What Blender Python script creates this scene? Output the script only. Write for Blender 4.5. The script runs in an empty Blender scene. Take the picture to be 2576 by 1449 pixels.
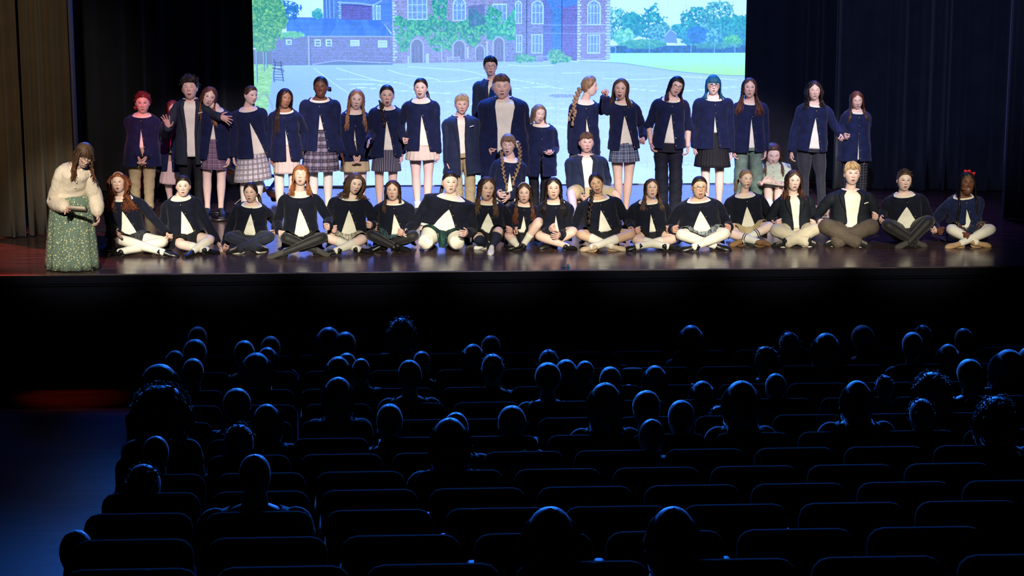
import bpy, math, random
import numpy as np
R = random.Random(7)
NR = np.random.RandomState(5)
SC = bpy.context.scene
COL = SC.collection
rad = math.radians

# ------------------------------------------------------------------ camera
FPX = 4860.0
CAM = np.array([-1.022, -20.18, 3.7])
YAW, PITCH = rad(2.9), rad(10.9)
FWD = np.array([math.sin(YAW)*math.cos(PITCH), math.cos(YAW)*math.cos(PITCH), -math.sin(PITCH)])
RGT = np.array([math.cos(YAW), -math.sin(YAW), 0.0])
UPV = np.array([math.sin(YAW)*math.sin(PITCH), math.cos(YAW)*math.sin(PITCH), math.cos(PITCH)])
cd = bpy.data.cameras.new('camera'); cam = bpy.data.objects.new('camera', cd); COL.objects.link(cam)
cd.sensor_width = 36; cd.lens = FPX/2576*36; cd.clip_end = 200
cam.location = CAM; cam.rotation_euler = (math.pi/2-PITCH, 0, -YAW)
SC.camera = cam

# ------------------------------------------------------------------ world, light, exposure
w = bpy.data.worlds.new('world'); SC.world = w; w.use_nodes = True
w.node_tree.nodes['Background'].inputs[0].default_value = (0.02, 0.05, 0.3, 1)
w.node_tree.nodes['Background'].inputs[1].default_value = 0.006
SC.view_settings.view_transform = 'Standard'; SC.view_settings.look = 'None'
SC.view_settings.exposure = 0.0; SC.view_settings.gamma = 1.0; SC.view_settings.use_curve_mapping = False
SC.cycles.use_denoising = True
SC.cycles.max_bounces = 5; SC.cycles.diffuse_bounces = 3; SC.cycles.glossy_bounces = 3
SC.cycles.sample_clamp_indirect = 4

def spot(name, loc, to, power, col, ang, blend=0.5, size=0.12):
    l = bpy.data.lights.new(name, 'SPOT'); o = bpy.data.objects.new(name, l); COL.objects.link(o)
    l.energy = power; l.color = col; l.spot_size = rad(ang); l.spot_blend = blend; l.shadow_soft_size = size
    loc = np.array(loc, float); d = np.array(to, float)-loc
    from mathutils import Vector
    o.location = loc; o.rotation_euler = Vector(d).to_track_quat('-Z', 'Y').to_euler()
    return o
# front-of-house spots onto the seated row (warm white) and the standing rows (cooler, pinker)
for i, x in enumerate([-4.6, -3.1, -1.6, -0.1, 1.4, 2.9, 4.4]):
    spot('front_spot', (x*0.9, -15, 8.4), (x, 1.15, 0.45), 12500, (1.0, 0.93, 0.76), 8.6, 0.55)
for i, x in enumerate([-3.3, -1.6, 0.1, 1.8, 3.5]):
    c = (1.0, 0.86, 0.92) if i else (1.0, 0.80, 0.88)
    spot('standing_row_spot', (x*0.8+1.2, -14, 9.6), (x, 4.0, 0.9), 12500, c, 8.8, 0.6)
spot('far_right_spot', (6, -13, 9.5), (4.4, 4.0, 0.9), 6500, (0.95, 0.95, 1.0), 6, 0.6)
spot('red_side_spot', (-4.3, -6.0, 7.5), (-4.45, 4.2, 1.25), 3800, (1.0, 0.02, 0.20), 5.0, 0.8)
spot('red_floor_spot', (-8.8, 4.5, 5.5), (-5.5, 1.7, 0.0), 4200, (1.0, 0.16, 0.14), 26, 0.9)
spot('left_pair_spot', (-5.0, -14, 8.0), (-4.45, 0.6, 0.75), 1800, (1.0, 0.93, 0.78), 6.5, 0.6)
spot('curtain_spot', (-3.0, -13, 7.5), (-6.0, 2.3, 2.2), 5200, (1.0, 0.80, 0.52), 15, 0.9)
spot('right_drape_spot', (1.0, -10, 8.5), (5.0, 6.0, 2.2), 3200, (0.35, 0.45, 1.0), 26, 0.9)
# blue backlight from the rig above the stage
for x in (-4.5, -1.5, 1.5, 4.5):
    spot('blue_back_spot', (x, 6.2, 6.6), (x*0.9, 2.6, 0.5), 1500 if abs(x) < 2 else 900, (0.02, 0.13, 1.0), 52, 0.8, 0.9)
for x in (-1.2, 0.6, 2.2):
    spot('blue_floor_fill', (x, 6.3, 5.0), (x, 4.3, 0.0), 2200, (0.02, 0.20, 1.0), 48, 0.8, 0.3)  # added fill lamps, only there to tint the floor before the screen blue
spot('purple_floor_spot', (6.0, 5.0, 6.0), (4.6, 3.6, 0.0), 700, (0.35, 0.20, 1.0), 50, 0.8, 0.3)
for x, tx, pw in ((-4.6, -3.2, 1300), (-1.7, -1.0, 5500), (1.7, 1.9, 5500), (5.0, 4.9, 5500)):
    spot('blue_house_spot', (x, 5.6, 3.9), (tx, -9.5, 0.6), pw, (0.02, 0.19, 1.0), 36, 0.7, 1.4 if x < -4 else 0.25)
spot('red_house_spot', (-7.6, 0.6, 4.2), (-4.6, -0.50, -1.2), 2400, (1.0, 0.05, 0.015), 11, 1.0, 0.05)

# ------------------------------------------------------------------ picture helpers
def ray(u, v): return FWD + RGT*((u-1288.0)/FPX) + UPV*((724.5-v)/FPX)
def PY(u, v, y):
    r = ray(u, v); return CAM + r*((y-CAM[1])/r[1])
def PZ(u, v, z=0.0):
    r = ray(u, v); return CAM + r*((z-CAM[2])/r[2])
def scale_at(p): return FPX/float(np.dot(np.asarray(p)-CAM, FWD))
TILES = {0: (0, 0, 1.0), 1: (80, 160, 2.6839), 2: (560, 160, 2.7857), 3: (980, 120, 2.6839), 4: (1380, 160, 2.8983), 5: (1800, 180, 3.0189)}
def px(T, u, v):
    ox, oy, s = TILES[T]; return ox+u/s, oy+v/s

# ------------------------------------------------------------------ mesh helpers
def srgb(c):
    c = np.asarray(c, float)/255.0
    return np.where(c <= 0.04045, c/12.92, ((c+0.055)/1.055)**2.4)
def nrm(v):
    v = np.asarray(v, float); return v/(np.linalg.norm(v)+1e-12)
def sst(x): x = np.clip(x, 0, 1); return x*x*(3-2*x)

class MB:
    def __init__(s): s.V = []; s.Q = []; s.T = []; s.C = []; s.U = []; s.QM = []; s.TM = []; s.n = 0; s.hasC = False; s.hasU = False
    def add(s, V, Q=None, T=None, col=None, uv=None, mi=0):
        V = np.asarray(V, float).reshape(-1, 3); m = len(V)
        s.V.append(V)
        if col is None: c = np.ones((m, 3))
        else:
            c = np.asarray(col, float); s.hasC = True
            if c.ndim == 1: c = np.tile(c, (m, 1))
        s.C.append(c.reshape(-1, 3))
        if uv is None: uv = np.zeros((m, 2))
        else: s.hasU = True
        s.U.append(np.asarray(uv, float).reshape(-1, 2))
        if Q is not None and len(Q): q = np.asarray(Q, int)+s.n; s.Q.append(q); s.QM.append(np.full(len(q), mi))
        if T is not None and len(T): t = np.asarray(T, int)+s.n; s.T.append(t); s.TM.append(np.full(len(t), mi))
        s.n += m
    def build(s, name, mats, parent=None, base=(0, 0, 0), smooth=True, solid=0.0):
        V = np.concatenate(s.V)-np.asarray(base, float)
        Q = np.concatenate(s.Q) if s.Q else np.zeros((0, 4), int)
        T = np.concatenate(s.T) if s.T else np.zeros((0, 3), int)
        me = bpy.data.meshes.new(name)
        me.vertices.add(len(V)); me.vertices.foreach_set('co', V.ravel().astype(np.float32))
        li = np.concatenate([Q.ravel(), T.ravel()]).astype(np.int32)
        me.loops.add(len(li)); me.loops.foreach_set('vertex_index', li)
        nq, nt = len(Q), len(T)
        me.polygons.add(nq+nt)
        st = np.concatenate([np.arange(nq)*4, nq*4+np.arange(nt)*3]).astype(np.int32)
        me.polygons.foreach_set('loop_start', st)
        mi = np.concatenate(([*s.QM] or [np.zeros(0, int)])+([*s.TM] or [np.zeros(0, int)])).astype(np.int32)
        me.polygons.foreach_set('material_index', mi)
        me.polygons.foreach_set('use_smooth', np.full(nq+nt, smooth))
        if s.hasC:
            a = me.color_attributes.new('Col', 'FLOAT_COLOR', 'POINT')
            c = np.ones((len(V), 4), np.float32); c[:, :3] = np.concatenate(s.C)
            a.data.foreach_set('color', c.ravel())
        if s.hasU:
            uvl = me.uv_layers.new(name='UVMap')
            uvl.data.foreach_set('uv', np.concatenate(s.U)[li].ravel().astype(np.float32))
        me.update(calc_edges=True); me.validate()
        if not isinstance(mats, (list, tuple)): mats = [mats]
        for m in mats: me.materials.append(m)
        o = bpy.data.objects.new(name, me); COL.objects.link(o)
        if parent is not None: o.parent = parent
        else: o.location = base
        if solid:
            md = o.modifiers.new('thickness', 'SOLIDIFY'); md.thickness = solid; md.offset = -1
        return o

def gridQ(nr, nc, wrap=False):
    i = np.arange(nr-1)[:, None]; j = np.arange(nc if wrap else nc-1)[None, :]
    j2 = (j+1) % nc
    a = i*nc+j; b = i*nc+j2; c = (i+1)*nc+j2; d = (i+1)*nc+j
    return np.stack([a, b, c, d], -1).reshape(-1, 4)

def catmull(P, sub):
    P = np.asarray(P, float)
    if len(P) < 3 or sub <= 1:
        if sub <= 1: return P
        t = np.linspace(0, 1, (len(P)-1)*sub+1)*(len(P)-1)
        return np.stack([np.interp(t, np.arange(len(P)), P[:, k]) for k in range(P.shape[1])], -1)
    E = np.vstack([2*P[0]-P[1], P, 2*P[-1]-P[-2]])
    out = []
    ts = np.arange(sub)/sub
    for i in range(1, len(E)-2):
        p0, p1, p2, p3 = E[i-1:i+3]
        for t in ts:
            out.append(0.5*((2*p1)+(-p0+p2)*t+(2*p0-5*p1+4*p2-p3)*t*t+(-p0+3*p1-3*p2+p3)*t**3))
    out.append(P[-1]); return np.array(out)

def frames(P, up):
    T = np.gradient(P, axis=0); T /= (np.linalg.norm(T, axis=1)[:, None]+1e-9)
    Y = np.zeros_like(P); y = np.asarray(up, float)
    for i in range(len(P)):
        y = y-T[i]*np.dot(y, T[i])
        if np.linalg.norm(y) < 1e-4: y = np.cross(T[i], (1, 0.3, 0.2))
        y = nrm(y); Y[i] = y
    X = np.cross(Y, T); return X, Y, T

def tube(mb, P, rad_, n=12, up=(0, -1, 0), sub=3, cap=True, col=None, wr=0.0, seed=0, mi=0, flat_end=False, vs=1.0):
    P = np.asarray(P, float); r = np.asarray(rad_, float)
    if r.ndim == 0: r = np.full(len(P), float(r))
    if r.ndim == 1: r = np.stack([r, r], -1)
    A = catmull(np.hstack([P, r]), sub); P = A[:, :3]; r = np.maximum(A[:, 3:5], 0.0005)
    X, Y, T = frames(P, up)
    if cap and not flat_end:   # rounded ends
        P = np.vstack([P[:1]-T[:1]*r[0, 0]*0.5, P[:1]-T[:1]*r[0, 0]*0.35, P, P[-1:]+T[-1:]*r[-1, 0]*0.35, P[-1:]+T[-1:]*r[-1, 0]*0.5])
        r = np.vstack([r[:1]*0.05, r[:1]*0.7, r, r[-1:]*0.7, r[-1:]*0.05])
        X = np.vstack([X[:1], X[:1], X, X[-1:], X[-1:]]); Y = np.vstack([Y[:1], Y[:1], Y, Y[-1:], Y[-1:]])
    a = np.linspace(0, 2*np.pi, n, endpoint=False)
    m = len(P)
    L = np.concatenate([[0], np.cumsum(np.linalg.norm(np.diff(P, axis=0), axis=1))])
    k = np.ones((m, n))
    if wr:
        ll = L[:, None]; aa = a[None, :]
        k = 1+wr*(np.sin(ll*46+2.1*np.sin(aa+seed)+seed*1.7)*0.6+np.sin(ll*83+3*np.cos(aa*1+seed*2.2)+seed)*0.45+0.5*np.sin(2*aa+seed*3+ll*11))
    V = P[:, None]+(X[:, None]*np.cos(a)[None, :, None]*r[:, None, 0:1]+Y[:, None]*np.sin(a)[None, :, None]*r[:, None, 1:2])*k[..., None]
    circ = 2*np.pi*float(np.mean(r))
    uv = np.stack(np.broadcast_arrays((a/(2*np.pi)*circ)[None, :], L[:, None]*vs), -1)
    Q = gridQ(m, n, True)
    if cap and flat_end:
        e0 = [list(range(n))]; 
    mb.add(V.reshape(-1, 3), Q[:, ::-1], col=col, uv=uv.reshape(-1, 2), mi=mi)
    if cap and flat_end:
        c = V[-1].mean(0); mb.add(np.vstack([V[-1], c]), T=[[i, (i+1) % n, n] for i in range(n)], col=col, mi=mi)
        c = V[0].mean(0); mb.add(np.vstack([V[0], c]), T=[[(i+1) % n, i, n] for i in range(n)], col=col, mi=mi)
    return P

def ellipsoid(mb, c, r, n=12, m=8, Rm=None, col=None, mi=0, p=1.0):
    th = np.linspace(0.001, np.pi-0.001, m); a = np.linspace(0, 2*np.pi, n, endpoint=False)
    sp = lambda v: np.sign(v)*np.abs(v)**p
    V = np.stack([sp(np.sin(th)[:, None]*np.cos(a)[None]), sp(np.sin(th)[:, None]*np.sin(a)[None]), sp(np.cos(th)[:, None]*np.ones(n)[None])], -1).reshape(-1, 3)*np.asarray(r, float)
    if Rm is not None: V = V@np.asarray(Rm).T
    mb.add(V+np.asarray(c, float), gridQ(m, n, True)[:, ::-1], col=col, mi=mi)

BOXQ = [[0, 1, 3, 2], [4, 6, 7, 5], [0, 4, 5, 1], [2, 3, 7, 6], [0, 2, 6, 4], [1, 5, 7, 3]]
def box(mb, lo, hi, Rm=None, c=(0, 0, 0), col=None, mi=0):
    V = np.array([[(lo, hi)[i][0], (lo, hi)[j][1], (lo, hi)[k][2]] for i in (0, 1) for j in (0, 1) for k in (0, 1)], float)
    if Rm is not None: V = V@np.asarray(Rm).T
    mb.add(V+np.asarray(c, float), np.array(BOXQ), col=col, mi=mi)

def rbox(mb, lo, hi, r, col=None, mi=0, Rm=None, c=(0, 0, 0)):   # rounded box, corners rounded in x-z, bevelled in y
    (x0, y0, z0), (x1, y1, z1) = lo, hi
    pts = []
    for cx, cz, a0 in ((x1-r, z1-r, 0), (x0+r, z1-r, 90), (x0+r, z0+r, 180), (x1-r, z0+r, 270)):
        for a in (0, 30, 60, 90): pts.append((cx+r*math.cos(rad(a0+a)), cz+r*math.sin(rad(a0+a))))
    pts = np.array(pts); n = len(pts); ctr = pts.mean(0); b = min(r, (y1-y0)/2)*0.45
    rings = []
    for y, k in ((y0, b), (y0+b, 0), (y1-b, 0), (y1, b)):
        q = ctr+(pts-ctr)*(1-k/np.maximum(1e-3, np.abs(pts-ctr).max(0))); rings.append(np.stack([q[:, 0], np.full(n, y), q[:, 1]], -1))
    V = np.concatenate(rings+[[[ctr[0], y0, ctr[1]], [ctr[0], y1, ctr[1]]]])
    T = [[(i+1) % n, i, 4*n] for i in range(n)]+[[3*n+i, 3*n+(i+1) % n, 4*n+1] for i in range(n)]
    if Rm is not None: V = V@np.asarray(Rm).T
    mb.add(V+np.asarray(c, float), gridQ(4, n, True), T=T, col=col, mi=mi)

def rotm(yaw=0, pitch=0, roll=0):   # degrees: yaw to viewer right, pitch up, roll top to viewer right
    a, b, c = rad(yaw), rad(-pitch), rad(roll)
    Rz = np.array([[math.cos(a), -math.sin(a), 0], [math.sin(a), math.cos(a), 0], [0, 0, 1]])
    Rx = np.array([[1, 0, 0], [0, math.cos(b), -math.sin(b)], [0, math.sin(b), math.cos(b)]])
    Ry = np.array([[math.cos(c), 0, math.sin(c)], [0, 1, 0], [-math.sin(c), 0, math.cos(c)]])
    return Ry@Rz@Rx

def tag(o, label=None, cat=None, group=None, kind=None):
    if label: o['label'] = label
    if cat: o['category'] = cat
    if group: o['group'] = group
    if kind: o['kind'] = kind
    return o
def empty(name, loc):
    o = bpy.data.objects.new(name, None); COL.objects.link(o); o.location = loc; o.empty_display_size = 0.1; return o

# ------------------------------------------------------------------ materials
def nt_(name):
    m = bpy.data.materials.new(name); m.use_nodes = True
    t = m.node_tree; return m, t, t.nodes['Principled BSDF']
def N(t, typ, **kw):
    n = t.nodes.new(typ)
    for k, v in kw.items():
        if k == 'i':
            for a, b in v.items(): n.inputs[a].default_value = b
        else: setattr(n, k, v)
    return n
def math_(t, op, a, b=None, c=None):
    n = t.nodes.new('ShaderNodeMath'); n.operation = op
    for i, x in enumerate((a, b, c)):
        if x is None: continue
        if isinstance(x, (int, float)): n.inputs[i].default_value = x
        else: t.links.new(x, n.inputs[i])
    return n.outputs[0]
def mixc(t, f, a, b):
    n = t.nodes.new('ShaderNodeMix'); n.data_type = 'RGBA'
    for i, x in ((0, f), (6, a), (7, b)):
        if isinstance(x, (int, float)): n.inputs[i].default_value = x
        elif isinstance(x, (tuple, list, np.ndarray)): n.inputs[i].default_value = (*[float(q) for q in x[:3]], 1)
        else: t.links.new(x, n.inputs[i])
    return n.outputs[2]
MATS = {}
def mat(name, c, rough=0.7, var=0.15, nscale=14, bump=0.15, bscale=40, spec=0.3, metal=0.0, sheen=0.0, knit=0, vcol=False, coat=0, wide=0.0, shr=0.5):
    """matte or glossy surface: base colour with mild noise variation and a fine relief; knit = rib count per metre along UV u"""
    if name in MATS: return MATS[name]
    m, t, b = nt_(name); L = t.links.new
    tc = N(t, 'ShaderNodeTexCoord')
    nz = N(t, 'ShaderNodeTexNoise', i={'Scale': nscale, 'Detail': 3.0}); L(tc.outputs['Object'], nz.inputs['Vector'])
    c = np.asarray(c, float)
    if vcol:
        at = N(t, 'ShaderNodeAttribute', attribute_name='Col'); base = at.outputs['Color']
        k = N(t, 'ShaderNodeMapRange', i={'From Min': 0.3, 'From Max': 0.7, 'To Min': 1-var, 'To Max': 1+var}); L(nz.outputs[0], k.inputs[0])
        vm = N(t, 'ShaderNodeVectorMath', operation='SCALE'); L(base, vm.inputs[0]); L(k.outputs[0], vm.inputs['Scale']); L(vm.outputs[0], b.inputs['Base Color'])
    else:
        f = N(t, 'ShaderNodeMapRange', i={'From Min': 0.3, 'From Max': 0.7}); L(nz.outputs[0], f.inputs[0])
        L(mixc(t, f.outputs[0], c*(1-var), np.minimum(c*(1+var), 1)), b.inputs['Base Color'])
    b.inputs['Roughness'].default_value = rough; b.inputs['Specular IOR Level'].default_value = spec
    b.inputs['Metallic'].default_value = metal; b.inputs['Sheen Weight'].default_value = sheen; b.inputs['Sheen Roughness'].default_value = shr
    b.inputs['Coat Weight'].default_value = coat
    if bump:
        n2 = N(t, 'ShaderNodeTexNoise', i={'Scale': bscale, 'Detail': 4.0}); L(tc.outputs['Object'], n2.inputs['Vector'])
        h = n2.outputs[0]
        if knit:
            uv = N(t, 'ShaderNodeUVMap'); sp = N(t, 'ShaderNodeSeparateXYZ'); L(uv.outputs[0], sp.inputs[0])
            s = math_(t, 'SINE', math_(t, 'MULTIPLY', sp.outputs[0], knit*6.283))
            h = math_(t, 'ADD', h, math_(t, 'MULTIPLY', s, 0.07))
        if wide:
            n3 = N(t, 'ShaderNodeTexNoise', i={'Scale': 9.0, 'Detail': 2.0, 'Distortion': 1.2}); L(tc.outputs['Object'], n3.inputs['Vector'])
            h = math_(t, 'ADD', h, math_(t, 'MULTIPLY', n3.outputs[0], wide))
        bp = N(t, 'ShaderNodeBump', i={'Strength': bump, 'Distance': 0.01}); L(h, bp.inputs['Height']); L(bp.outputs[0], b.inputs['Normal'])
    MATS[name] = m; return m

def plaid(name, base, stripes, rough=0.8, pu=0.06, pv=0.06):
    """woven check from UV metres; stripes = (direction 'u'/'v'/'b', start, width, colour, opacity) in units of the repeat"""
    if name in MATS: return MATS[name]
    m, t, b = nt_(name); L = t.links.new
    uv = N(t, 'ShaderNodeUVMap'); sp = N(t, 'ShaderNodeSeparateXYZ'); L(uv.outputs[0], sp.inputs[0])
    fu = math_(t, 'FRACT', math_(t, 'DIVIDE', sp.outputs[0], pu)); fv = math_(t, 'FRACT', math_(t, 'DIVIDE', sp.outputs[1], pv))
    col = tuple(base)
    for d, s0, wd, c, op in stripes:
        for ch, f in (('u', fu), ('v', fv)):
            if d in (ch, 'b'):
                k = math_(t, 'MULTIPLY', math_(t, 'GREATER_THAN', f, s0), math_(t, 'LESS_THAN', f, s0+wd))
                col = mixc(t, math_(t, 'MULTIPLY', k, op), col, c)
    L(col, b.inputs['Base Color']); b.inputs['Roughness'].default_value = rough; b.inputs['Specular IOR Level'].default_value = 0.2
    MATS[name] = m; return m

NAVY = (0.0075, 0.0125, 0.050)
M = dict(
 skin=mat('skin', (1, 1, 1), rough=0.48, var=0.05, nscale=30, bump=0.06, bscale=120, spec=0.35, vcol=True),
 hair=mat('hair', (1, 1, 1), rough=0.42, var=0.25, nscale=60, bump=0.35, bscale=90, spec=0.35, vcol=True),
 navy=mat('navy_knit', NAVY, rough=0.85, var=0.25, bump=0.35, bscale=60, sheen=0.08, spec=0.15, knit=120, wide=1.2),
 navy_dark=mat('dim_lit_navy_knit', (0.0055, 0.0065, 0.017), rough=0.85, var=0.25, bump=0.35, bscale=60, sheen=0.06, spec=0.15, knit=120, wide=1.2),  # darker copy of navy knit; front row's weaker blue light is in the colour
 blazer=mat('navy_blazer_cloth', (0.012, 0.020, 0.052), rough=0.75, var=0.15, bump=0.25, bscale=300, sheen=0.1, spec=0.2, wide=1.5),
 blazer_grey=mat('charcoal_blazer_cloth', (0.020, 0.027, 0.045), rough=0.8, var=0.15, bump=0.25, bscale=300, spec=0.2, wide=1.5),
 blazer_black=mat('black_blazer_cloth', (0.009, 0.012, 0.018), rough=0.75, var=0.15, bump=0.25, bscale=300, spec=0.2, wide=1.5),
 shirt=mat('cream_shirt_cotton', (0.80, 0.78, 0.66), rough=0.85, var=0.04, bump=0.5, bscale=18, spec=0.15, wide=1.5),
 white=mat('white_cotton', (0.82, 0.80, 0.74), rough=0.85, var=0.04, bump=0.3, bscale=30, spec=0.15),
 tights=mat('cream_tights', (0.74, 0.70, 0.60), rough=0.7, var=0.04, bump=0.1, bscale=60, spec=0.2),
 tights_black=mat('black_tights', (0.012, 0.011, 0.012), rough=0.6, var=0.3, bump=0.05, spec=0.3, sheen=0.2),
 leggings=mat('charcoal_leggings', (0.022, 0.024, 0.034), rough=0.75, var=0.2, bump=0.2, bscale=50, sheen=0.15),
 leggings_navy=mat('slate_leggings', (0.018, 0.022, 0.040), rough=0.75, var=0.2, bump=0.3, bscale=50, sheen=0.15, wide=1.0),
 sock_navy=mat('navy_sock', (0.012, 0.016, 0.040), rough=0.85, knit=200, bump=0.3),
 khaki=mat('khaki_cotton', (0.42, 0.34, 0.19), rough=0.85, var=0.08, bump=0.5, bscale=22, wide=2.0),
 khaki_pale=mat('pale_khaki_cotton', (0.52, 0.46, 0.34), rough=0.85, var=0.08, bump=0.5, bscale=22, wide=2.0),
 cargo=mat('tan_cargo_cotton', (0.30, 0.24, 0.15), rough=0.85, var=0.1, bump=0.5, bscale=22, wide=2.0),
 brown_cloth=mat('grey_brown_trouser_cloth', (0.085, 0.065, 0.048), rough=0.85, var=0.12, bump=0.5, bscale=22, wide=2.5),
 jeans=mat('faded_green_denim', (0.13, 0.20, 0.16), rough=0.85, var=0.25, bump=0.4, bscale=60, wide=2.0),
 black_cloth=mat('black_cotton', (0.008, 0.009, 0.012), rough=0.8, var=0.2, bump=0.4, bscale=25, wide=2.0),
 navy_cloth=mat('navy_cotton', (0.008, 0.010, 0.022), rough=0.8, var=0.2, bump=0.4, bscale=25, wide=2.0),
 skirt_cream=mat('cream_skirt_cloth', (0.66, 0.56, 0.47), rough=0.85, var=0.04, bump=0.15),
 skirt_pink=mat('pale_pink_skirt_cloth', (0.66, 0.50, 0.46), rough=0.85, var=0.04, bump=0.15),
 skirt_khaki=mat('khaki_skirt_cloth', (0.52, 0.42, 0.25), rough=0.85, var=0.05, bump=0.2),
 skirt_grey=mat('grey_pleated_cloth', (0.10, 0.10, 0.11), rough=0.85, var=0.05, bump=0.2),
 skirt_black=mat('black_pleated_cloth', (0.009, 0.009, 0.013), rough=0.8, var=0.1, bump=0.2),
 blouse=mat('cream_blouse_satin', (0.74, 0.62, 0.50), rough=0.6, var=0.05, bump=0.6, bscale=14, spec=0.3, wide=2.5),
 mint=mat('mint_blouse_cotton', (0.50, 0.58, 0.42), rough=0.8, var=0.05, bump=0.3, bscale=25, wide=1.5),
 black_leather=mat('black_leather', (0.008, 0.008, 0.009), rough=0.35, bump=0.15, spec=0.5),
 tan_leather=mat('tan_leather', (0.42, 0.26, 0.13), rough=0.5, bump=0.15),
 beige_leather=mat('beige_leather', (0.52, 0.40, 0.28), rough=0.5, bump=0.15),
 brown_suede=mat('brown_suede', (0.24, 0.13, 0.06), rough=0.9, bump=0.3),
 canvas=mat('black_canvas', (0.012, 0.012, 0.014), rough=0.8, bump=0.3),
 grey_canvas=mat('grey_canvas', (0.06, 0.055, 0.05), rough=0.8, bump=0.3),
 rubber_white=mat('white_rubber', (0.68, 0.66, 0.58), rough=0.6, bump=0.05),
 rubber_black=mat('black_rubber', (0.012, 0.012, 0.012), rough=0.5, bump=0.1),
 lace=mat('pale_lace', (0.62, 0.50, 0.46), rough=0.8, bump=0.1),
 brass=mat('brass_button', (0.75, 0.52, 0.25), rough=0.25, metal=1.0, bump=0),
 wire=mat('glasses_wire', (0.30, 0.25, 0.20), rough=0.3, metal=1.0, bump=0),
 wire_black=mat('black_glasses_frame', (0.01, 0.01, 0.01), rough=0.3, bump=0),
 mic=mat('beige_microphone', (0.50, 0.32, 0.20), rough=0.5, bump=0),
 red_bow=mat('red_bow_ribbon', (0.75, 0.02, 0.03), rough=0.6, bump=0.2),
 cream_bow=mat('cream_bow_ribbon', (0.70, 0.55, 0.45), rough=0.6, bump=0.2),
)
def glass_mat():
    m, t, b = nt_('spectacle_lens'); b.inputs['Base Color'].default_value = (0.9, 0.95, 1, 1); b.inputs['Roughness'].default_value = 0.03
    b.inputs['Transmission Weight'].default_value = 1.0; b.inputs['IOR'].default_value = 1.02; b.inputs['Alpha'].default_value = 0.35; return m
M['lens'] = glass_mat()
c255 = lambda *a: tuple(float(q) for q in srgb(a))
M['plaid_white'] = plaid('navy_and_white_plaid', (0.70, 0.66, 0.70), [('b', 0.0, 0.42, (0.012, 0.016, 0.05), 0.62), ('b', 0.18, 0.05, (0.6, 0.55, 0.45), 0.8), ('b', 0.68, 0.04, (0.02, 0.03, 0.08), 0.8)], pu=0.062, pv=0.062)
M['plaid_purple'] = plaid('plum_plaid', (0.035, 0.02, 0.06), [('b', 0.05, 0.16, (0.55, 0.35, 0.45), 0.55), ('b', 0.45, 0.06, (0.7, 0.5, 0.6), 0.7), ('b', 0.75, 0.05, (0.6, 0.4, 0.5), 0.6)], pu=0.06, pv=0.06)
M['plaid_grey'] = plaid('grey_and_navy_plaid', (0.22, 0.20, 0.25), [('v', 0.0, 0.5, (0.012, 0.014, 0.05), 0.85), ('u', 0.0, 0.4, (0.02, 0.02, 0.05), 0.6), ('b', 0.22, 0.03, (0.45, 0.30, 0.14), 0.8), ('b', 0.72, 0.04, (0.5, 0.45, 0.5), 0.6)], pu=0.09, pv=0.09)
M['plaid_blue'] = plaid('blue_plaid', (0.05, 0.07, 0.14), [('b', 0.0, 0.3, (0.13, 0.16, 0.24), 0.7), ('b', 0.5, 0.05, (0.55, 0.55, 0.6), 0.7), ('b', 0.7, 0.04, (0.02, 0.02, 0.06), 0.8), ('b', 0.14, 0.03, (0.5, 0.5, 0.5), 0.5)], pu=0.08, pv=0.08)
M['plaid_dark'] = plaid('dark_green_grey_plaid', (0.018, 0.022, 0.026), [('b', 0.0, 0.3, (0.05, 0.055, 0.055), 0.6), ('b', 0.5, 0.06, (0.12, 0.09, 0.13), 0.6)], pu=0.08, pv=0.08)
M['plaid_green'] = plaid('dark_green_plaid', (0.012, 0.05, 0.035), [('b', 0.0, 0.4, (0.006, 0.012, 0.03), 0.6), ('b', 0.6, 0.04, (0.05, 0.12, 0.08), 0.6)], pu=0.10, pv=0.10)
M['plaid_teal'] = plaid('slate_teal_plaid', (0.025, 0.05, 0.065), [('b', 0.0, 0.3, (0.05, 0.10, 0.11), 0.6), ('b', 0.5, 0.05, (0.16, 0.24, 0.25), 0.7), ('b', 0.75, 0.1, (0.01, 0.01, 0.03), 0.7)], pu=0.07, pv=0.07)
M['plaid_check'] = plaid('cream_and_black_check', (0.66, 0.62, 0.50), [('b', 0.0, 0.3, (0.01, 0.01, 0.02), 0.65), ('b', 0.12, 0.04, (0.5, 0.45, 0.3), 0.9), ('b', 0.65, 0.07, (0.01, 0.01, 0.02), 0.8)], pu=0.05, pv=0.05)
M['plaid_tartan'] = plaid('blue_and_cream_tartan', (0.03, 0.05, 0.12), [('b', 0.0, 0.35, (0.35, 0.40, 0.40), 0.55), ('b', 0.5, 0.06, (0.6, 0.55, 0.3), 0.8), ('b', 0.75, 0.06, (0.01, 0.01, 0.02), 0.8)], pu=0.06, pv=0.06)
M['plaid_red'] = plaid('black_red_and_white_check', (0.010, 0.011, 0.018), [('b', 0.15, 0.05, (0.6, 0.55, 0.45), 0.9), ('b', 0.5, 0.05, (0.4, 0.03, 0.02), 0.9), ('b', 0.8, 0.05, (0.5, 0.5, 0.45), 0.8)], pu=0.085, pv=0.085)
M['pinstripe'] = plaid('navy_pinstripe', (0.018, 0.022, 0.055), [('u', 0.0, 0.32, (0.40, 0.36, 0.38), 0.75)], pu=0.022, pv=1)
M['striped_sock'] = plaid('white_sock_with_black_bands', (0.78, 0.76, 0.68), [('v', 0.02, 0.05, (0.02, 0.02, 0.03), 1), ('v', 0.12, 0.05, (0.02, 0.02, 0.03), 1), ('v', 0.22, 0.05, (0.02, 0.02, 0.03), 1)], pu=1, pv=0.22)
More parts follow.
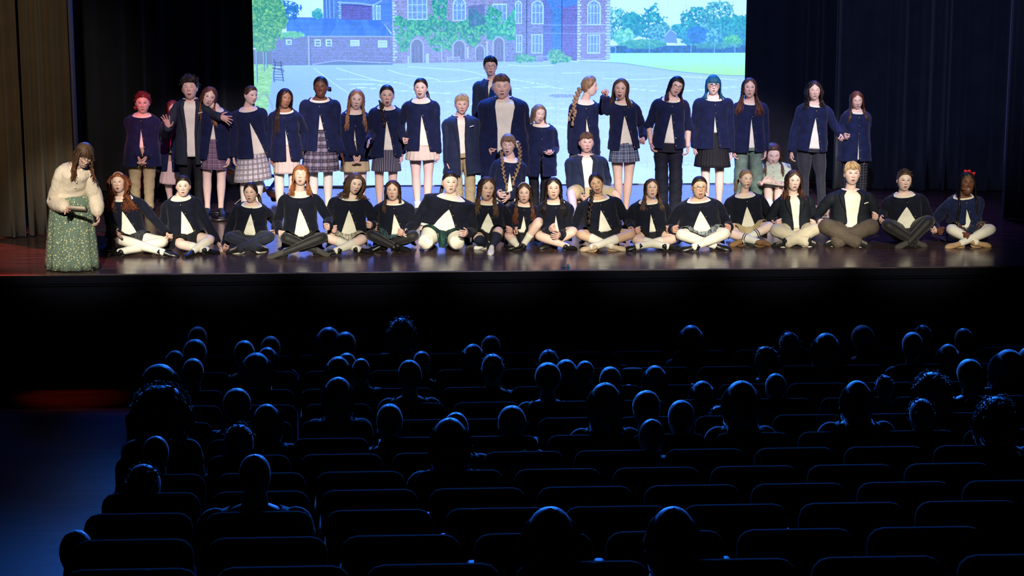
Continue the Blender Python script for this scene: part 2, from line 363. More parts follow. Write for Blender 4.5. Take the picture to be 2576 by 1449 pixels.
M['bright_sock'] = plaid('teal_pink_patterned_sock', (0.02, 0.10, 0.22), [('u', 0.0, 0.35, (0.55, 0.03, 0.10), 0.9), ('v', 0.4, 0.25, (0.03, 0.4, 0.3), 0.9), ('b', 0.75, 0.1, (0.6, 0.6, 0.5), 0.9)], pu=0.05, pv=0.045)
M['plaid_trouser'] = plaid('black_checked_trouser', (0.010, 0.010, 0.014), [('b', 0.0, 0.12, (0.10, 0.10, 0.12), 0.7)], pu=0.035, pv=0.035)
def floral():
    m, t, b = nt_('green_floral_cotton'); L = t.links.new
    tc = N(t, 'ShaderNodeTexCoord')
    vo = N(t, 'ShaderNodeTexVoronoi', i={'Scale': 42.0, 'Randomness': 1.0}); L(tc.outputs['Object'], vo.inputs['Vector'])
    vo2 = N(t, 'ShaderNodeTexVoronoi', i={'Scale': 70.0}); L(tc.outputs['Object'], vo2.inputs['Vector'])
    f1 = math_(t, 'LESS_THAN', vo.outputs['Distance'], 0.30); f2 = math_(t, 'LESS_THAN', vo2.outputs['Distance'], 0.34)
    c = mixc(t, math_(t, 'MULTIPLY', f2, 0.55), c255(98, 118, 106), c255(140, 154, 128)); c = mixc(t, math_(t, 'MULTIPLY', f1, 0.9), c, c255(218, 212, 150))
    L(c, b.inputs['Base Color']); b.inputs['Roughness'].default_value = 0.8
    nz = N(t, 'ShaderNodeTexNoise', i={'Scale': 7.0, 'Detail': 3.0, 'Distortion': 1.0}); L(tc.outputs['Object'], nz.inputs['Vector'])
    bp = N(t, 'ShaderNodeBump', i={'Strength': 0.6, 'Distance': 0.03}); L(nz.outputs[0], bp.inputs['Height']); L(bp.outputs[0], b.inputs['Normal'])
    return m
M['floral'] = floral()
# ------------------------------------------------------------------ stage, curtains, house
def st(o): o['kind'] = 'structure'; return o
def floor_mat(name, c0, c1, rough=0.30, streak=0.5, coat=0.0, spec=0.35):
    m, t, b = nt_(name); L = t.links.new; tc = N(t, 'ShaderNodeTexCoord')
    mp = N(t, 'ShaderNodeMapping', i={'Scale': (0.9, 16.0, 1.0)}); L(tc.outputs['Object'], mp.inputs[0])
    n1 = N(t, 'ShaderNodeTexNoise', i={'Scale': 1.6, 'Detail': 6.0, 'Roughness': 0.65}); L(mp.outputs[0], n1.inputs['Vector'])
    n2 = N(t, 'ShaderNodeTexNoise', i={'Scale': 1.1, 'Detail': 3.0}); L(tc.outputs['Object'], n2.inputs['Vector'])
    f = N(t, 'ShaderNodeMapRange', i={'From Min': 0.35, 'From Max': 0.68}); L(n1.outputs[0], f.inputs[0])
    L(mixc(t, f.outputs[0], c0, c1), b.inputs['Base Color'])
    r = N(t, 'ShaderNodeMapRange', i={'From Min': 0.3, 'From Max': 0.75, 'To Min': rough-0.07, 'To Max': rough+0.16}); L(math_(t, 'ADD', math_(t, 'MULTIPLY', n1.outputs[0], 0.65), math_(t, 'MULTIPLY', n2.outputs[0], 0.35)), r.inputs[0]); L(r.outputs[0], b.inputs['Roughness'])
    bp = N(t, 'ShaderNodeBump', i={'Strength': 0.10, 'Distance': 0.004}); L(n1.outputs[0], bp.inputs['Height']); L(bp.outputs[0], b.inputs['Normal'])
    b.inputs['Specular IOR Level'].default_value = spec; b.inputs['Coat Weight'].default_value = coat; b.inputs['Coat Roughness'].default_value = 0.2
    return m
FL = floor_mat('stage_boards_dark_brown', (0.024, 0.013, 0.012), (0.085, 0.050, 0.045), rough=0.17, coat=0.08)
mb = MB(); box(mb, (-9.5, 0.0, -0.04), (9.5, 10.0, 0.0)); st(mb.build('floor', FL, None, (0, 0, 0), smooth=False))
dark = mat('stage_front_black_paint', (0.0018, 0.0024, 0.006), rough=0.9, spec=0.1, bump=0.1)
mb = MB(); box(mb, (-9.5, 0.03, -1.2), (9.5, 0.08, -0.04)); st(mb.build('wall_stage_front', dark, smooth=False))
mb = MB(); rbox(mb, (-9.5, -0.02, -0.10), (9.5, 0.03, -0.018), 0.01); st(mb.build('wall_stage_lip', dark, smooth=False))
mb = MB(); tube(mb, [(-9.5, -0.008, -0.008), (0, -0.008, -0.008), (9.5, -0.008, -0.008)], 0.009, n=8, sub=1); st(mb.build('trim_1', mat('stage_nosing_dark_metal', (0.05, 0.035, 0.035), rough=0.4, spec=0.5), smooth=True))
mb = MB(); box(mb, (-9.5, 0.0, -0.125), (9.5, 0.03, -0.10)); st(mb.build('trim_2', dark, smooth=False))
# house floor: flat at the foot of the stage, then stepping up row by row
ROWTOP = [888, 929, 974, 1012, 1054, 1098, 1138, 1183, 1229, 1280, 1345, 1419, 1500]
def row_geo(k):
    y = -2.53-0.95*k; r = ray(1288, ROWTOP[k]); p = CAM+r*((y-CAM[1])/r[1]); return y, float(p[2])
ROWS = [row_geo(k) for k in range(13)]
HF = floor_mat('house_floor_dark_polished', (0.0008, 0.0008, 0.001), (0.010, 0.009, 0.009), rough=0.42, spec=0.16)
prof = [(0.05, -1.2), (ROWS[0][0]+0.30, -1.2)]
for k, (y, z) in enumerate(ROWS): prof += [(y+0.28, z-0.88), (y-0.60, z-0.88)]
prof = [(0.05, -1.2), (ROWS[0][0]+0.2, min(-1.2, ROWS[0][1]-0.88))]+[(y-0.1, z-0.88) for y, z in ROWS]+[(-20.5, ROWS[-1][1]-0.6)]
V = [(x, y, z) for y, z in prof for x in (-9.5, 9.5)]
mb = MB(); mb.add(np.array(V), [[2*i, 2*i+1, 2*i+3, 2*i+2] for i in range(len(prof)-1)]); st(mb.build('floor_house', HF, smooth=False))
wallm = mat('black_theatre_wall', (0.006, 0.006, 0.010), rough=0.9)
for nm, lo, hi in (('wall_left', (-9.7, -21.5, -1.4), (-9.5, 10.2, 9)), ('wall_right', (9.5, -21.5, -1.4), (9.7, 10.2, 9)), ('wall_back', (-9.7, 10.0, -1.4), (9.7, 10.2, 9)), ('wall_rear', (-9.7, -21.7, -1.4), (9.7, -21.5, 11)), ('ceiling', (-9.7, -21.7, 11), (9.7, 10.2, 11.2))):
    mb = MB(); box(mb, lo, hi); st(mb.build(nm, wallm, smooth=False))

def curtain(name, label, x0, x1, y0, y1, z0, z1, m, folds, amp, seed=0, sharp=1.0, thick=0.01):
    """hanging cloth from (x0,y0) to (x1,y1): fold depth varies and flares slightly at the hem"""
    nc = folds*14; nr = 9; f = np.linspace(0, 1, nc)[None]; s = np.linspace(0, 1, nr)[:, None]; rs = np.random.RandomState(seed)
    ph = f*folds*2*np.pi+0.9*np.sin(f*folds*2.1+seed)+0.5*np.sin(f*folds*0.9+seed*2)+0.25*np.sin(s*4+seed)
    A = amp*(0.65+0.35*np.sin(f*folds*1.3+seed*3))*(0.8+0.3*s)
    d = A*np.sign(np.sin(ph))*np.abs(np.sin(ph))**sharp; dx = A*0.35*np.cos(ph*1.0)
    ax = np.array([x1-x0, y1-y0]); L_ = np.linalg.norm(ax); ax = ax/L_; nn = np.array([ax[1], -ax[0]])
    X_ = x0+ax[0]*(f*L_+dx)+nn[0]*d; Y_ = y0+ax[1]*(f*L_+dx)+nn[1]*d; Z_ = z1+(z0-z1)*s+0*f
    mb = MB(); mb.add(np.stack(np.broadcast_arrays(X_, Y_, Z_), -1).reshape(-1, 3), gridQ(nr, nc), uv=np.stack(np.broadcast_arrays(f*L_, s*(z1-z0)), -1).reshape(-1, 2))
    o = mb.build(name, m, None, (x0, y0, z0), solid=thick); tag(o, label, 'curtain'); return o
brown = mat('brown_velour', (0.060, 0.044, 0.028), rough=0.95, sheen=0.15, var=0.1, nscale=4, bump=0.3, bscale=180, spec=0.05)
blackv = mat('black_velour', (0.016, 0.018, 0.026), rough=0.95, sheen=0.2, var=0.1, nscale=4, bump=0.3, bscale=180, spec=0.05)
blackv2 = mat('black_serge', (0.028, 0.032, 0.042), rough=0.95, sheen=0.25, var=0.15, nscale=4, bump=0.3, bscale=180, spec=0.05)
# left house curtain in three hanging widths
cy = PZ(60, 599)[1]
def xa(u, v, y): return float(PY(u, v, y)[0])
curtain('stage_curtain', 'brown velour curtain width at the far stage left edge', xa(-70, 400, cy), xa(62, 597, cy), cy, cy, 0.015, 6.5, brown, 3, 0.07, 1)
curtain('stage_curtain', 'brown velour curtain width beside the bending woman in the floral skirt', xa(68, 400, cy+0.25), xa(190, 560, cy+0.25), cy+0.12, cy+0.25, 0.015, 6.5, brown, 3, 0.07, 4)
curtain('stage_curtain', 'narrow blue-lit curtain edge behind the brown curtain', xa(180, 400, cy+0.8), xa(206, 400, cy+0.9), cy+0.5, cy+0.9, 0.015, 6.5, brown, 1, 0.05, 2)
mb = MB(); rbox(mb, (xa(-80, 400, cy), cy+0.3, 0.0), (xa(64, 597, cy+.3), cy+0.34, 6.5), 0.01)
o = mb.build('curtain_lining', wallm, None, (xa(-70, 400, cy), cy+0.3, 0), smooth=False); tag(o, 'black lining panel hanging behind the far left brown curtain', 'curtain')
YS = PZ(1250, 466)[1]
curtain('backdrop_curtain', 'flat black drape between the left brown curtain and the screen', xa(150, 400, YS+0.1), xa(660, 400, YS+0.35), YS-0.6, YS+0.3, 0.01, 7.0, blackv, 10, 0.045, 3)
curtain('backdrop_curtain', 'dark navy drape to the right of the screen', xa(1850, 400, YS+0.35), xa(2150, 400, YS+0.2), YS+0.3, YS+0.15, 0.01, 7.0, blackv, 6, 0.05, 5)
curtain('backdrop_curtain', 'wide black drape with soft vertical folds on stage right', xa(2093, 400, YS-0.6), xa(2560, 400, YS-0.9), YS-0.6, YS-1.0, 0.01, 7.0, blackv2, 9, 0.09, 7, sharp=0.8)
yr = PZ(2560, 556)[1]
curtain('stage_curtain', 'dark curtain leg hanging at the far right edge of the stage', xa(2535, 400, yr), xa(2640, 400, yr), yr+0.2, yr, 0.01, 6.5, blackv2, 3, 0.06, 9)
curtain('masking_curtain', 'plain black masking drape behind the screen', -8.5, 8.5, YS+0.75, YS+0.75, 0.01, 7.0, blackv, 16, 0.05, 11)

# ------------------------------------------------------------------ painted picture on the projection screen
W0, W1 = 638.5, 1873.0; V0, V1 = -10.0, 466.0
class Pic:
    def __init__(s, nu, nv, u0, u1, v0, v1):
        s.u = np.linspace(u0, u1, nu); s.v = np.linspace(v0, v1, nv); s.U, s.V = np.meshgrid(s.u, s.v); s.C = np.zeros((nv, nu, 3)); s.rs = np.random.RandomState(3)
    def noise(s, fx, fy, seed, oct=3):
        rs = np.random.RandomState(seed); out = 0; a = 1.0; tot = 0
        for o in range(oct):
            g = rs.rand(512, 512); x = s.U*fx*2**o; y = s.V*fy*2**o; xi = np.floor(x).astype(int); yi = np.floor(y).astype(int); fx_, fy_ = x-xi, y-yi
            fx_ = fx_*fx_*(3-2*fx_); fy_ = fy_*fy_*(3-2*fy_); xi %= 511; yi %= 511
            n = (g[yi, xi]*(1-fx_)+g[yi, xi+1]*fx_)*(1-fy_)+(g[yi+1, xi]*(1-fx_)+g[yi+1, xi+1]*fx_)*fy_; out = out+n*a; tot += a; a *= 0.6
        return out/tot
    def poly(s, pts):
        pts = np.array(pts, float); m = np.zeros(s.U.shape, bool)
        u0, v0 = pts.min(0); u1, v1 = pts.max(0); 
        for i in range(len(pts)):
            (x0, y0), (x1, y1) = pts[i-1], pts[i]
            if y0 == y1: continue
            c = ((y0 > s.V) != (y1 > s.V)) & (s.U < (x1-x0)*(s.V-y0)/(y1-y0)+x0); m ^= c
        return m
    def rect(s, a, b, c, d): return (s.U > a) & (s.U < c) & (s.V > b) & (s.V < d)
    def put(s, m, col, tex=None, k=1.0):
        col = np.array(col, float)
        c = np.tile(col, s.U.shape+(1,)) if tex is None else col*tex[..., None] if not isinstance(tex, tuple) else col+(np.array(tex[1])-col)*tex[0][..., None]
        kk = (np.asarray(m, float)*k)[..., None]; s.C = s.C*(1-kk)+c*kk
    def line(s, pts, w, col, k=1.0):
        pts = catmull(np.array(pts, float), 6); m = np.zeros(s.U.shape)
        for (x0, y0), (x1, y1) in zip(pts[:-1], pts[1:]):
            a0, a1, b0, b1 = min(x0, x1)-w-1, max(x0, x1)+w+1, min(y0, y1)-w-1, max(y0, y1)+w+1
            iu = np.where((s.u >= a0) & (s.u <= a1))[0]; iv = np.where((s.v >= b0) & (s.v <= b1))[0]
            if len(iu) == 0 or len(iv) == 0: continue
            sl_ = np.s_[iv[0]:iv[-1]+1, iu[0]:iu[-1]+1]; X_, Y_ = s.U[sl_], s.V[sl_]; d = np.array([x1-x0, y1-y0]); l2 = (d**2).sum()+1e-9
            t = np.clip(((X_-x0)*d[0]+(Y_-y0)*d[1])/l2, 0, 1); h = np.hypot(X_-x0-t*d[0], Y_-y0-t*d[1]); m[sl_] = np.maximum(m[sl_], np.clip(1.3-h/w, 0, 1))
        s.put(m, col, None, k)
def paint(P):
    A = lambda x, y: (600+x/3.9030, y/3.9030)       # coordinates noted on two enlargements of the picture
    B = lambda x, y: (1220+x/3.7882, y/3.7882)
    n1 = P.noise(0.05, 0.05, 1); n2 = P.noise(0.35, 0.35, 2, 3); n3 = P.noise(0.10, 0.5, 4, 2); nb = P.noise(0.22, 0.22, 5, 2); nf = P.noise(0.5, 0.5, 9, 2)
    U, V = P.U, P.V
    brick = 0.80+0.42*nf-0.12*((V % 2.6) < 0.8)
    P.put(V > -999, (222, 238, 253), 0.97+0.06*n1)                                  # sky
    # trees on the right
    def tree(cx, cy, rx, ry, c0, c1, seed, hole=0.0):
        e = np.hypot((U-cx)/rx, (V-cy)/ry)+(P.noise(0.09, 0.09, seed, 4)-0.5)*0.75; m = e < 0.95
        if hole: m = m & (P.noise(0.22, 0.22, seed+7, 2) > hole)
        P.put(m, c0, (np.clip((nb-0.3)*1.8+(nf-0.5)*0.8+(cy-V)/ry*0.25, 0, 1), c1))
    for i, (x, y, rx, ry) in enumerate([(1545, 60, 34, 42), (1585, 66, 30, 34), (1635, 60, 36, 46), (1655, 85, 30, 30), (1700, 80, 20, 22), (1745, 50, 40, 34), (1800, 48, 52, 50), (1830, 80, 50, 40), (1850, 100, 40, 34), (1770, 92, 46, 34), (1735, 88, 30, 34), (1868, 85, 26, 50)]):
        tree(x, y, rx, ry, (28, 130, 190), [(120, 225, 205), (60, 200, 200), (50, 190, 195)][i % 3], 20+i, 0.36 if y < 62 else 0.0)
    tree(1750, 88, 26, 26, (30, 110, 190), (50, 140, 215), 41); tree(1565, 95, 26, 26, (60, 190, 190), (150, 240, 200), 42); tree(1840, 105, 28, 16, (40, 170, 160), (110, 230, 170), 43)
    P.put(P.poly([(1667, 92), (1680, 77), (1697, 84), (1700, 110), (1668, 108)]), (95, 150, 215)); P.line([(1668, 92), (1682, 77), (1697, 86)], 0.8, (225, 245, 255))
    P.put(P.rect(1528, 116, 1880, 136), (30, 95, 175), 0.75+0.5*nb); tree(1620, 112, 60, 12, (35, 150, 175), (80, 200, 190), 47); tree(1800, 116, 60, 8, (35, 140, 180), (80, 190, 190), 48)
    for x in (1630, 1735, 1794, 1846): P.line([(x, 112), (x, 134)], 1.2, (120, 180, 220))
    P.line([(1531, 134), (1531, 119), (1544, 119), (1544, 135)], 0.8, (190, 225, 240))
    # lawn and courtyard
    P.put(P.rect(1528, 134, 1880, 200), (170, 240, 210), (np.clip((V-134)/55+(n3-0.5)*0.7, 0, 1), (185, 245, 190)))
    fld = (V > 158+0*U)
    g = P.poly([(600, 157), (1000, 155), (1400, 154), (1452, 155), (1560, 158), (1700, 180), (1800, 190), (1900, 194), (1900, 480), (600, 480)])
    P.put(g, (168, 212, 250), (np.clip((V-158)/180+(n3-0.5)*0.5+0.10*(U-900)/900, 0, 1), (203, 226, 253)))
    sh = np.clip(1-(U-690)/330, 0, 1)*np.clip((V-150)/60, 0, 1); P.put(g, (120, 170, 228), None, 0.45*sh)
    P.put(g & (V > 420), (232, 242, 252), None, 0.75); P.put(g & (V > 300) & (P.noise(0.012, 0.03, 33, 3) > 0.52), (214, 228, 250), None, 0.7)
    P.line([(1452, 155), (1560, 160), (1700, 181), (1800, 190), (1900, 194)], 1.0, (110, 170, 170))
    # left: grass strip, trunks, tree crowns
    P.put(P.poly([(630, 155), (690, 156), (684, 185), (676, 250), (668, 300), (636, 330)]), (120, 205, 140), (np.clip(n3*1.4-0.2, 0, 1), (190, 235, 190)))
    P.put(P.poly([(632, 122), (690, 122), (690, 160), (632, 158)]), (105, 120, 170))
    for x, y1 in ((645, 205), (663, 177), (670, 167)): P.line([(x, 118), (x+1, y1)], 1.6, (125, 190, 205)); P.line([(x+2, 118), (x+3, y1)], 0.8, (60, 100, 130))
    # low brick range with slate roof
    P.put(P.poly([A(330, 345), A(1500, 345), A(1500, 620), A(1380, 612), A(900, 610), A(700, 632), A(330, 632)]), (122, 132, 192), brick)
    P.put(P.poly([A(330, 345), A(690, 345), A(690, 632), A(330, 632)]), (90, 118, 190), None, 0.35)
    P.put(P.poly([A(720, 625), A(950, 590), A(1200, 605), A(1500, 618), A(1500, 632), A(720, 632)]), (95, 125, 190))
    P.line([A(725, 625), A(960, 590), A(1180, 600), A(1490, 612)], 1.0, (190, 215, 240))
    P.put(P.poly([A(470, 165), A(1390, 192), A(1505, 350), A(690, 348), A(480, 342)]), (62, 128, 226), 0.80+0.30*P.noise(0.06, 0.03, 8, 3)+0.12*nf-0.10*((V % 2.4) < 0.7))
    P.put(P.poly([A(470, 165), A(1390, 192), A(1505, 350), A(690, 348)]) & (P.noise(0.05, 0.02, 12, 2) > 0.55), (40, 92, 210), None, 0.45)
    P.line([A(460, 165), A(1400, 195), A(1505, 350)], 1.2, (35, 75, 175)); P.line([A(680, 350), A(1200, 352), A(1500, 356)], 1.3, (165, 200, 240)); P.line([A(687, 352), A(687, 628)], 1.6, (185, 215, 245)); P.line([A(705, 352), A(705, 628)], 0.8, (60, 80, 150))
    for x0, x1, y0, y1 in ((745, 805, 380, 447), (853, 913, 380, 447), (1090, 1182, 388, 447), (1360, 1448, 393, 458), (470, 525, 380, 432)):
        P.put(P.rect(*A(x0, y0), *A(x1, y1)), (205, 235, 252)); P.put(P.rect(*A(x0+10, y0+10), *A(x1-10, (y0+y1)/2-3)), (95, 125, 175) if x0 < 1000 else (180, 205, 235)); P.put(P.rect(*A(x0+10, (y0+y1)/2+4), *A(x1-10, y1-10)), (110, 140, 190) if x0 < 1000 else (190, 215, 240))
        P.line([A((x0+x1)/2, y0), A((x0+x1)/2, y1)], 0.6, (205, 235, 252), 0.8 if x0 > 1000 else 0.0)
    # upper left block
    P.put(P.poly([A(835, -60), A(1520, -60), A(1520, 350), A(1390, 195), A(835, 175)]), (80, 130, 215), 0.75+0.5*n2)
    P.put(P.rect(*A(1010, 42), *A(1300, 188)), (92, 92, 190), brick); P.put(P.rect(*A(1395, 20), *A(1500, 215)), (70, 125, 220), 0.8+0.4*((V % 2.4) < 1.2))
    P.line([A(980, 20), A(1180, 30), A(1310, 45), A(1400, 5)], 2.2, (150, 200, 245)); P.line([A(985, 40), A(1300, 60)], 1.0, (40, 60, 150))
    for x in (850, 880, 920): P.line([A(x, -40), A(x+5, 170)], 1.3, (55, 95, 185)); P.line([A(x+14, -40), A(x+18, 170)], 1.0, (130, 195, 245))
    for y in range(10, 180, 22): P.put(P.rect(*A(980+(y//22 % 2)*8, y), *A(1006, y+12)), (160, 215, 250))
    for x in (1312, 1345, 1372): P.put(P.rect(*A(x, 50), *A(x+20, 188)), (200, 235, 252)); P.put(P.rect(*A(x+5, 62), *A(x+15, 120)), (90, 140, 210)); P.put(P.rect(*A(x+5, 128), *A(x+15, 182)), (100, 150, 220))
    # main range
    top = -60
    P.put(P.poly([A(1500, top), A(2576, top), (1260, -20), (1360, -20), (1360, 155), (1260, 155), A(1500, 618)]), (150, 152, 200), brick*(0.85+0.3*n2))
    P.put(P.rect(1260, -20, 1362, 155), (132, 146, 204), brick*(0.85+0.3*n2)); P.put(P.rect(1362, -20, 1450, 153), (98, 118, 200), brick); P.put(P.rect(1409, 15, 1448, 153), (108, 108, 196), brick)
    P.put(P.poly([(1362, -20), (1450, -20), (1447, 10), (1409, 22), (1405, 14), (1380, 24)]), (70, 130, 220), 0.8+0.4*n2)
    P.put(P.rect(1385, 20, 1407, 140), (60, 130, 210), 0.75+0.5*n2)
    P.put(P.rect(1447, -20, 1530, 152), (146, 146, 202), brick)
    for y in np.arange(-18, 150, 7.2):
        P.put(P.rect(1447, y, 1454+((y//7.2) % 2)*3, y+5), (190, 225, 250)); P.put(P.rect(1521-((y//7.2) % 2)*3, y, 1530, y+5), (180, 220, 248))
        P.put(P.rect(1500/1.0-1500+985.5, y, 991+((y//7.2) % 2)*5, y+4.5), (185, 225, 250))
    for y in (62.5, 83.5): P.line([(1447, y), (1530, y)], 1.1, (190, 228, 250)); P.line([(1362, y), (1447, y+1)], 0.8, (150, 190, 240))
    P.line([(1453, 148), (1490, 150), (1528, 145)], 1.6, (170, 195, 225))
    for x in (1320.5, 1408.5): P.line([(x, -20), (x, 140)], 1.2, (35, 60, 130))
    def stone_window(x0, y0, x1, y1, nx, ny, arch=False, col=(198, 232, 252), gl=(110, 155, 215)):
        w_ = x1-x0
        if arch:
            m = P.rect(x0, y0+w_*0.42, x1, y1) | ((np.hypot((U-(x0+x1)/2)/(w_/2), (V-(y0+w_*0.42))/(w_*0.46)) < 1) & (V < y0+w_*0.45))
            mi = P.rect(x0+2.5, y0+w_*0.42, x1-2.5, y1-3) | ((np.hypot((U-(x0+x1)/2)/(w_/2-2.5), (V-(y0+w_*0.42))/(w_*0.46-2.5)) < 1) & (V < y0+w_*0.45))
        else: m = P.rect(x0, y0, x1, y1); mi = P.rect(x0+2.2, y0+2.2, x1-2.2, y1-2.5)
        P.put(m, col); P.put(mi, gl, 0.75+0.5*n2)
        for i in range(1, nx): x = x0+w_*i/nx; P.line([(x, y0+2+(w_*0.12 if arch else 0)), (x, y1-2)], 0.95, col)
        for j in range(1, ny): y = y0+(y1-y0)*j/ny; P.line([(x0+1, y), (x1-1, y)], 0.95, col)
        if arch:
            for i in range(nx): cx = x0+w_*(i+0.5)/nx; P.line([(cx-w_/nx/2, y0+w_*0.55), (cx, y0+w_*0.30), (cx+w_/nx/2, y0+w_*0.55)], 0.7, col)
        for i in range(nx*2): x = x0+w_*(i+0.5)/(nx*2); P.line([(x, y0+4+(w_*0.25 if arch else 0)), (x, y1-4)], 0.35, (170, 205, 240), 0.5)
    stone_window(*A(1650, -30), *A(1842, 190), 4, 3); stone_window(*A(2090, -10), *A(2220, 205), 3, 2, True); stone_window(*A(2480, 38), *A(2600, 205), 2, 2)
    stone_window(*B(58, 40), *B(192, 205), 3, 2); stone_window(*B(270, 10), *B(335, 228), 2, 2, True); stone_window(*B(425, 10), *B(540, 232), 3, 2, True); stone_window(*B(955, 10), *B(1082, 240), 4, 2, True)
    stone_window(*B(280, 330), *B(338, 500), 2, 2); stone_window(*B(425, 325), *B(532, 508), 3, 2); stone_window(*B(955, 330), *B(1080, 512), 4, 2)
    # ivy
    iv = P.noise(0.12, 0.12, 61, 3)
    def ivy(pts, c0=(30, 130, 150), c1=(105, 225, 165)): P.put(P.poly([A(*q) for q in pts]) & (iv > 0.30), c0, (np.clip((nb-0.25)*1.6+(nf-0.5)*0.9, 0, 1), c1))
    ivy([(1505, 180), (1560, 140), (1640, 190), (1850, 190), (1880, 60), (1900, -40), (2040, -40), (2030, 190), (2110, 220), (2230, 190), (2250, 60), (2330, 120), (2420, 160), (2440, 40), (2576, 120), (2576, 330), (2480, 380), (2420, 300), (2380, 380), (2290, 470), (2200, 400), (2110, 400), (2060, 500), (2000, 470), (1960, 510), (1880, 480), (1820, 360), (1740, 340), (1680, 390), (1640, 510), (1570, 500), (1530, 350)])
    P.put(P.poly([B(0, 90), B(70, 190), B(180, 200), B(270, 60), B(280, 380), B(200, 390), B(130, 340), B(70, 390), B(0, 380)]) & (iv > 0.28), (25, 140, 160), (np.clip((nb-0.2)*1.5, 0, 1), (110, 235, 185)))
    P.put(P.poly([A(2240, 60), A(2400, 40), A(2400, 240), A(2250, 260)]), (60, 90, 180), None, 0.55)
    # arched doorways
    def arch(x0, y0, x1, y1, col=(112, 122, 182)):
        c = (x0+x1)/2; w_ = (x1-x0)/2
        f = lambda g_: (P.rect(x0-g_, y0+w_*1.1, x1+g_, y1)) | ((np.hypot((U-c)/(w_+g_), (V-(y0+w_*1.1))/(w_*1.15+g_)) < 1) & (V < y0+w_*1.2))
        P.put(f(3.0), (170, 205, 240)); P.put(f(0.0), col, 0.85+0.3*n2)
        for i in range(1, 6): x = x0+(x1-x0)*i/6; P.line([(x, y0+w_*1.2), (x, y1-4)], 0.5, (80, 92, 150) if i % 2 else (140, 160, 205), 0.8)
    arch(*A(1685, 385), *A(1795, 612)); arch(*A(2098, 400), *A(2205, 575)); arch(*A(2318, 450), *A(2392, 590)); arch(*B(70, 362), *B(160, 588))
    for q in ((1655, 545, 18, 75), (1840, 520, 28, 95), (2235, 460, 20, 110), (2425, 400, 10, 190)): P.put(P.rect(*A(q[0]-q[2]/2, q[1]), *A(q[0]+q[2]/2, q[1]+q[3])), (190, 220, 248))
    P.line([A(1975, 440), A(1985, 612)], 1.2, (190, 220, 248))
    # shrubs, benches, courtyard lines
    def shrub(cx, cy, rx, ry, seed): e = np.hypot((U-cx)/rx, (V-cy)/ry)+(P.noise(0.15, 0.15, seed, 3)-0.5)*0.5; P.put(e < 0.95, (50, 150, 165), (np.clip((nb-0.2)*1.5+(nf-.5), 0, 1), (140, 225, 190)))
    shrub(1310, 147, 20, 13, 71); shrub(1334, 148, 12, 9, 72); shrub(1393, 142, 24, 20, 73); shrub(1418, 149, 20, 9, 74)
    def bench(x0, y0, x1, col): 
        for d in (0, 2.6, 6.5): P.line([(x0, y0+d), (x1, y0+d-1)], 0.7, col)
        for x in (x0+1, x1-1): P.line([(x, y0-1), (x, y0+13)], 0.8, col)
    bench(1345, 142, 1376, (170, 205, 235)); bench(1121, 143, 1152, (195, 220, 240))
    ln = (240, 250, 255)
    for pts in ([A(735, 663), A(950, 830), A(1120, 940), (905, 262)], [A(955, 660), A(1040, 690), A(1300, 770), A(1400, 800)], [A(950, 770), A(1200, 775), A(1560, 810), A(1700, 860)], [A(1450, 680), A(1620, 730), A(1900, 770), A(1960, 795)],
                [A(1000, 825), A(1300, 822), A(1500, 850)], [A(1090, 870), A(1200, 855), A(1500, 880), A(1800, 900), A(2150, 920)], [A(1400, 800), A(1700, 800), A(2100, 795), A(2350, 760)], [A(1650, 650), A(1900, 665), A(2200, 690), A(2400, 740)],
                [B(200, 620), B(420, 630), B(640, 625)], [B(230, 755), B(500, 800), B(700, 845), B(850, 850)], [B(240, 850), B(480, 830), B(650, 835)], [B(715, 700), B(900, 697)], [B(1100, 750), B(1500, 765), B(1900, 740), B(2400, 770)], [B(1380, 850), B(1700, 875), B(2100, 860), B(2450, 830)],
                [(880, 300), (1000, 290), (1120, 330)], [(905, 350), (1010, 365)], [(1130, 300), (1200, 330)], [(1340, 270), (1430, 275)], [(1620, 330), (1720, 345)], [(1600, 420), (1700, 410), (1830, 430)], [(1740, 395), (1860, 380)], [(1120, 255), (1190, 262)], [(1290, 300), (1420, 322)], [(1420, 340), (1530, 352)]):
        P.line(pts, 0.85, ln, 0.85)
    for i in range(26):
        y = 165+i*5.5; x0 = 900+(i*97 % 500); P.line([(x0, y), (x0+120, y+3*math.sin(i)), (x0+260, y-2+2*math.cos(i*2)), (x0+380, y+2)], 0.5, (225, 240, 253), 0.35)
    P.put(np.hypot((U-1412)/36, (V-241)/4.5) < 1, (150, 172, 205), 0.8+0.5*nf)
    # big foreground tree on the left, dark trees behind it
    tree(722, 25, 42, 24, (30, 95, 190), (60, 150, 215), 81, 0.38); tree(800, 33, 16, 14, (40, 150, 190), (100, 215, 190), 82)
    e = np.hypot((U-668)/56, (V-45)/85)+(P.noise(0.08, 0.08, 83, 4)-0.5)*0.55; m = (e < 0.95) & (V < 128)
    P.put(m, (38, 140, 120), (np.clip((nb-0.28)*1.5+(nf-0.5)*1.2, 0, 1), (150, 225, 140)))
    e = np.hypot((U-735)/34, (V-85)/10)+(P.noise(0.12, 0.12, 84, 3)-0.5)*0.8; P.put(e < 0.8, (70, 190, 150), (np.clip(nb*1.3-0.2, 0, 1), (150, 235, 190)))
    # dark garden bench at the left
    dk = (48, 62, 120)
    for y in (155, 162, 170, 178, 184, 192, 198): P.line([(687 if y < 175 else 688, y), (712, y+1)], 1.0, dk)
    for pts in ([(689, 146), (692, 160), (688, 185), (689, 203)], [(705, 152), (708, 175), (712, 202)], [(686, 168), (700, 172), (714, 176)]): P.line(pts, 1.3, dk)
    for pts in ([(640, 250), (668, 235), (690, 300), (676, 330)], [(668, 235), (684, 262)], [(650, 330), (676, 400), (690, 410)]): P.line(pts, 2.2, (140, 160, 200), 0.6)
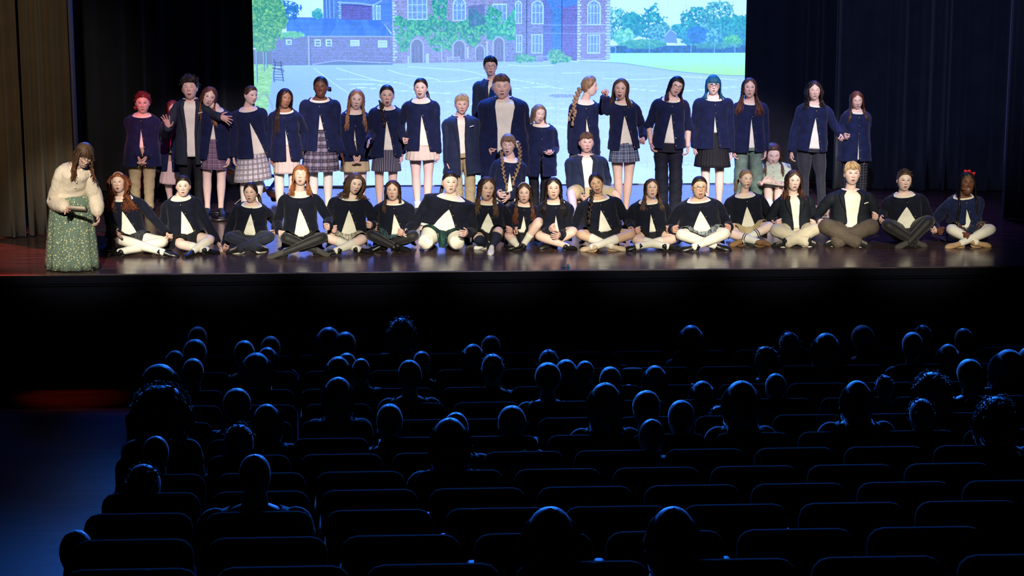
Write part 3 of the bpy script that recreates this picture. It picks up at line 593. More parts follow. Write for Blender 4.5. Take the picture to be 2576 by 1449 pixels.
    # shade in the hanging creases of the cloth, painted as faint darker lines
    for x in np.arange(640, 1875, 47.0): P.put(np.abs(U-x-2*np.sin(V/60+x)) < 0.9, (120, 160, 215), None, 0.10)
    return P
def screen_patch(nu, nv, v0, v1, mb, y):
    P = paint(Pic(nu, nv, W0, W1, v0, v1))
    D_ = P.C+(P.noise(0.9, 0.9, 55, 2)-0.5)[..., None]*14; haze = 0.16*np.exp(-((P.V-120)/60)**2)[..., None]
    D_ = D_*(0.93-haze)+np.array([196, 226, 255])*(0.07+haze); D_ = 255*(np.clip(D_*np.array([0.90, 1.0, 1.07]), 0, 255)/255)**0.86
    C = srgb(np.clip(D_, 0, 255))
    # the cloth is brighter than the photograph can hold: its light is a deep sky blue that clips to near white in the picture
    C[..., 2] *= 1+2.0*sst((C[..., 2]-0.72)/0.26); C[..., 1] *= 1+0.28*sst((C[..., 1]-0.70)/0.25)
    tl, tr, bl, br = (PY(W0-0.8, v0, y), PY(W1+1.5, v0, y), PY(W0-0.8, v1, y), PY(W1+1.5, v1, y))
    xl, xr = PY(W0+1.5, 240, y)[0], PY(W1-0.5, 240, y)[0]
    f = np.linspace(0, 1, nu)[None, :]; g = np.linspace(0, 1, nv)[:, None]
    zt, zb = (tl[2]+tr[2])/2, (bl[2]+br[2])/2
    X_ = xl+(xr-xl)*f+0*g; Z_ = zt+(zb-zt)*g+0*f
    Y_ = y+0.012*np.sin(X_*3.1+1)*np.clip(1.2-Z_*0.1, 0, 1)
    mb.add(np.stack([X_, Y_, Z_], -1).reshape(-1, 3), gridQ(nv, nu), col=C.reshape(-1, 3))
    return xl, xr, zb, zt
sm, t, b = nt_('lit_projection_cloth'); at = N(t, 'ShaderNodeAttribute', attribute_name='Col'); t.links.new(at.outputs['Color'], b.inputs['Emission Color'])
b.inputs['Emission Strength'].default_value = 1.0; b.inputs['Base Color'].default_value = (0.03, 0.03, 0.035, 1); b.inputs['Roughness'].default_value = 0.9; b.inputs['Specular IOR Level'].default_value = 0.0
mb = MB()
VS = 204.0
xl, xr, _, zt = screen_patch(1130, 196, -10.0, VS, mb, YS)
screen_patch(560, 124, VS, V1, mb, YS)
o = mb.build('projection_screen', sm, None, (0, YS, 0)); tag(o, 'tall lit projection screen showing an ivy-covered brick school and courtyard', 'screen')
zb_ = float(PY(1250, V1, YS)[2])
mb = MB(); rbox(mb, (xl-0.02, YS-0.02, zb_-0.05), (xr+0.02, YS+0.03, zb_+0.012), 0.01); mb.build('hem_pipe', M['white'], o, (0, YS, 0))
mb = MB(); box(mb, (xl, YS+0.03, zb_), (xr, YS+0.05, zt)); mb.build('screen_backing', wallm, o, (0, YS, 0), smooth=False)
# ------------------------------------------------------------------ small things on the stage
blue_m = mat('blue_painted_tube', (0.010, 0.11, 0.65), rough=0.35, bump=0, spec=0.5); orange_m = mat('orange_plastic', (0.90, 0.26, 0.06), rough=0.4, bump=0, spec=0.5)
root = None
YB = PZ(700, 512)[1]
Tt = lambda x, y, yy: PY(540+x/8.05, 380+y/8.05, yy)
mb = MB(); tube(mb, [Tt(150, 1140, YB-0.1), Tt(400, 1105, YB), Tt(520, 1090, YB), Tt(900, 1060, YB+0.05)], 0.020, n=10); tube(mb, [Tt(560, 1050, YB), Tt(900, 1085, YB), Tt(1100, 1105, YB), Tt(1300, 1100, YB)], 0.020, n=10)
fr_ = mb.build('play_seesaw', blue_m, None, Tt(700, 1090, YB)); tag(fr_, 'blue and orange tubular playground seesaw half hidden behind the rear row', 'seesaw')
bs = Tt(700, 1090, YB)
mb = MB(); tube(mb, [Tt(265, 385, YB), Tt(600, 560, YB), Tt(960, 740, YB), Tt(1100, 830, YB)], 0.024, n=10); mb.build('beam', blue_m, fr_, bs)
for q0, q1 in (((280, 395), (390, 440)), ((920, 690), (1010, 800))): mb = MB(); tube(mb, [Tt(*q0, YB-0.02), Tt(*q1, YB-0.02)], 0.040, n=12); mb.build('foam_sleeve', orange_m, fr_, bs)
mb = MB(); tube(mb, [Tt(395, 60, YB), Tt(430, 150, YB), Tt(380, 300, YB)], 0.020, n=10); tube(mb, [Tt(950, 600, YB), Tt(1030, 780, YB), Tt(1110, 770, YB), Tt(1230, 610, YB), Tt(1225, 520, YB), Tt(1150, 500, YB)], 0.022, n=10, sub=5); mb.build('handle', blue_m, fr_, bs)
mb = MB(); tube(mb, [Tt(1075, 830, YB), Tt(1130, 845, YB), Tt(1270, 870, YB), Tt(1400, 870, YB)], [(0.04, 0.03), (0.085, 0.055), (0.075, 0.055), (0.05, 0.03)], n=14, up=(0, 0, 1), sub=4); mb.build('seat', orange_m, fr_, bs)
mb = MB(); tube(mb, [Tt(1200, 930, YB), Tt(1200, 1000, YB)], 0.035, n=10); tube(mb, [Tt(1150, 950, YB), Tt(1260, 955, YB)], 0.025, n=8); mb.build('rubber_stop', M['rubber_black'], fr_, bs)
mb = MB(); tube(mb, [Tt(395, 1085, YB), Tt(530, 970, YB)], 0.006, n=6); mb.build('brace', M['white'], fr_, bs)
c = PZ(552, 548); mb = MB(); a = np.linspace(0, 2*np.pi, 37)
tube(mb, [c+np.array([0.36*math.cos(q), 0.30*math.sin(q), 0.018]) for q in a], 0.018, n=8, sub=1, cap=False); ellipsoid(mb, c+np.array([0, 0, 0.006]), (0.35, 0.29, 0.010), n=32, m=8)
o = mb.build('round_base', mat('shiny_black_plastic', (0.006, 0.006, 0.008), rough=0.2, spec=0.5, bump=0), None, c); tag(o, 'round shiny black base on the floor behind the ponytailed person', 'base')
c = PZ(2065, 548); col_ = [(0.30, 0.19, 0.10), (0.42, 0.30, 0.16), (0.16, 0.07, 0.04), (0.10, 0.03, 0.03)]
lab = ['tan book topmost of the tied stack on the floor', 'pale tan book second from top in the tied stack', 'dark brown book third from top in the tied stack', 'deep red book at the bottom of the tied stack']
for i in range(4):
    mb = MB(); z = 0.125-0.037*i-0.01; cc = c+np.array([0.006*(i % 2), 0, z+0.018]); rbox(mb, (-0.085, -0.055, -0.015), (0.085, 0.055, 0.015), 0.003, c=cc); o = mb.build('book', mat('book_pages', (0.45, 0.38, 0.30), rough=0.9), None, cc, smooth=False); tag(o, lab[i], 'book', 'books tied in a stack on the stage')
    mb = MB(); m_ = mat('old_book_cover_%s' % 'abcd'[i], col_[i], rough=0.7)
    for zz in (-0.0165, 0.0165): box(mb, (-0.09, -0.06, zz-0.0018), (0.09, 0.06, zz+0.0018), c=cc)
    mb.build('book_cover', m_, o, cc, smooth=False)
mb = MB(); tube(mb, [c+np.array([-0.02, -0.062, 0.0]), c+np.array([-0.02, -0.064, 0.15]), c+np.array([0.03, -0.05, 0.19]), c+np.array([0.07, -0.064, 0.14]), c+np.array([0.07, -0.064, 0.01])], 0.005, n=6, sub=4)
o = mb.build('cord_loop', M['lace'], None, c); tag(o, 'pale cord loop tied around the stack of old books', 'cord')
# yellow cable at the foot of the screen, small blue mark near the edge
mb = MB(); tube(mb, [PZ(760, 470, 0.008), PZ(900, 472, 0.008), PZ(935, 468, 0.008), PZ(1000, 466, 0.008)], 0.008, n=6); o = mb.build('cable', mat('yellow_cable', (0.40, 0.28, 0.06), rough=0.6), None, PZ(900, 472)); tag(o, 'yellow cable lying along the floor below the screen', 'cable')
c = PZ(1429, 672); mb = MB(); box(mb, (-0.065, -0.004, 0), (0.02, 0.004, 0.004), c=c); tube(mb, [c, c+np.array([0, 0, 0.028])], 0.010, n=8); o = mb.build('tape_marker', mat('teal_plastic', (0.01, 0.10, 0.25), rough=0.5), None, c); tag(o, 'tiny blue-green marker clip at the stage edge', 'marker')
# ------------------------------------------------------------------ heads
def azim(na, dense=0.45):
    s = np.linspace(-1, 1, na, endpoint=False); return np.pi*(dense*s+(1-dense)*s**3)
def head_base(c, phi, jaw=1.0, wide=1.0):
    """radius functions of the skull and jaw in head space (front is -y), c = cos of the polar angle"""
    zz = np.where(c > 0, c*0.115, c*0.110); t = np.clip(-zz/0.11, 0, 1)
    p = np.where(c > 0, 2.25, 2.55); rr = (1-np.abs(c)**p)**(1/p)
    x = 0.0775*wide*rr*np.sin(phi)*(1-0.27*jaw*t**1.25)
    cf = np.cos(phi)
    y = np.where(cf > 0, -cf*rr*0.088*(1-0.06*t), -cf*rr*0.098*(1-0.42*t))
    return np.stack(np.broadcast_arrays(x, y, zz), -1)
SKIN = dict(fair=(0.72, 0.50, 0.42), pale=(0.80, 0.60, 0.52), warm=(0.62, 0.40, 0.29), tan=(0.36, 0.19, 0.115), dark=(0.15, 0.062, 0.036), olive=(0.58, 0.37, 0.25))
def head_geo(mb, X, skin='fair', mo=0.016, mw=0.036, eyes='o', browc=(0.12, 0.07, 0.04), smile=0.0, wide=1.0, lowres=False, iris=(0.05, 0.06, 0.07), glance=0.0):
    base = np.array(SKIN[skin])
    if lowres:
        c = np.cos(np.linspace(0.02, np.pi-0.02, 14)); phi = azim(16, 1.0)
        V = head_base(c[:, None], phi[None], wide=wide).reshape(-1, 3)
        mb.add(X(V), gridQ(14, 16, True), col=base); return
    c = np.concatenate([np.cos(np.linspace(0.02, rad(62), 10)), np.linspace(math.cos(rad(62))-0.03, -0.975, 47), [-0.992, -0.9995]])
    phi = azim(76)
    P = head_base(c[:, None], phi[None], wide=wide); x, y, z = P[..., 0], P[..., 1], P[..., 2]
    fr = sst((np.cos(phi)[None]-0.12)/0.4)*np.ones_like(x); ax = np.abs(x)
    g = lambda v, w_: np.exp(-(v/w_)**2)
    # nose
    ramp = sst((0.020-z)/0.052)*sst((z+0.040)/0.010)
    wn = 0.0062+0.0062*sst((0.0-z)/0.030)
    d = 0.0235*ramp*g(x, wn)+0.0065*g(ax-0.0115, 0.0052)*g(z+0.029, 0.0075)
    d += 0.0035*g(x, 0.007)*g(z-0.012, 0.02)
    # eye sockets, lids, brow ridge
    d += -0.0105*g(ax-0.0305, 0.0155)*g(z-0.007, 0.0115)+0.0062*g(ax-0.0305, 0.0118)*g(z-0.0065, 0.0068)
    d += 0.0045*g(ax-0.028, 0.020)*g(z-0.026, 0.008)
    d += 0.0040*g(ax-0.040, 0.016)*g(z+0.020, 0.018)
    # lips, mouth opening, chin
    zc = -0.0555-mo*0.36; hm, hw_ = mo/2, mw/2
    zl = z-(0.25+smile)*(ax/hw_)**2*0.006
    ztop = -0.0545+smile*0.0; hu_ = np.where(zl > zc, 0.62, 1.0)
    e = np.sqrt((x/hw_)**2+((zl-zc)/(hm*hu_+1e-6))**2) if mo > 0.003 else np.full_like(x, 9.)
    eo = np.sqrt((x/(hw_+0.0050))**2+((zl-zc)/(hm*hu_+0.0058))**2)
    d += 0.0065*g(np.maximum(eo-0.8, 0), 0.45)*g(x, 0.024)
    d -= 0.017*sst((1.05-e)/0.35)
    d += 0.0065*g(x, 0.020)*g(z+0.094, 0.012)
    d -= 0.0035*g(x, 0.03)*g(z+0.078+mo*0.4, 0.007)
    y = y-d*fr
    # colours
    C = np.tile(base, x.shape+(1,)).astype(float)
    def put(mask, col, k=1.0):
        m = (np.clip(mask, 0, 1)*k*fr)[..., None]; C[:] = C*(1-m)+np.array(col)*m
    put(0.55*g(ax-0.040, 0.018)*g(z+0.018, 0.016), base*np.array((1.10, 0.62, 0.62)))
    put(0.5*g(x, 0.012)*g(z+0.030, 0.010), base*np.array((1.05, 0.72, 0.70)))
    lipc = base*np.array((0.92, 0.42, 0.44)) if skin != 'dark' else np.array((0.24, 0.07, 0.06))
    put(sst((1.10-eo)/0.22), lipc, 0.8)
    put(sst((1.10-e)/0.25), (0.035, 0.006, 0.008))
    if mo > 0.011:
        put(sst((1.0-e)/0.2)*(zl > zc+hm*0.08), (0.72, 0.66, 0.58), 0.9)
        put(sst((0.8-e)/0.2)*(zl < zc-hm*0.35), (0.40, 0.10, 0.10), 0.8)
    hr = np.array(browc)
    put(sst((1-np.sqrt(((ax-0.0315)/0.0175)**2+((z-0.0275-0.004*np.cos((ax-0.030)*90)+0.002)/0.0036)**2))/0.5), hr*0.6, 0.90)
    ez = z-0.0070
    if eyes == 'o':
        ee = np.sqrt(((ax-0.0305)/0.0135)**2+(ez/0.0052)**2)
        put(sst((1.35-ee)/0.35), base*0.35, 0.75)
        put(sst((1.02-ee)/0.25), np.minimum((0.42, 0.40, 0.38), base*1.1+0.09))
        put(sst((1-np.sqrt(((ax*1-0.0305-glance*np.sign(x))/0.0066)**2+((ez-0.0004)/0.0062)**2))/0.35)*(ee < 1.1), iris)
        put(g(ez-0.0050+((ax-0.0305)/0.0135)**2*0.003, 0.0025)*(np.abs(ax-0.0305) < 0.0155), hr*0.2, 1.0)
    else:
        put(g(ez+0.0022-((ax-0.0305)/0.0135)**2*0.0028, 0.0025)*(np.abs(ax-0.0305) < 0.0150), hr*0.25, 1.0)
        put(0.35*g(ax-0.0305, 0.013)*g(ez-0.003, 0.005), base*np.array((0.9, 0.62, 0.62)))
    put(g(ax-0.0062, 0.0030)*g(z+0.0385, 0.0022), base*0.22, 0.8)
    z2 = z-mo*0.30*sst((-0.052-z)/0.035)*sst((fr+0.3))
    V = np.stack([x, y, z2], -1).reshape(-1, 3)
    mb.add(X(V), gridQ(len(c), len(phi), True), col=C.reshape(-1, 3))
    for s in (-1, 1):    # ears
        th = np.linspace(0.05, np.pi-0.05, 7); a = np.linspace(0, 2*np.pi, 10, endpoint=False)
        E = np.stack([np.sin(th)[:, None]*np.cos(a)[None]*0.0075, np.sin(th)[:, None]*np.sin(a)[None]*0.016, np.cos(th)[:, None]*np.ones(10)[None]*0.029], -1)
        E[..., 0] += 0.004*np.abs(np.sin(th))[:, None]*np.sin(a)[None]
        E = E.reshape(-1, 3); E[:, 0] = s*(E[:, 0]+0.0765*wide+0.001); E[:, 1] += 0.010; E[:, 2] -= 0.004
        q = gridQ(7, 10, True)
        mb.add(X(E), q if s < 0 else q[:, ::-1], col=base*np.array((1.0, 0.72, 0.68)))

# ------------------------------------------------------------------ hands
def hand_geo(mb, wrist, d, thumb, col, pose='relax', k=1.0, chir=1):
    """wrist point, pointing direction d, thumb side vector; palm faces thumb x d"""
    d = nrm(d); th = nrm(np.asarray(thumb, float)-d*np.dot(thumb, d)); n = np.cross(th, d)*chir   # palm normal
    to = lambda p: np.asarray(wrist)+k*(th*p[0]+d*p[1]+n*p[2])
    col = np.asarray(col, float)*np.array((1.0, 0.86, 0.84))
    secs = [(-0.012, 0.023, 0.017), (0.012, 0.027, 0.0165), (0.040, 0.037, 0.0155), (0.066, 0.039, 0.0135), (0.082, 0.036, 0.011)]
    tube(mb, [to((0, s[0], 0)) for s in secs], [(s[1]*k, s[2]*k) for s in secs], n=10, up=n, sub=2, col=col)
    curl = dict(relax=(28, 40, 24), grip=(72, 82, 40), flat=(6, 6, 4), spread=(8, 10, 6), fist=(84, 95, 60), point=(30, 40, 20))[pose]
    fan = dict(spread=13, flat=3, relax=1, grip=1, fist=0, point=4)[pose]
    lens = [(0.042, 0.025, 0.020), (0.046, 0.029, 0.021), (0.043, 0.027, 0.021), (0.034, 0.020, 0.018)]
    for i, L in enumerate(lens):
        x0 = 0.029-0.0193*i; ang = rad(fan*(1.4-i)); p = np.array([x0, 0.074-0.004*abs(i-1.2), 0.0]); pts = [p+np.array([0, -0.018, 0])*1.0, p]
        b = 0.0
        cu = [c_*(1+0.08*((i*7)%3-1)) for c_ in curl]
        for j in range(3):
            b += rad(cu[j]); dd = np.array([math.sin(ang)*math.cos(b), math.cos(ang)*math.cos(b), math.sin(b)])
            p = p+dd*L[j]; pts.append(p)
        rr = [0.0085, 0.0088, 0.0082, 0.0074, 0.0060]
        if i == 3: rr = [q*0.88 for q in rr]
        tube(mb, [to(q) for q in pts], [q*k for q in rr], n=6, up=n, sub=2, col=col)
    ta = dict(relax=(38, 22, 0.35), grip=(30, 55, 0.9), flat=(48, 30, 0.1), spread=(62, 50, 0.1), fist=(20, 70, 1.0), point=(35, 30, 0.5))[pose]
    p = np.array([0.020, 0.014, 0.002]); pts = [p]
    for j, (L, a) in enumerate(((0.038, ta[0]), (0.030, ta[0]*0.6), (0.024, ta[0]*0.1 if pose in ('grip', 'fist') else ta[0]*0.45))):
        b = ta[2]*(0.5+0.4*j); dd = np.array([math.sin(rad(a))*math.cos(b), math.cos(rad(a))*math.cos(b), math.sin(b)*1.0]); p = p+dd*L; pts.append(p)
    tube(mb, [to(q) for q in pts], [0.0125*k, 0.0105*k, 0.0090*k, 0.0070*k], n=6, up=n, sub=2, col=col)

# ------------------------------------------------------------------ torso surface
PROF_T = np.array([-1.2, -0.25, 0.0, 0.18, 0.40, 0.62, 0.78, 0.865, 0.915, 0.955, 1.0, 1.06])
PROF_A = np.array([0.150, 0.152, 0.150, 0.141, 0.126, 0.134, 0.140, 0.138, 0.124, 0.094, 0.056, 0.050])
PROF_B = np.array([0.115, 0.118, 0.115, 0.105, 0.092, 0.106, 0.110, 0.098, 0.082, 0.068, 0.056, 0.052])
class Torso:
    def __init__(s, H, Nk, X, ka=1.0, kb=1.0, ks=1.0):
        s.H, s.N = np.asarray(H, float), np.asarray(Nk, float); s.L = np.linalg.norm(s.N-s.H); s.U = (s.N-s.H)/s.L
        s.X = nrm(np.asarray(X)-s.U*np.dot(X, s.U)); s.F = np.cross(s.X, s.U); s.ka, s.kb, s.ks = ka, kb, ks
        s.sk = None
    def ab(s, t, loose=0.0, la=None):
        a = np.interp(t, PROF_T, PROF_A); b = np.interp(t, PROF_T, PROF_B)
        neck = sst((np.asarray(t)-0.86)/0.12); hi = 1-0.55*sst((np.asarray(t)-0.35)/0.4); a = a*(s.ka*(1-neck)+neck*(0.6+0.4*s.ks)); b = b*(s.kb*(1-neck)+neck)
        lo = loose*(1-neck)*hi; return a+lo, b+lo*0.9
    def at(s, t, phi, off=0.0, loose=0.0, wr=0.0, seed=0, aa=None, over=False):
        a, b = s.ab(t, loose); 
        if aa is not None: a = np.maximum(a, 0)+aa
        if over and s.sk is not None:
            t0, a0_, b0_, t1, a1_, b1_ = s.sk; q = np.clip((t0-np.asarray(t))/(t0-t1), 0, 1.3)**0.75; m_ = (np.asarray(t) < t0+0.04)
            a = np.where(m_, np.maximum(a, a0_+(a1_-a0_)*q-off+0.016), a); b = np.where(m_, np.maximum(b, b0_+(b1_-b0_)*q-off+0.016), b)
        sn, cs = np.sin(phi), np.cos(phi); e = 0.88
        k = 1.0
        if wr: k = 1+wr*(0.7*np.sin(t*23+2*np.sin(phi*2+seed)+seed)+0.5*np.sin(phi*7+seed*2+t*6)+0.4*np.sin(phi*4-t*31+seed))*np.clip(1.15-t, 0.15, 1)
        sx = np.sign(sn)*np.abs(sn)**e*(a+off)*k; sf = np.sign(cs)*np.abs(cs)**e*(b+off)*k
        sf = sf-0.018*sst((np.asarray(t)-0.80)/0.15)*1.0
        t = np.asarray(t)
        return s.H+s.U*(t*s.L)[..., None]+s.X*sx[..., None]+s.F*sf[..., None]
    def push(s, p, off=0.03, front=True):
        q = p-s.H; t = float(np.dot(q, s.U)/s.L); lx, lf = float(np.dot(q, s.X)), float(np.dot(q, s.F))
        if t > 1.0: return p
        a, b = s.ab(t, 0.02); a = float(a)+off; b = float(b)+off; lf2 = lf+0.018*float(sst((t-0.8)/0.15))
        if (lx/a)**2+(lf2/b)**2 >= 1: return p
        if abs(lx) < a*0.97:
            nf = b*math.sqrt(1-(lx/a)**2); nf = max(nf, 0.03)
            if not front: nf = -nf
            return p+s.F*(nf-lf2)
        return p+s.X*(math.copysign(a, lx)-lx)

# ------------------------------------------------------------------ hair
def zb_fun(kind):
    K = dict(back=([0, 20, 42, 58, 72, 90, 115, 145, 180], [0.071, 0.068, 0.056, 0.032, 0.008, -0.006, -0.040, -0.074, -0.085]),
             part=([0, 12, 30, 48, 64, 85, 110, 145, 180], [0.082, 0.071, 0.055, 0.032, 0.004, -0.030, -0.060, -0.085, -0.092]),
             bangs=([0, 25, 48, 58, 70, 85, 110, 145, 180], [0.036, 0.034, 0.028, 0.010, -0.020, -0.055, -0.075, -0.088, -0.095]),
             boy=([0, 25, 45, 62, 75, 88, 100, 145, 180], [0.058, 0.054, 0.050, 0.024, 0.000, 0.000, -0.022, -0.060, -0.068]))
    a, b = K[kind]; return lambda phi: np.interp(np.abs(np.degrees(phi)), a, b)
def shell_pt(phi, z, off=0.01):
    c = np.clip(np.where(np.asarray(z) > 0, np.asarray(z)/0.115, np.asarray(z)/0.110), -0.98, 0.9999)
    P = head_base(c, np.asarray(phi)); n = P/(np.linalg.norm(P, axis=-1, keepdims=True)); return P+n*off
def hair_shell(mb, X, kind, col, th=0.014, na=48, nt=18, seed=0, top=0.0):
    phi = np.linspace(-np.pi, np.pi, na, endpoint=False); zb = zb_fun(kind)(phi)
    s = np.linspace(0, 1, nt)[:, None]; th0 = 0.03
    cb = np.where(zb > 0, zb/0.115, zb/0.11)[None]
    thb = np.arccos(np.clip(cb, -1, 1)); ang = th0+(thb-th0)*s; c = np.cos(ang)
    P = head_base(c, phi[None]*np.ones_like(c)); n = P/np.linalg.norm(P, axis=-1, keepdims=True)
    off = th*(1-s**6)*(1+0.0*phi[None])-0.003*s**8
    off = off+top*np.clip(c, 0, 1)+0.0012*np.sin(phi*23+seed)[None]*s+0.0010*np.sin(phi*41+seed*2)[None]*s
    V = P+n*off[..., None]
    cc = np.asarray(col)*(1+0.28*np.sin(phi*19+seed)*np.sin(phi*7+1))[None, :, None]*np.ones((nt, 1, 1))
    mb.add(X(V.reshape(-1, 3)), gridQ(nt, na, True), col=cc.reshape(-1, 3))
def lock(mb, pts, r0, col, n=5, flat=0.55, sub=3, tip=0.25, up=(0, -1, 0)):
    m = len(pts); k = np.linspace(0, 1, m); rr = r0*(1-(1-tip)*k**2.5)*np.minimum(1, 0.6+k*3)
    tube(mb, pts, np.stack([rr, rr*flat], -1), n=n, up=up, sub=sub, col=col, cap=False)
def strands(mb, X, tor, col, n=96, length=0.25, front=(1, 1), wav=0.006, wl=0.07, curl=0.0, spread=0.02, r0=0.0095, z0=0.05, rs=None, vol=0.0, topc=None, seed=1, minphi=48, tipc=None):
    rs = random.Random(seed)
    for i in range(n):
        sd = 1 if i % 2 else -1
        f = (i+0.5)/n; phi = sd*rad(minphi+(178-minphi)*((i//2+0.5)/(n/2)))
        isf = (front[1] if sd > 0 else front[0]) and abs(phi) < rad(128)
        A = shell_pt(phi*0.62, 0.088, 0.009); B = shell_pt(phi*0.95, z0, 0.012+vol*0.5); C = shell_pt(phi, -0.015, 0.014+vol); 
        D = shell_pt(phi, -0.075, 0.012+vol*1.2); 
        D = np.array([sd*max(abs(D[0]), 0.058+0.030*abs(math.sin(phi))), D[1], D[2]])
        if abs(phi) > rad(95): D = D+np.array([0, 0.012, 0])
        pts = [X(A[None])[0], X(B[None])[0], X(C[None])[0], X(D[None])[0]]
        L = length*rs.uniform(0.72, 1.0); steps = max(4, int(L/0.03)); r_ = rs.uniform(-0.45, 1.25)
        tgt_f = -0.020*(r_+0.6) if isf else 0.02
        ph = 1.3*sd+(i//2)*0.22+rs.uniform(-0.7, 0.7); w_ = wav*0.7*rs.uniform(0.3, 1.3)
        for j in range(1, steps+1):
            t = j/steps
            q = pts[3]+np.array([sd*(spread+0.012)*t*r_, tgt_f*t, -L*t])
            if tor is not None: q = tor.push(q, 0.026+0.010*r_, bool(isf))
            pts.append(q)
        P = catmull(np.array(pts), 2); 
        s = np.concatenate([[0], np.cumsum(np.linalg.norm(np.diff(P, axis=0), axis=1))]); kk = np.clip((s-0.06)/0.08, 0, 1)
        wl_ = wl*rs.uniform(0.9, 1.5); wv = w_*np.sin(s/wl_*6.28+ph)*kk
        P[:, 0] += wv; P[:, 1] += 0.6*w_*np.cos(s/wl_*6.28+ph)*kk
        if curl:
            om = 6.28/0.042; P[:, 0] += curl*np.sin(s*om+ph)*kk; P[:, 1] += curl*np.cos(s*om+ph)*kk*0.9; P[:, 2] += curl*0.4*np.sin(s*om*1.0+ph+1)*kk
        k = rs.uniform(0.65, 1.25); cc = np.asarray(col)*k
        if tipc is not None:
            lam = np.clip((s/s[-1]-0.4)/0.5, 0, 1)[:, None]; cv = (cc[None]*(1-lam)+np.asarray(tipc)[None]*k*lam)
            m = len(P); n5 = 4; lock_c = np.repeat(cv, n5, 0)
            rr = r0*(1-0.75*np.linspace(0, 1, m)**1.6); tube(mb, P, np.stack([rr, rr*0.5], -1), n=4, up=(0, -1, 0), sub=1, col=lock_c, cap=False)
        else: lock(mb, P, r0*rs.uniform(0.7, 1.2), cc, sub=1, n=4)
def braid(mb, pts, r, col, n=14, tip=0.6, tie=None):
    P = catmull(np.array(pts, float), 8); s = np.concatenate([[0], np.cumsum(np.linalg.norm(np.diff(P, axis=0), axis=1))])
    for i in range(n):
        t = (i+0.5)/n; q = np.array([np.interp(t*s[-1], s, P[:, k]) for k in range(3)]); sg = 1 if i % 2 else -1
        rr = r*(1-(1-tip)*t); d = rad(32)*sg
        Rm = np.array([[math.cos(d), 0, math.sin(d)], [0, 1, 0], [-math.sin(d), 0, math.cos(d)]])
        ellipsoid(mb, q+np.array([sg*rr*0.42, 0, 0]), (rr*0.78, rr*0.75, s[-1]/n*1.15), n=8, m=6, Rm=Rm, col=np.asarray(col)*(0.8+0.4*(i*37 % 10)/10))
    e = P[-1]; 
    for k in range(5):
        lock(mb, [e+np.array([0, 0, 0.01]), e+np.array([(k-2)*0.004, -0.003, -0.025]), e+np.array([(k-2)*0.007, -0.002, -0.06])], r*0.5, np.asarray(col)*1.1, tip=0.2)
def curls(mb, X, col, n=70, r=0.016, zmin=0.0, seed=2, off=0.016, phimax=180, zmaxfront=0.045):
    rs = random.Random(seed)
    for i in range(n):
        phi = rs.uniform(-1, 1)*rad(phimax); zlo = max(zmin, float(zb_fun('boy')(phi))) if abs(phi) > rad(50) else zmaxfront
        z = zlo+(0.112-zlo)*rs.random(); c0 = shell_pt(phi, z, off*rs.uniform(0.6, 1.2))
        a = rs.uniform(0, 6.28); rr = r*rs.uniform(0.6, 1.1); nn = nrm(c0); u1 = nrm(np.cross(nn, (0.3, 0.2, 1))); u2 = np.cross(nn, u1)
        pts = [c0+(u1*math.cos(a+q)+u2*math.sin(a+q))*rr*(1-0.08*q)+nn*0.004*q for q in np.linspace(0, 4.6, 7)]
        lock(mb, X(np.array(pts)), 0.0062, np.asarray(col)*rs.uniform(0.6, 1.5), n=4, sub=1, flat=0.8)
def fringe(mb, X, col, n=16, z1=0.040, side=0.0, span=48, seed=3, r0=0.010, z0=0.106, sweep=0.0, off=0.012, part=0.0):
    rs = random.Random(seed); n = int(n*2.2)
    for i in range(n):
        phi = rad(-span+2*span*(i+0.5)/n)+rs.uniform(-0.04, 0.04); zz = z1+rs.uniform(-0.008, 0.008)+side*phi*0.02-0.035*sst((abs(math.degrees(phi))-38)/40.)
        ph2 = phi; p0 = phi*0.35-rad(sweep)*1.2; o_ = off*rs.uniform(0.75, 1.15)
        a = shell_pt(p0, z0, o_*0.9); c = shell_pt(ph2+rad(sweep)*0.3, zz, o_*0.55)
        b1 = shell_pt(p0*0.6+ph2*0.4, z0*0.72+zz*0.28+0.006, o_*1.1); b2 = shell_pt(p0*0.2+ph2*0.8, z0*0.32+zz*0.68+0.004, o_)
        lock(mb, X(np.array([a, b1, b2, c])), r0*0.62*rs.uniform(0.8, 1.2), np.asarray(col)*rs.uniform(0.6, 1.35), n=4, sub=3, tip=0.2)
def backlocks(mb, X, pts_fn, col, n=10, r0=0.009, seed=4, jit=0.010):
    rs = random.Random(seed)
    for i in range(n):
        j = np.array([rs.uniform(-jit, jit), rs.uniform(-jit, jit), rs.uniform(-jit, jit)])
        P = np.array(pts_fn)+j*np.linspace(0.3, 1.6, len(pts_fn))[:, None]; lock(mb, P, r0, np.asarray(col)*rs.uniform(0.7, 1.3))

HC = dict(black=(0.010, 0.008, 0.009), darkbrown=(0.022, 0.012, 0.008), brown=(0.060, 0.030, 0.018), midbrown=(0.11, 0.060, 0.035), auburn=(0.14, 0.045, 0.020), ginger=(0.36, 0.12, 0.040),
          redhead=(0.17, 0.020, 0.018), blonde=(0.50, 0.34, 0.17), darkblonde=(0.26, 0.16, 0.085), strawberry=(0.38, 0.18, 0.085), blue=(0.010, 0.11, 0.20), wine=(0.06, 0.015, 0.03), copper=(0.20, 0.055, 0.020))

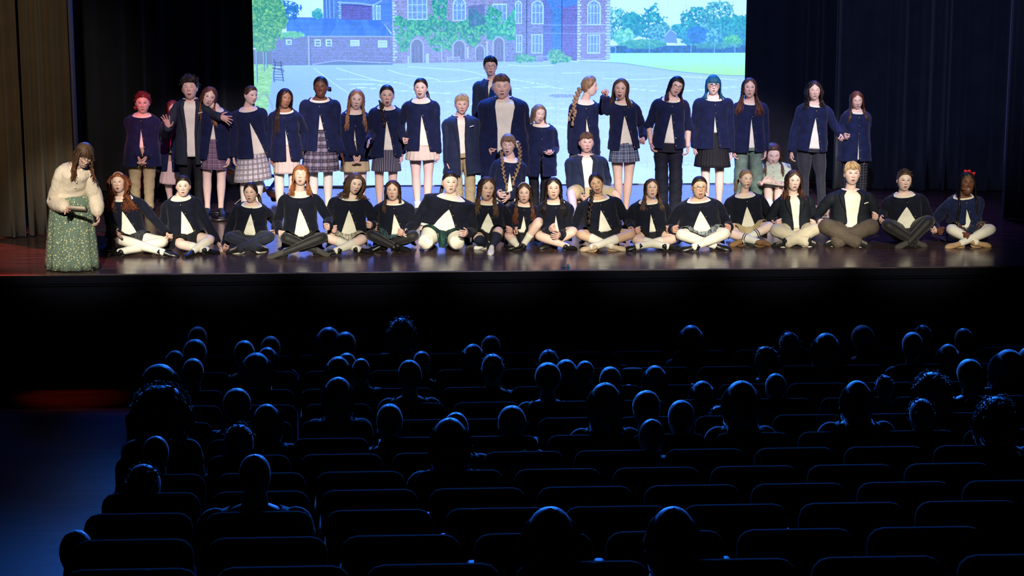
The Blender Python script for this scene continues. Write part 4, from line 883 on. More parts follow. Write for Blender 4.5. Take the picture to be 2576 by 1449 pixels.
# ------------------------------------------------------------------ clothes
def cardigan(tor, parent, base, m, arms, hem=-0.25, t_close=0.85, oL=0.02, oR=0.05, loose=0.024, seed=0, flare=0.0, buttons=6, kind='cardigan', open_top=False, roll=None, neck=0.0):
    """front-opening knit: the edges part below the top button; arms = list of (side, S, E, W)"""
    nr, nc = 30, 44
    s = np.linspace(0, 1, nr)[:, None]; f = np.linspace(0, 1, nc)[None]
    t_mid = hem+(1.0-hem)*s
    a0, b0 = tor.ab(np.clip(t_mid, None, 0.86), loose)
    k = np.clip((t_close-t_mid)/(t_close-hem), 0, 1)
    if open_top:
        kk = np.clip((t_mid-0.30)/0.6, 0, 1); wl = oL*(0.75+0.5*kk)+0*k; wr = oR*(0.75+0.5*kk)
    else:
        wl = oL*k**0.9+0.002; wr = oR*k**0.9-0.001
    pL = np.arcsin(np.clip(wl/(a0+0.01), -0.95, 0.95)); pR = np.arcsin(np.clip(wr/(a0+0.01), -0.95, 0.95))
    phi = pR+f*(2*np.pi-pL-pR)
    cphi = np.cos(phi)
    top = 0.962-(0.062+neck)*np.clip(cphi, 0, 1)**1.6 if not open_top else 0.975-0.02*np.clip(cphi, 0, 1)**2
    t = hem+(top-hem)*s+0.012*np.sin(phi*2.0+seed)*(1-s)
    aa = flare*np.clip(0.5-t, 0, 1.2)
    P = tor.at(t, phi, off=0.018, loose=loose, wr=0.022, seed=seed, aa=aa, over=True)
    mb = MB(); arc = f*1.05
    uv = np.stack(np.broadcast_arrays(arc, t*tor.L), -1)
    mb.add(P.reshape(-1, 3), gridQ(nr, nc)[:, ::-1], uv=uv.reshape(-1, 2))
    # ribbed bands along the opening, neckline and hem
    for j in (0, nc-1):
        E = P[::2, j]; tube(mb, E, [(0.007, 0.004)]*len(E), n=6, up=tor.F, sub=1)
    tube(mb, P[-1], 0.0055, n=6, up=tor.U, sub=1); tube(mb, P[0]-tor.F*0.0, [(0.006, 0.012)]*nc, n=6, up=tor.U, sub=1)
    for a in arms: sleeve(mb, tor, *a, seed=seed+a[0], roll=roll)
    o = mb.build(kind, m, parent, base, solid=0.004)
    if buttons:
        B = MB(); ts = np.linspace(t_close+0.03 if not open_top else 0.3, hem+0.05, buttons)
        me = None
        for i, tt in enumerate(ts):
            r_ = (tt-hem)/(0.93-hem)*(nr-1); i0 = int(np.clip(r_, 0, nr-2)); fr_ = r_-i0
            p = P[i0, 0]*(1-fr_)+P[i0+1, 0]*fr_+tor.F*0.006+tor.X*0.004
            if me is None:
                b = MB(); ellipsoid(b, (0, 0, 0), (0.0072, 0.0045, 0.0072), n=10, m=6); bo = b.build('button', M['brass'], o); me = bo.data
            else:
                bo = bpy.data.objects.new('button', me); COL.objects.link(bo); bo.parent = o
            bo.location = p-np.asarray(base)
    return o, P
def sleeve(mb, tor, side, S, E, W, seed=0, roll=None, r=(0.060, 0.057, 0.049, 0.045, 0.041), k=1.0):
    S, E, W = map(np.asarray, (S, E, W)); r = np.array(r)*tor.sl
    S0 = S-tor.X*side*0.050-tor.U*0.012; Wc = W-nrm(W-E)*0.004
    if roll: Wc = E+(W-E)*roll
    pts = [S0, S-tor.X*side*0.020-tor.U*0.002, S+tor.X*side*0.006-tor.U*0.022, S*0.72+E*0.28+tor.X*side*0.004, S*0.42+E*0.58, E, E*0.5+Wc*0.5, Wc-nrm(W-E)*0.03, Wc]
    rr = [r[0]*0.70, r[0]*0.93, r[0]*0.99, r[1], r[1]*0.5+r[2]*0.5, r[2], r[3]*1.04, r[3]*0.98, r[4]]
    if roll: rr = [r[0]*0.75, r[0]*0.93, r[0], r[1], r[1]*0.9, r[2]*1.1, r[2]*1.12, r[2]*1.12, r[2]]
    tube(mb, pts, rr, n=20, up=tor.F, sub=4, wr=0.05, seed=seed, cap=True)
    d = nrm(Wc-E); tube(mb, [Wc-d*0.035, Wc-d*0.005, Wc+d*0.006], [r[4]*1.06, r[4]*1.08, r[4]*0.98], n=12, up=tor.F, sub=2, cap=False)
def lapels(tor, P, parent, base, m, nc, w_=0.05, t0=0.40):
    nr = P.shape[0]
    for sgn, j in ((1, 0), (-1, nc-1)):
        mb = MB(); i0 = int(t0*nr); rows = []
        for i in range(i0, nr):
            k = (i-i0)/(nr-1-i0); wd = w_*math.sin(min(1, k*1.25)*math.pi*0.5)*(1.0 if k < 0.8 else 1.0-0.3*(k-0.8)/0.2)+0.004
            jj = j; e = P[i, jj]; row = []
            for q in (0, 0.33, 0.66, 1.0):
                idx = j+sgn*0; d = nrm(P[i, j+sgn*3]-P[i, j]); row.append(e+d*wd*q+tor.F*(0.010+0.006*math.sin(q*3.1)))
            rows.append(row)
        V = np.array(rows); Q = gridQ(V.shape[0], 4); mb.add(V.reshape(-1, 3), Q if sgn < 0 else Q[:, ::-1]); mb.build('lapel', m, parent, base, solid=0.004)
def shirt(tor, parent, base, m, hem=-0.05, scoop=0.0, loose=0.012, seed=0, arms=None, name='shirt'):
    nr, nc = 26, 40; s = np.linspace(0, 1, nr)[:, None]; phi = np.linspace(-np.pi, np.pi, nc, endpoint=False)[None]
    c = np.clip(np.cos(phi), 0, 1); top = 0.982-(0.052+scoop)*c**1.6; t = hem+(top-hem)*s
    P = tor.at(t, phi+0*t, off=0.009, loose=loose, wr=0.02, seed=seed+3); mb = MB(); mb.add(P.reshape(-1, 3), gridQ(nr, nc, True))
    tube(mb, np.vstack([P[-1], P[-1, :1]]), 0.0032, n=5, up=tor.U, sub=1, cap=False)
    if arms:
        for a in arms: sleeve(mb, tor, *a, seed=seed, roll=None)
    return mb.build(name, m, parent, base, solid=0.003)
def skirt(c0, c1, X, Fv, a0, b0, a1, b1, m, parent, base, pleats=22, amp=0.010, name='skirt', seed=0):
    nr, nc = 12, pleats*4; s = np.linspace(0, 1, nr)[:, None]; ph = np.linspace(-np.pi, np.pi, nc, endpoint=False)[None]
    saw = ((ph/(2*np.pi)*pleats) % 1.0)
    k = 1+0*s; a = a0+(a1-a0)*s**0.75; b = b0+(b1-b0)*s**0.75; d = amp*(saw-0.5)*np.clip(s*1.6, 0.12, 1)+0.006*np.sin(ph*3+seed)*s
    ctr = np.asarray(c0)*(1-s[..., None])+np.asarray(c1)*s[..., None]
    P = ctr+X*((a+d)*np.sin(ph))[..., None]+Fv*((b+d)*np.cos(ph))[..., None]; H = np.linalg.norm(np.asarray(c1)-c0)
    uv = np.stack(np.broadcast_arrays(ph/(2*np.pi)*2*np.pi*(a1+b1)/2, s*H), -1)
    mb = MB(); P2 = np.concatenate([P, P[:, :1]], 1); uv2 = np.concatenate([uv, uv[:, :1]+np.array([np.pi*(a1+b1), 0])], 1)
    mb.add(P2.reshape(-1, 3), gridQ(nr, nc+1)[:, ::-1], uv=uv2.reshape(-1, 2)); return mb.build(name, m, parent, base, solid=0.003)
def lap_skirt(tor, caps, m, parent, base, reach=0.30, fz=0.02, width=0.27, seed=0, top=0.16):
    """cloth lying over the lap: falls from the waist onto the thighs and rests on them"""
    nr, nc = 24, 64; s = np.linspace(0, 1, nr)[:, None]; ph = np.linspace(-rad(125), rad(125), nc)[None]
    w0, d0 = tor.ab(top); a = w0+0.012+(width-w0)*s; b = d0+0.012+(reach-d0)*s
    ctr = tor.H+tor.U*tor.L*top
    P = ctr+tor.X*(a*np.sin(ph))[..., None]+(tor.F*np.array([1, 1, 0]))*(b*np.cos(ph))[..., None]
    z = np.full(P.shape[:2], fz)+0.0*s
    for A, B, ra, rb in caps:
        A, B = np.asarray(A), np.asarray(B); d = (B-A)[:2]; l2 = (d**2).sum()
        tt = np.clip(((P[..., :2]-A[:2])@d)/l2, 0, 1); q = A+(B-A)*tt[..., None]; rr = ra+(rb-ra)*tt; h = np.sqrt(((P[..., :2]-q[..., :2])**2).sum(-1))
        zz = q[..., 2]+np.sqrt(np.clip(rr**2-h**2, 0, None)); z = np.maximum(z, np.where(h < rr, zz+0.010, fz))
    z0 = ctr[2]; k = np.clip(s*3.0, 0, 1); z = (z0*(1-k)+z*k)
    zm = z.copy()
    for _ in range(3): z[1:-1, 1:-1] = 0.25*(z[:-2, 1:-1]+z[2:, 1:-1]+z[1:-1, :-2]+z[1:-1, 2:])
    z = np.maximum(z, zm)+0.012*k+0.004*np.sin(ph*9+seed)*s+0.003*np.sin(ph*17+seed*2)*s
    P[..., 2] = z; uv = np.stack(np.broadcast_arrays(ph*0.28, s*0.25), -1); mb = MB(); mb.add(P.reshape(-1, 3), gridQ(nr, nc)[:, ::-1], uv=uv.reshape(-1, 2)); return mb.build('skirt', m, parent, base, solid=0.004)
def shoe(ankle, toe, up, kind, parent, base, k=1.0):
    """shoe lofted from heel to toe; ankle = ankle joint, toe = toe tip"""
    A, Tn = np.asarray(ankle, float), np.asarray(toe, float); up = nrm(up); d = Tn-A
    if np.linalg.norm(d) < 0.150*k: dh = nrm(d*np.array([1, 1, 0])+1e-6); d = d+dh*0.05; d[1] -= math.sqrt(max(0, (0.155*k)**2-min(np.linalg.norm(d), 0.15*k)**2))
    Tn = A+d; d = Tn-A; L = np.linalg.norm(d); d = nrm(d); up = nrm(up-d*np.dot(up, d)); sd = np.cross(up, d)
    ms = dict(black=('black_leather', 'rubber_black'), beige=('beige_leather', 'tan_leather'), tan=('tan_leather', 'tan_leather'), suede=('brown_suede', 'brown_suede'), sneaker=('canvas', 'rubber_white'), converse=('canvas', 'rubber_white'), boot=('black_leather', 'rubber_black'), grey=('grey_canvas', 'rubber_black'), cream=('white', 'rubber_white'))[kind]
    o0 = A-up*0.055*k-d*0.055*k; ln = L+0.055*k
    hh = 0.052 if kind in ('black', 'beige', 'tan') else 0.066
    S = [(0.00, 0.020, 0.028), (0.03, 0.030, 0.040), (0.12, 0.033, hh*0.62), (0.30, 0.033, hh*0.66), (0.50, 0.036, hh*0.52), (0.72, 0.042, 0.026), (0.88, 0.036, 0.021), (0.97, 0.022, 0.015), (1.0, 0.008, 0.008)]
    mb = MB(); pts = [o0+d*ln*s+up*(h+0.012)*k*1.0 for s, w_, h in S]; tube(mb, pts, [(w_*k, h*k) for s, w_, h in S], n=12, up=up, sub=2)
    if kind in ('boot', 'converse'): tube(mb, [A-up*0.02*k, A+up*0.02*k, A+up*0.05*k], [0.044*k, 0.042*k, 0.042*k], n=10, up=d, sub=2)
    so = mb.build('shoe', M[ms[0]], parent, base)
    b2 = MB(); pts = [o0+d*ln*s+up*0.012*k for s, w_, h in S]; tube(b2, pts, [((w_+0.004)*k, 0.013*k) for s, w_, h in S], n=10, up=up, sub=2); b2.build('sole', M[ms[1]], so, base)
    if kind in ('sneaker', 'converse', 'boot', 'cream'):
        b3 = MB()
        for i in range(5):
            s = 0.36+0.085*i; h = np.interp(s, [q[0] for q in S], [q[2] for q in S])*2+0.010; c = o0+d*ln*s+up*(h*k)
            tube(b3, [c-sd*0.020*k, c+up*0.005, c+sd*0.020*k+d*0.008], 0.0030, n=4, up=up, sub=2, cap=False)
        b3.build('shoelaces', M['lace'] if kind != 'boot' else M['black_leather'], so, base)
    if kind in ('black', 'beige'):
        b3 = MB(); c = o0+d*ln*0.36-up*0.01; a = np.linspace(0.25, math.pi-0.25, 8)
        tube(b3, [c+sd*0.036*k*math.cos(q)+up*(0.02+0.052*math.sin(q))*k for q in a], 0.0045, n=5, up=d, sub=1, cap=False); b3.build('strap', M[ms[0]], so, base)
    return so

def ik(S, W, l1, l2, hint):
    S, W = np.asarray(S, float), np.asarray(W, float); d = W-S; D = np.linalg.norm(d); n = d/D
    h = np.asarray(hint, float); h = nrm(h-n*np.dot(h, n))
    if D > (l1+l2)*0.995: k = D/(l1+l2); return S+n*l1*k
    x = (l1*l1-l2*l2+D*D)/(2*D); y = math.sqrt(max(0, l1*l1-x*x)); return S+n*x+h*y
# ------------------------------------------------------------------ a whole performer
def leg_radii(k): return [0.088*k, 0.080*k, 0.066*k, 0.054*k, 0.055*k, 0.047*k, 0.036*k, 0.034*k]
def leg_path(Hj, K, A):
    Hj, K, A = map(np.asarray, (Hj, K, A)); return [Hj, Hj*0.66+K*0.34, Hj*0.33+K*0.67, K, K*0.74+A*0.26, K*0.5+A*0.5, K*0.2+A*0.8, A]
def person(label, T, fv, head, sh, hip, legs, la=None, ra=None, skin='fair', face={}, hair=None, top=None, bottom=None, legwear='bare', shoes='black',
           sit=False, pelv=0.40, build=1.0, depth=1.0, lk=1.0, ht=None, group=None, extra=(), shirtm='shirt', shirthem=None, scoop=0.024, dyh=-0.035, lean=0.0):
    hu, hv = px(T, head[0], head[1]); hh = head[2]/TILES[T][2]
    hy, hp, hr = (list(head[3:])+[0, 0, 0])[:3]
    g = PZ(px(T, hip[0], 0)[0], fv)
    y0 = g[1]+(pelv if sit else 0.0)
    Hc = PY(hu, hv, y0+dyh-lean); k = (hh/scale_at(Hc)-0.012)/0.228
    su, sv = px(T, sh[0], sh[1]); Sc = PY(su, sv, y0-lean*0.8); hwm = sh[2]/TILES[T][2]/scale_at(Sc)
    syaw = sh[3] if len(sh) > 3 else 0.0; sroll = sh[4] if len(sh) > 4 else 0.0
    Xax = rotm(syaw, 0, sroll)@np.array([1.0, 0, 0])
    if ht is None: ht = float(PY(hu, hv-hh/2, y0-0.03)[2]) if not sit else 1.60*min(1.12, max(0.85, k))
    if not sit and (len(hip) < 2 or hip[1] is None): Hp = PY(px(T, hip[0], 0)[0], fv, y0); Hp[0] = PY(px(T, hip[0], 0)[0], sv+60, y0)[0]; Hp[2] = 0.515*ht; Hp[1] = y0
    elif len(hip) > 1 and hip[1] is not None: Hp = PY(*px(T, hip[0], hip[1]), y0)
    else: Hp = PY(px(T, hip[0], 0)[0], fv-30, y0); Hp[1] = y0; Hp[2] = 0.115*lk
    Nk = Sc+nrm(Sc-Hp)*0.050*k
    sl = 0.86+0.14*build
    ks = (hwm-0.045*sl)/0.145
    tor = Torso(Hp, Nk, Xax, ka=build*(0.5+0.5*ks), kb=depth, ks=ks); tor.sl = sl*min(1.1, max(0.8, k))
    base = np.array([Hp[0], y0, 0.0])
    Rh = rotm(hy, hp, hr); X = lambda V: (np.asarray(V)*k)@Rh.T+Hc
    sk = np.array(SKIN[skin]); body = MB()
    fc = dict(skin=skin); fc.update(face)
    if fc.get('mo', 0.016) > 0.006: fc['mo'] = fc.get('mo', 0.016)*1.4+0.001
    if hair: fc.setdefault('browc', tuple(np.array(HC.get(hair.get('brow', hair['c']), (0.05, 0.03, 0.02)))*0.9))
    head_geo(body, X, **fc)
    # neck and shoulders (one tube running up into the skull), torso
    nb = X(np.array([[0, 0.020, -0.062]]))[0]
    tube(body, [tor.H+tor.U*tor.L*0.90, Nk+tor.F*(-0.008), nb, X(np.array([[0, 0.022, -0.02]]))[0]], [(0.085, 0.055), (0.056*k*(0.85+0.15*build), 0.054*k), (0.050*k*(0.8+0.2*build), 0.052*k), (0.045*k, 0.05*k)], n=20, up=tor.F, sub=4, col=sk*np.array((0.97, 0.92, 0.90)))
    ph = np.linspace(-np.pi, np.pi, 28, endpoint=False)[None]; tt = np.linspace(0.0, 1.0, 16)[:, None]
    body.add(tor.at(tt, ph).reshape(-1, 3), gridQ(16, 28, True), col=sk)
    # arms
    J = {}
    for side, a in ((-1, la), (1, ra)):
        S = Nk-tor.U*0.092*k+tor.X*side*(hwm-0.055*tor.sl)
        if a is None: a = 'side'
        if a == 'side': a = dict(w=None)
        if isinstance(a, tuple): a = dict(h=a[:2], dy=a[2] if len(a) > 2 else -0.12, pose=a[3] if len(a) > 3 else 'relax', e=tuple(a[4:7]) if len(a) > 4 else None)
        l1, l2 = 0.178*ht, 0.150*ht
        if 'h' in a:
            W0 = PY(*px(T, *a['h']), y0+a['dy'])
            ee = a.get('e')
            if ee is not None: E = PY(*px(T, ee[0], ee[1]), y0+(ee[2] if len(ee) > 2 else 0.0))
            else: E = ik(S, W0-nrm(W0-S)*0.03, l1, l2+0.02, tor.X*side*0.38-tor.F*0.75+np.array([0, 0, -0.6]))
        else:
            E = S+np.array([side*0.035, 0.02, -l1]); W0 = E+np.array([side*0.005, -0.05, -l2-0.03])
        d = nrm(W0-E) if 'd' not in a else nrm(a['d'])
        W = W0-nrm(W0-E)*0.015-d*0.040*k
        th = a.get('th', tor.F if not sit else tor.F*0.6+np.array([0, 0, 0.9]))
        J[side] = (S, E, W); r = [q*tor.sl for q in (0.046, 0.045, 0.037, 0.036, 0.029, 0.024)]
        tube(body, [S, S*0.5+E*0.5, E, E*0.7+W*0.3, E*0.2+W*0.8, W+d*0.004], r, n=10, up=tor.F, sub=3, col=sk)
        hand_geo(body, W, d, th, sk, pose=a.get('pose', 'relax'), k=0.94*k*(0.95+0.05*build), chir=-side)
    # legs
    caps = []; feet = []
    rl = leg_radii(lk)
    if not sit:
        for side, l in ((-1, legs[0]), (1, legs[1])):
            lu = l if not isinstance(l, tuple) else l[0]; lf = fv if not isinstance(l, tuple) or len(l) < 2 else l[1]
            gx = PZ(px(T, lu, 0)[0], lf, 0.0); A = gx+np.array([0, 0.05, 0.085*lk]); Hj = tor.H+tor.X*side*0.085*build+np.array([0, 0, -0.02]); K = (Hj+A)/2+np.array([side*0.005, -0.025, 0.02])
            caps.append((Hj, K, A)); feet.append((A, gx+np.array([side*0.035, -0.125, 0.025]), (0, 0, 1)))
    else:
        kl, kr, al, tl, ar, tr = legs
        for side, kn, an, to in ((-1, kl, al, tl), (1, kr, ar, tr)):
            K = PY(*px(T, kn[0], kn[1]), y0+(kn[2] if len(kn) > 2 else -0.27)); 
            A = PZ(*px(T, an[0], an[1]), an[2] if len(an) > 2 else 0.05); To = PZ(*px(T, to[0], to[1]), to[2] if len(to) > 2 else 0.03)
            K[2] = max(K[2], 0.07*lk)
            Hj = tor.H+tor.X*side*0.085*build+np.array([0, -0.03, 0.0]); caps.append((Hj, K, A)); feet.append((A, To, np.array([0, -0.55, 0.8]) if len(an) < 4 else np.array(an[3])))
    for c in caps: tube(body, leg_path(*c), rl, n=12, up=(0, -1, 0.3), sub=3, col=sk)
    root = body.build('person', M['skin'], None, base)
    tag(root, label, 'person', group)
    if bottom and bottom[0] == 'skirt':
        _, mm, tv, hv_, w0, w1 = bottom[:6]
        hcx = bottom[8] if len(bottom) > 8 else hip[0]
        c0 = PY(*px(T, hip[0]+(sh[0]-hip[0])*0.2, tv), y0); c1 = PY(*px(T, hcx, hv_), y0-0.03); s0 = TILES[T][2]*scale_at(c0)
        t0 = float(np.dot(c0-tor.H, tor.U)/tor.L); t1 = float(np.dot(c1-tor.H, tor.U)/tor.L); wa, wb = tor.ab(t0)
        a0s, b0s = min(w0/s0, float(wa)+0.016), float(wb)+0.016; a1s, b1s = w1/s0, w1/s0*0.80
        SKD = (c0, c1, a0s, b0s, a1s, b1s); tor.sk = (t0, a0s, b0s, t1, a1s, b1s)
    # shirt, top garment
    def tof(v, dy=-0.12): p = PY(*px(T, hip[0], v), y0+dy); return float(np.dot(p-tor.H, tor.U)/tor.L)
    arms = [(s, *J[s]) for s in (-1, 1)]
    top = top or {}; kind = top.get('kind', 'card')
    if kind != 'blouse':
        shirt(tor, root, base, M[shirtm], hem=tof(shirthem) if shirthem else (-0.02 if not sit else 0.13), scoop=scoop, seed=len(label))
    if kind == 'card':
        hem = tof(top['hem']) if 'hem' in top else (-0.05 if not sit else 0.08)
        cardigan(tor, root, base, M[top.get('m', 'navy')], arms, hem=hem, oL=top.get('oL', 0.02), oR=top.get('oR', 0.05), flare=top.get('fl', 0.02)*0.4, loose=top.get('lo', 0.022), seed=len(label)*0.7,
                 t_close=top.get('tc', 0.84), buttons=top.get('b', 6), open_top=top.get('open', False), roll=top.get('roll'), neck=top.get('neck', 0.032))
    elif kind == 'blazer':
        hem = tof(top['hem']) if 'hem' in top else (-0.05 if not sit else 0.08)
        o, P = cardigan(tor, root, base, M[top.get('m', 'blazer')], arms, hem=hem, oL=top.get('oL', 0.05), oR=top.get('oR', 0.05), flare=top.get('fl', 0.03)*0.4, loose=top.get('lo', 0.024), seed=len(label)*0.7, buttons=0, open_top=True, kind='blazer')
        lapels(tor, P, o, base, M[top.get('m', 'blazer')], 44)
        if top.get('sq'):
            b = MB(); c = tor.at(np.array(0.70), np.array(0.62), off=0.05, loose=0.024); box(b, (-0.028, -0.004, -0.005), (0.028, 0.004, 0.006), Rm=rotm(15, 0, -14), c=c); b.build('pocket_trim', M['white'], o, base)
    elif kind == 'blouse':
        mb = MB(); nr, nc = 26, 40; s = np.linspace(0, 1, nr)[:, None]; phi = np.linspace(-np.pi, np.pi, nc, endpoint=False)[None]
        t = 0.02+(0.985-0.02-0.03*np.clip(np.cos(phi), 0, 1)**2)*s; P = tor.at(t, phi, off=0.012, loose=0.03, wr=0.03, seed=3); mb.add(P.reshape(-1, 3), gridQ(nr, nc, True))
        for sd, S, E, W in arms:
            if top.get('short'): tube(mb, [S-tor.X*sd*0.04, S+np.array([sd*0.01, 0, 0.02]), S*0.5+E*0.5, S*0.2+E*0.8], [0.055, 0.078, 0.075, 0.050], n=14, up=tor.F, sub=3, wr=0.05)
            else: tube(mb, [S-tor.X*sd*0.04, S, S*0.5+E*0.5, E, E*0.5+W*0.5, E*0.15+W*0.85, W], [0.06, 0.075, 0.078, 0.075, 0.078, 0.062, 0.034], n=16, up=tor.F, sub=4, wr=0.07)
        o = mb.build('blouse', M[top.get('m', 'blouse')], root, base, solid=0.003)
        if top.get('collar'):
            b = MB()
            for sd in (-1, 1): tube(b, [Nk+tor.X*sd*0.055, Nk+tor.X*sd*0.050+tor.F*0.05-tor.U*0.02, Nk+tor.X*sd*0.012+tor.F*0.085-tor.U*0.05], [(0.022, 0.006), (0.026, 0.006), (0.012, 0.005)], n=8, up=tor.F, sub=3)
            b.build('collar', M[top.get('m', 'blouse')], o, base)
            for q in (0.55, 0.72, 0.86):
                b = MB(); ellipsoid(b, tor.at(np.array(q), np.array(0.0), off=0.025, loose=0.03), (0.009, 0.005, 0.009), n=10, m=6); b.build('button', M['rubber_white'], o, base)
    # legs' clothing
    def leg_tubes(name, m, grow, f0=0.0, f1=1.0, both=True):
        for i, c in enumerate(caps):
            P = np.array(leg_path(*c)); A = catmull(np.hstack([P, np.array(rl)[:, None]]), 4); L = np.concatenate([[0], np.cumsum(np.linalg.norm(np.diff(A[:, :3], axis=0), axis=1))]); L /= L[-1]
            q = A[(L >= f0-1e-6) & (L <= f1+1e-6)]; b = MB(); tube(b, q[:, :3], q[:, 3]+grow, n=14, up=(0, -1, 0.3), sub=1, cap=True, wr=0.0, vs=1.0); b.build(name, M[m], root, base)
    lw = legwear.split(':')
    if lw[0] == 'tights': leg_tubes('tights_leg', lw[1], 0.004)
    elif lw[0] == 'sock': leg_tubes('sock', lw[1], 0.005, f0=float(lw[2]))
    if bottom:
        if bottom[0] == 'trousers':
            wk = bottom[2] if len(bottom) > 2 else 1.0; mb = MB()
            ph = np.linspace(-np.pi, np.pi, 32, endpoint=False)[None]; s = np.linspace(0, 1, 8)[:, None]
            mb.add(tor.at(-0.13+0.38*s, ph, off=0.010, loose=0.006, wr=0.01).reshape(-1, 3), gridQ(8, 32, True))
            for i, c in enumerate(caps):
                P = leg_path(*c); A = np.array(P[-1]); 
                if not sit: P[-1] = A+np.array([0, 0, -0.035])
                rr = np.array([0.100, 0.094, 0.084, 0.076, 0.074, 0.070, 0.066, 0.066])*lk; w0 = np.array([1, 1, 1, wk, wk, wk, wk, wk]); tube(mb, P, rr*w0, n=18, up=(0, -1, 0.3), sub=4, wr=0.055 if wk > 0.85 else 0.02, seed=i*2+len(label))
            mb.build('trousers', M[bottom[1]], root, base)
        elif bottom[0] == 'shorts':
            mb = MB(); ph = np.linspace(-np.pi, np.pi, 32, endpoint=False)[None]; s = np.linspace(0, 1, 8)[:, None]
            mb.add(tor.at(-0.13+0.38*s, ph, off=0.010, loose=0.006).reshape(-1, 3), gridQ(8, 32, True))
            for Hj, K, A in caps: tube(mb, [Hj, Hj*0.5+K*0.5, Hj*0.15+K*0.85], np.array([0.105, 0.100, 0.088])*lk, n=16, up=(0, -1, 0.3), sub=4, wr=0.03)
            mb.build('shorts', M[bottom[1]], root, base)
        elif bottom[0] == 'skirt':
            pl = bottom[6] if len(bottom) > 6 else 20; am = bottom[7] if len(bottom) > 7 else 0.010
            skirt(SKD[0], SKD[1], tor.X, nrm(tor.F*np.array([1, 1, 0])), SKD[2], SKD[3], SKD[4], SKD[5], M[bottom[1]], root, base, pleats=pl, amp=am, seed=len(label))
        elif bottom[0] == 'lap':
            cc = [(c[0], c[1], rl[0]+0.01, rl[3]+0.01) for c in caps]+[(c[1], c[2], rl[3]+0.01, rl[6]+0.01) for c in caps]
            lap_skirt(tor, cc, M[bottom[1]], root, base, reach=bottom[2] if len(bottom) > 2 else 0.27, width=bottom[3] if len(bottom) > 3 else 0.26, seed=len(label))
    if shoes:
        for i, (A, To, up) in enumerate(feet): shoe(A, To, up, shoes, root, base, k=0.92*lk)
    # hair
    if hair:
        c = np.array(HC[hair['c']]); mb = MB(); st = hair['s']; sd = len(label)
        L = hair.get('len', 0.25); cut = hair.get('cut', 'part')
        if st in ('long', 'curly'):
            hair_shell(mb, X, cut, c, th=hair.get('th', 0.016), seed=sd)
            strands(mb, X, tor, c, n=int(hair.get('n', 60)*2.1), length=L, front=hair.get('front', (1, 1)), wav=hair.get('wav', 0.005), wl=hair.get('wl', 0.08), curl=hair.get('curl', 0.0), spread=hair.get('sp', 0.02), vol=hair.get('vol', 0.0), r0=hair.get('r0', 0.0105)*0.74, seed=sd, minphi=hair.get('mp', 50), tipc=HC[hair['tip']] if 'tip' in hair else None)
        else:
            hair_shell(mb, X, cut, c, th=hair.get('th', 0.010)+0.004, seed=sd, top=hair.get('top', 0.0))
        if st == 'bun':
            bp = X(np.array([hair.get('at', (0, 0.115, 0.03))]))[0]; rr = hair.get('r', 0.035); ellipsoid(mb, bp, (rr, rr, rr*0.9), n=14, m=10, col=c*0.9)
            for i in range(8): a = i*0.785; tube(mb, [bp+rr*0.9*np.array([math.cos(a+q)*math.cos(i), math.sin(a+q)*math.cos(i), math.sin(q+i)]) for q in (0, 0.7, 1.4)], 0.007, n=5, col=c*(0.7+0.1*i), sub=2)
        if st == 'pony' or hair.get('pony'):
            s_ = hair.get('side', 1); a = X(np.array([[0.02*s_, 0.11, 0.0]]))[0]; backlocks(mb, X, [a, a+np.array([0.045*s_, 0.03, -0.05]), a+np.array([0.065*s_, 0.01, -0.14]), a+np.array([0.062*s_, 0.0, -L])], c, n=14, r0=0.014, jit=0.010)
        if st == 'boyhair':
            fringe(mb, X, c, n=hair.get('n', 22), z1=hair.get('z1', 0.050), span=hair.get('span', 58), sweep=hair.get('sweep', 10), off=hair.get('off', 0.016), r0=0.011)
            fringe(mb, X, c, n=14, z1=0.078, span=88, sweep=hair.get('sweep', 10)*1.2, off=hair.get('off', 0.016)+0.003, z0=0.109, r0=0.012, seed=9)
        if hair.get('curls'): curls(mb, X, c, n=hair['curls'], off=hair.get('off', 0.020), zmaxfront=hair.get('zf', 0.045))
        if hair.get('bangs'): fringe(mb, X, c if hair['bangs'] is True else np.array(HC[hair['bangs']]), n=hair.get('bn', 18), z1=hair.get('bz', 0.032), span=hair.get('bspan', 46), sweep=hair.get('bsw', 3))
        for fp in hair.get('braids', ()):   # points in tile pixels with depth, from the nape down
            pts = [PY(*px(T, q[0], q[1]), y0+q[2]) for q in fp['p']]; braid(mb, pts, fp.get('r', 0.018), c*fp.get('ck', 1.0), n=fp.get('n', 14), tip=fp.get('tip', 0.6))
        if hair.get('box'):    # many thin braids
            strands(mb, X, tor, c, n=hair['box'], length=L, front=hair.get('front', (1, 1)), wav=0.002, r0=0.0075, spread=0.015, seed=sd+3, tipc=HC[hair['tip']] if 'tip' in hair else None, vol=0.004)
        if hair.get('wisps'):
            for s_ in (-1, 1):
                for q in range(3):
                    a = shell_pt(rad(64*s_), 0.03-0.01*q, 0.006); b = shell_pt(rad(72*s_), -0.03, 0.008); lock(mb, X(np.array([a, b, b+np.array([0.004*s_*q, 0, -0.03])])), 0.004, c, n=4)
        mb.build('hair', M['hair'], root, base)
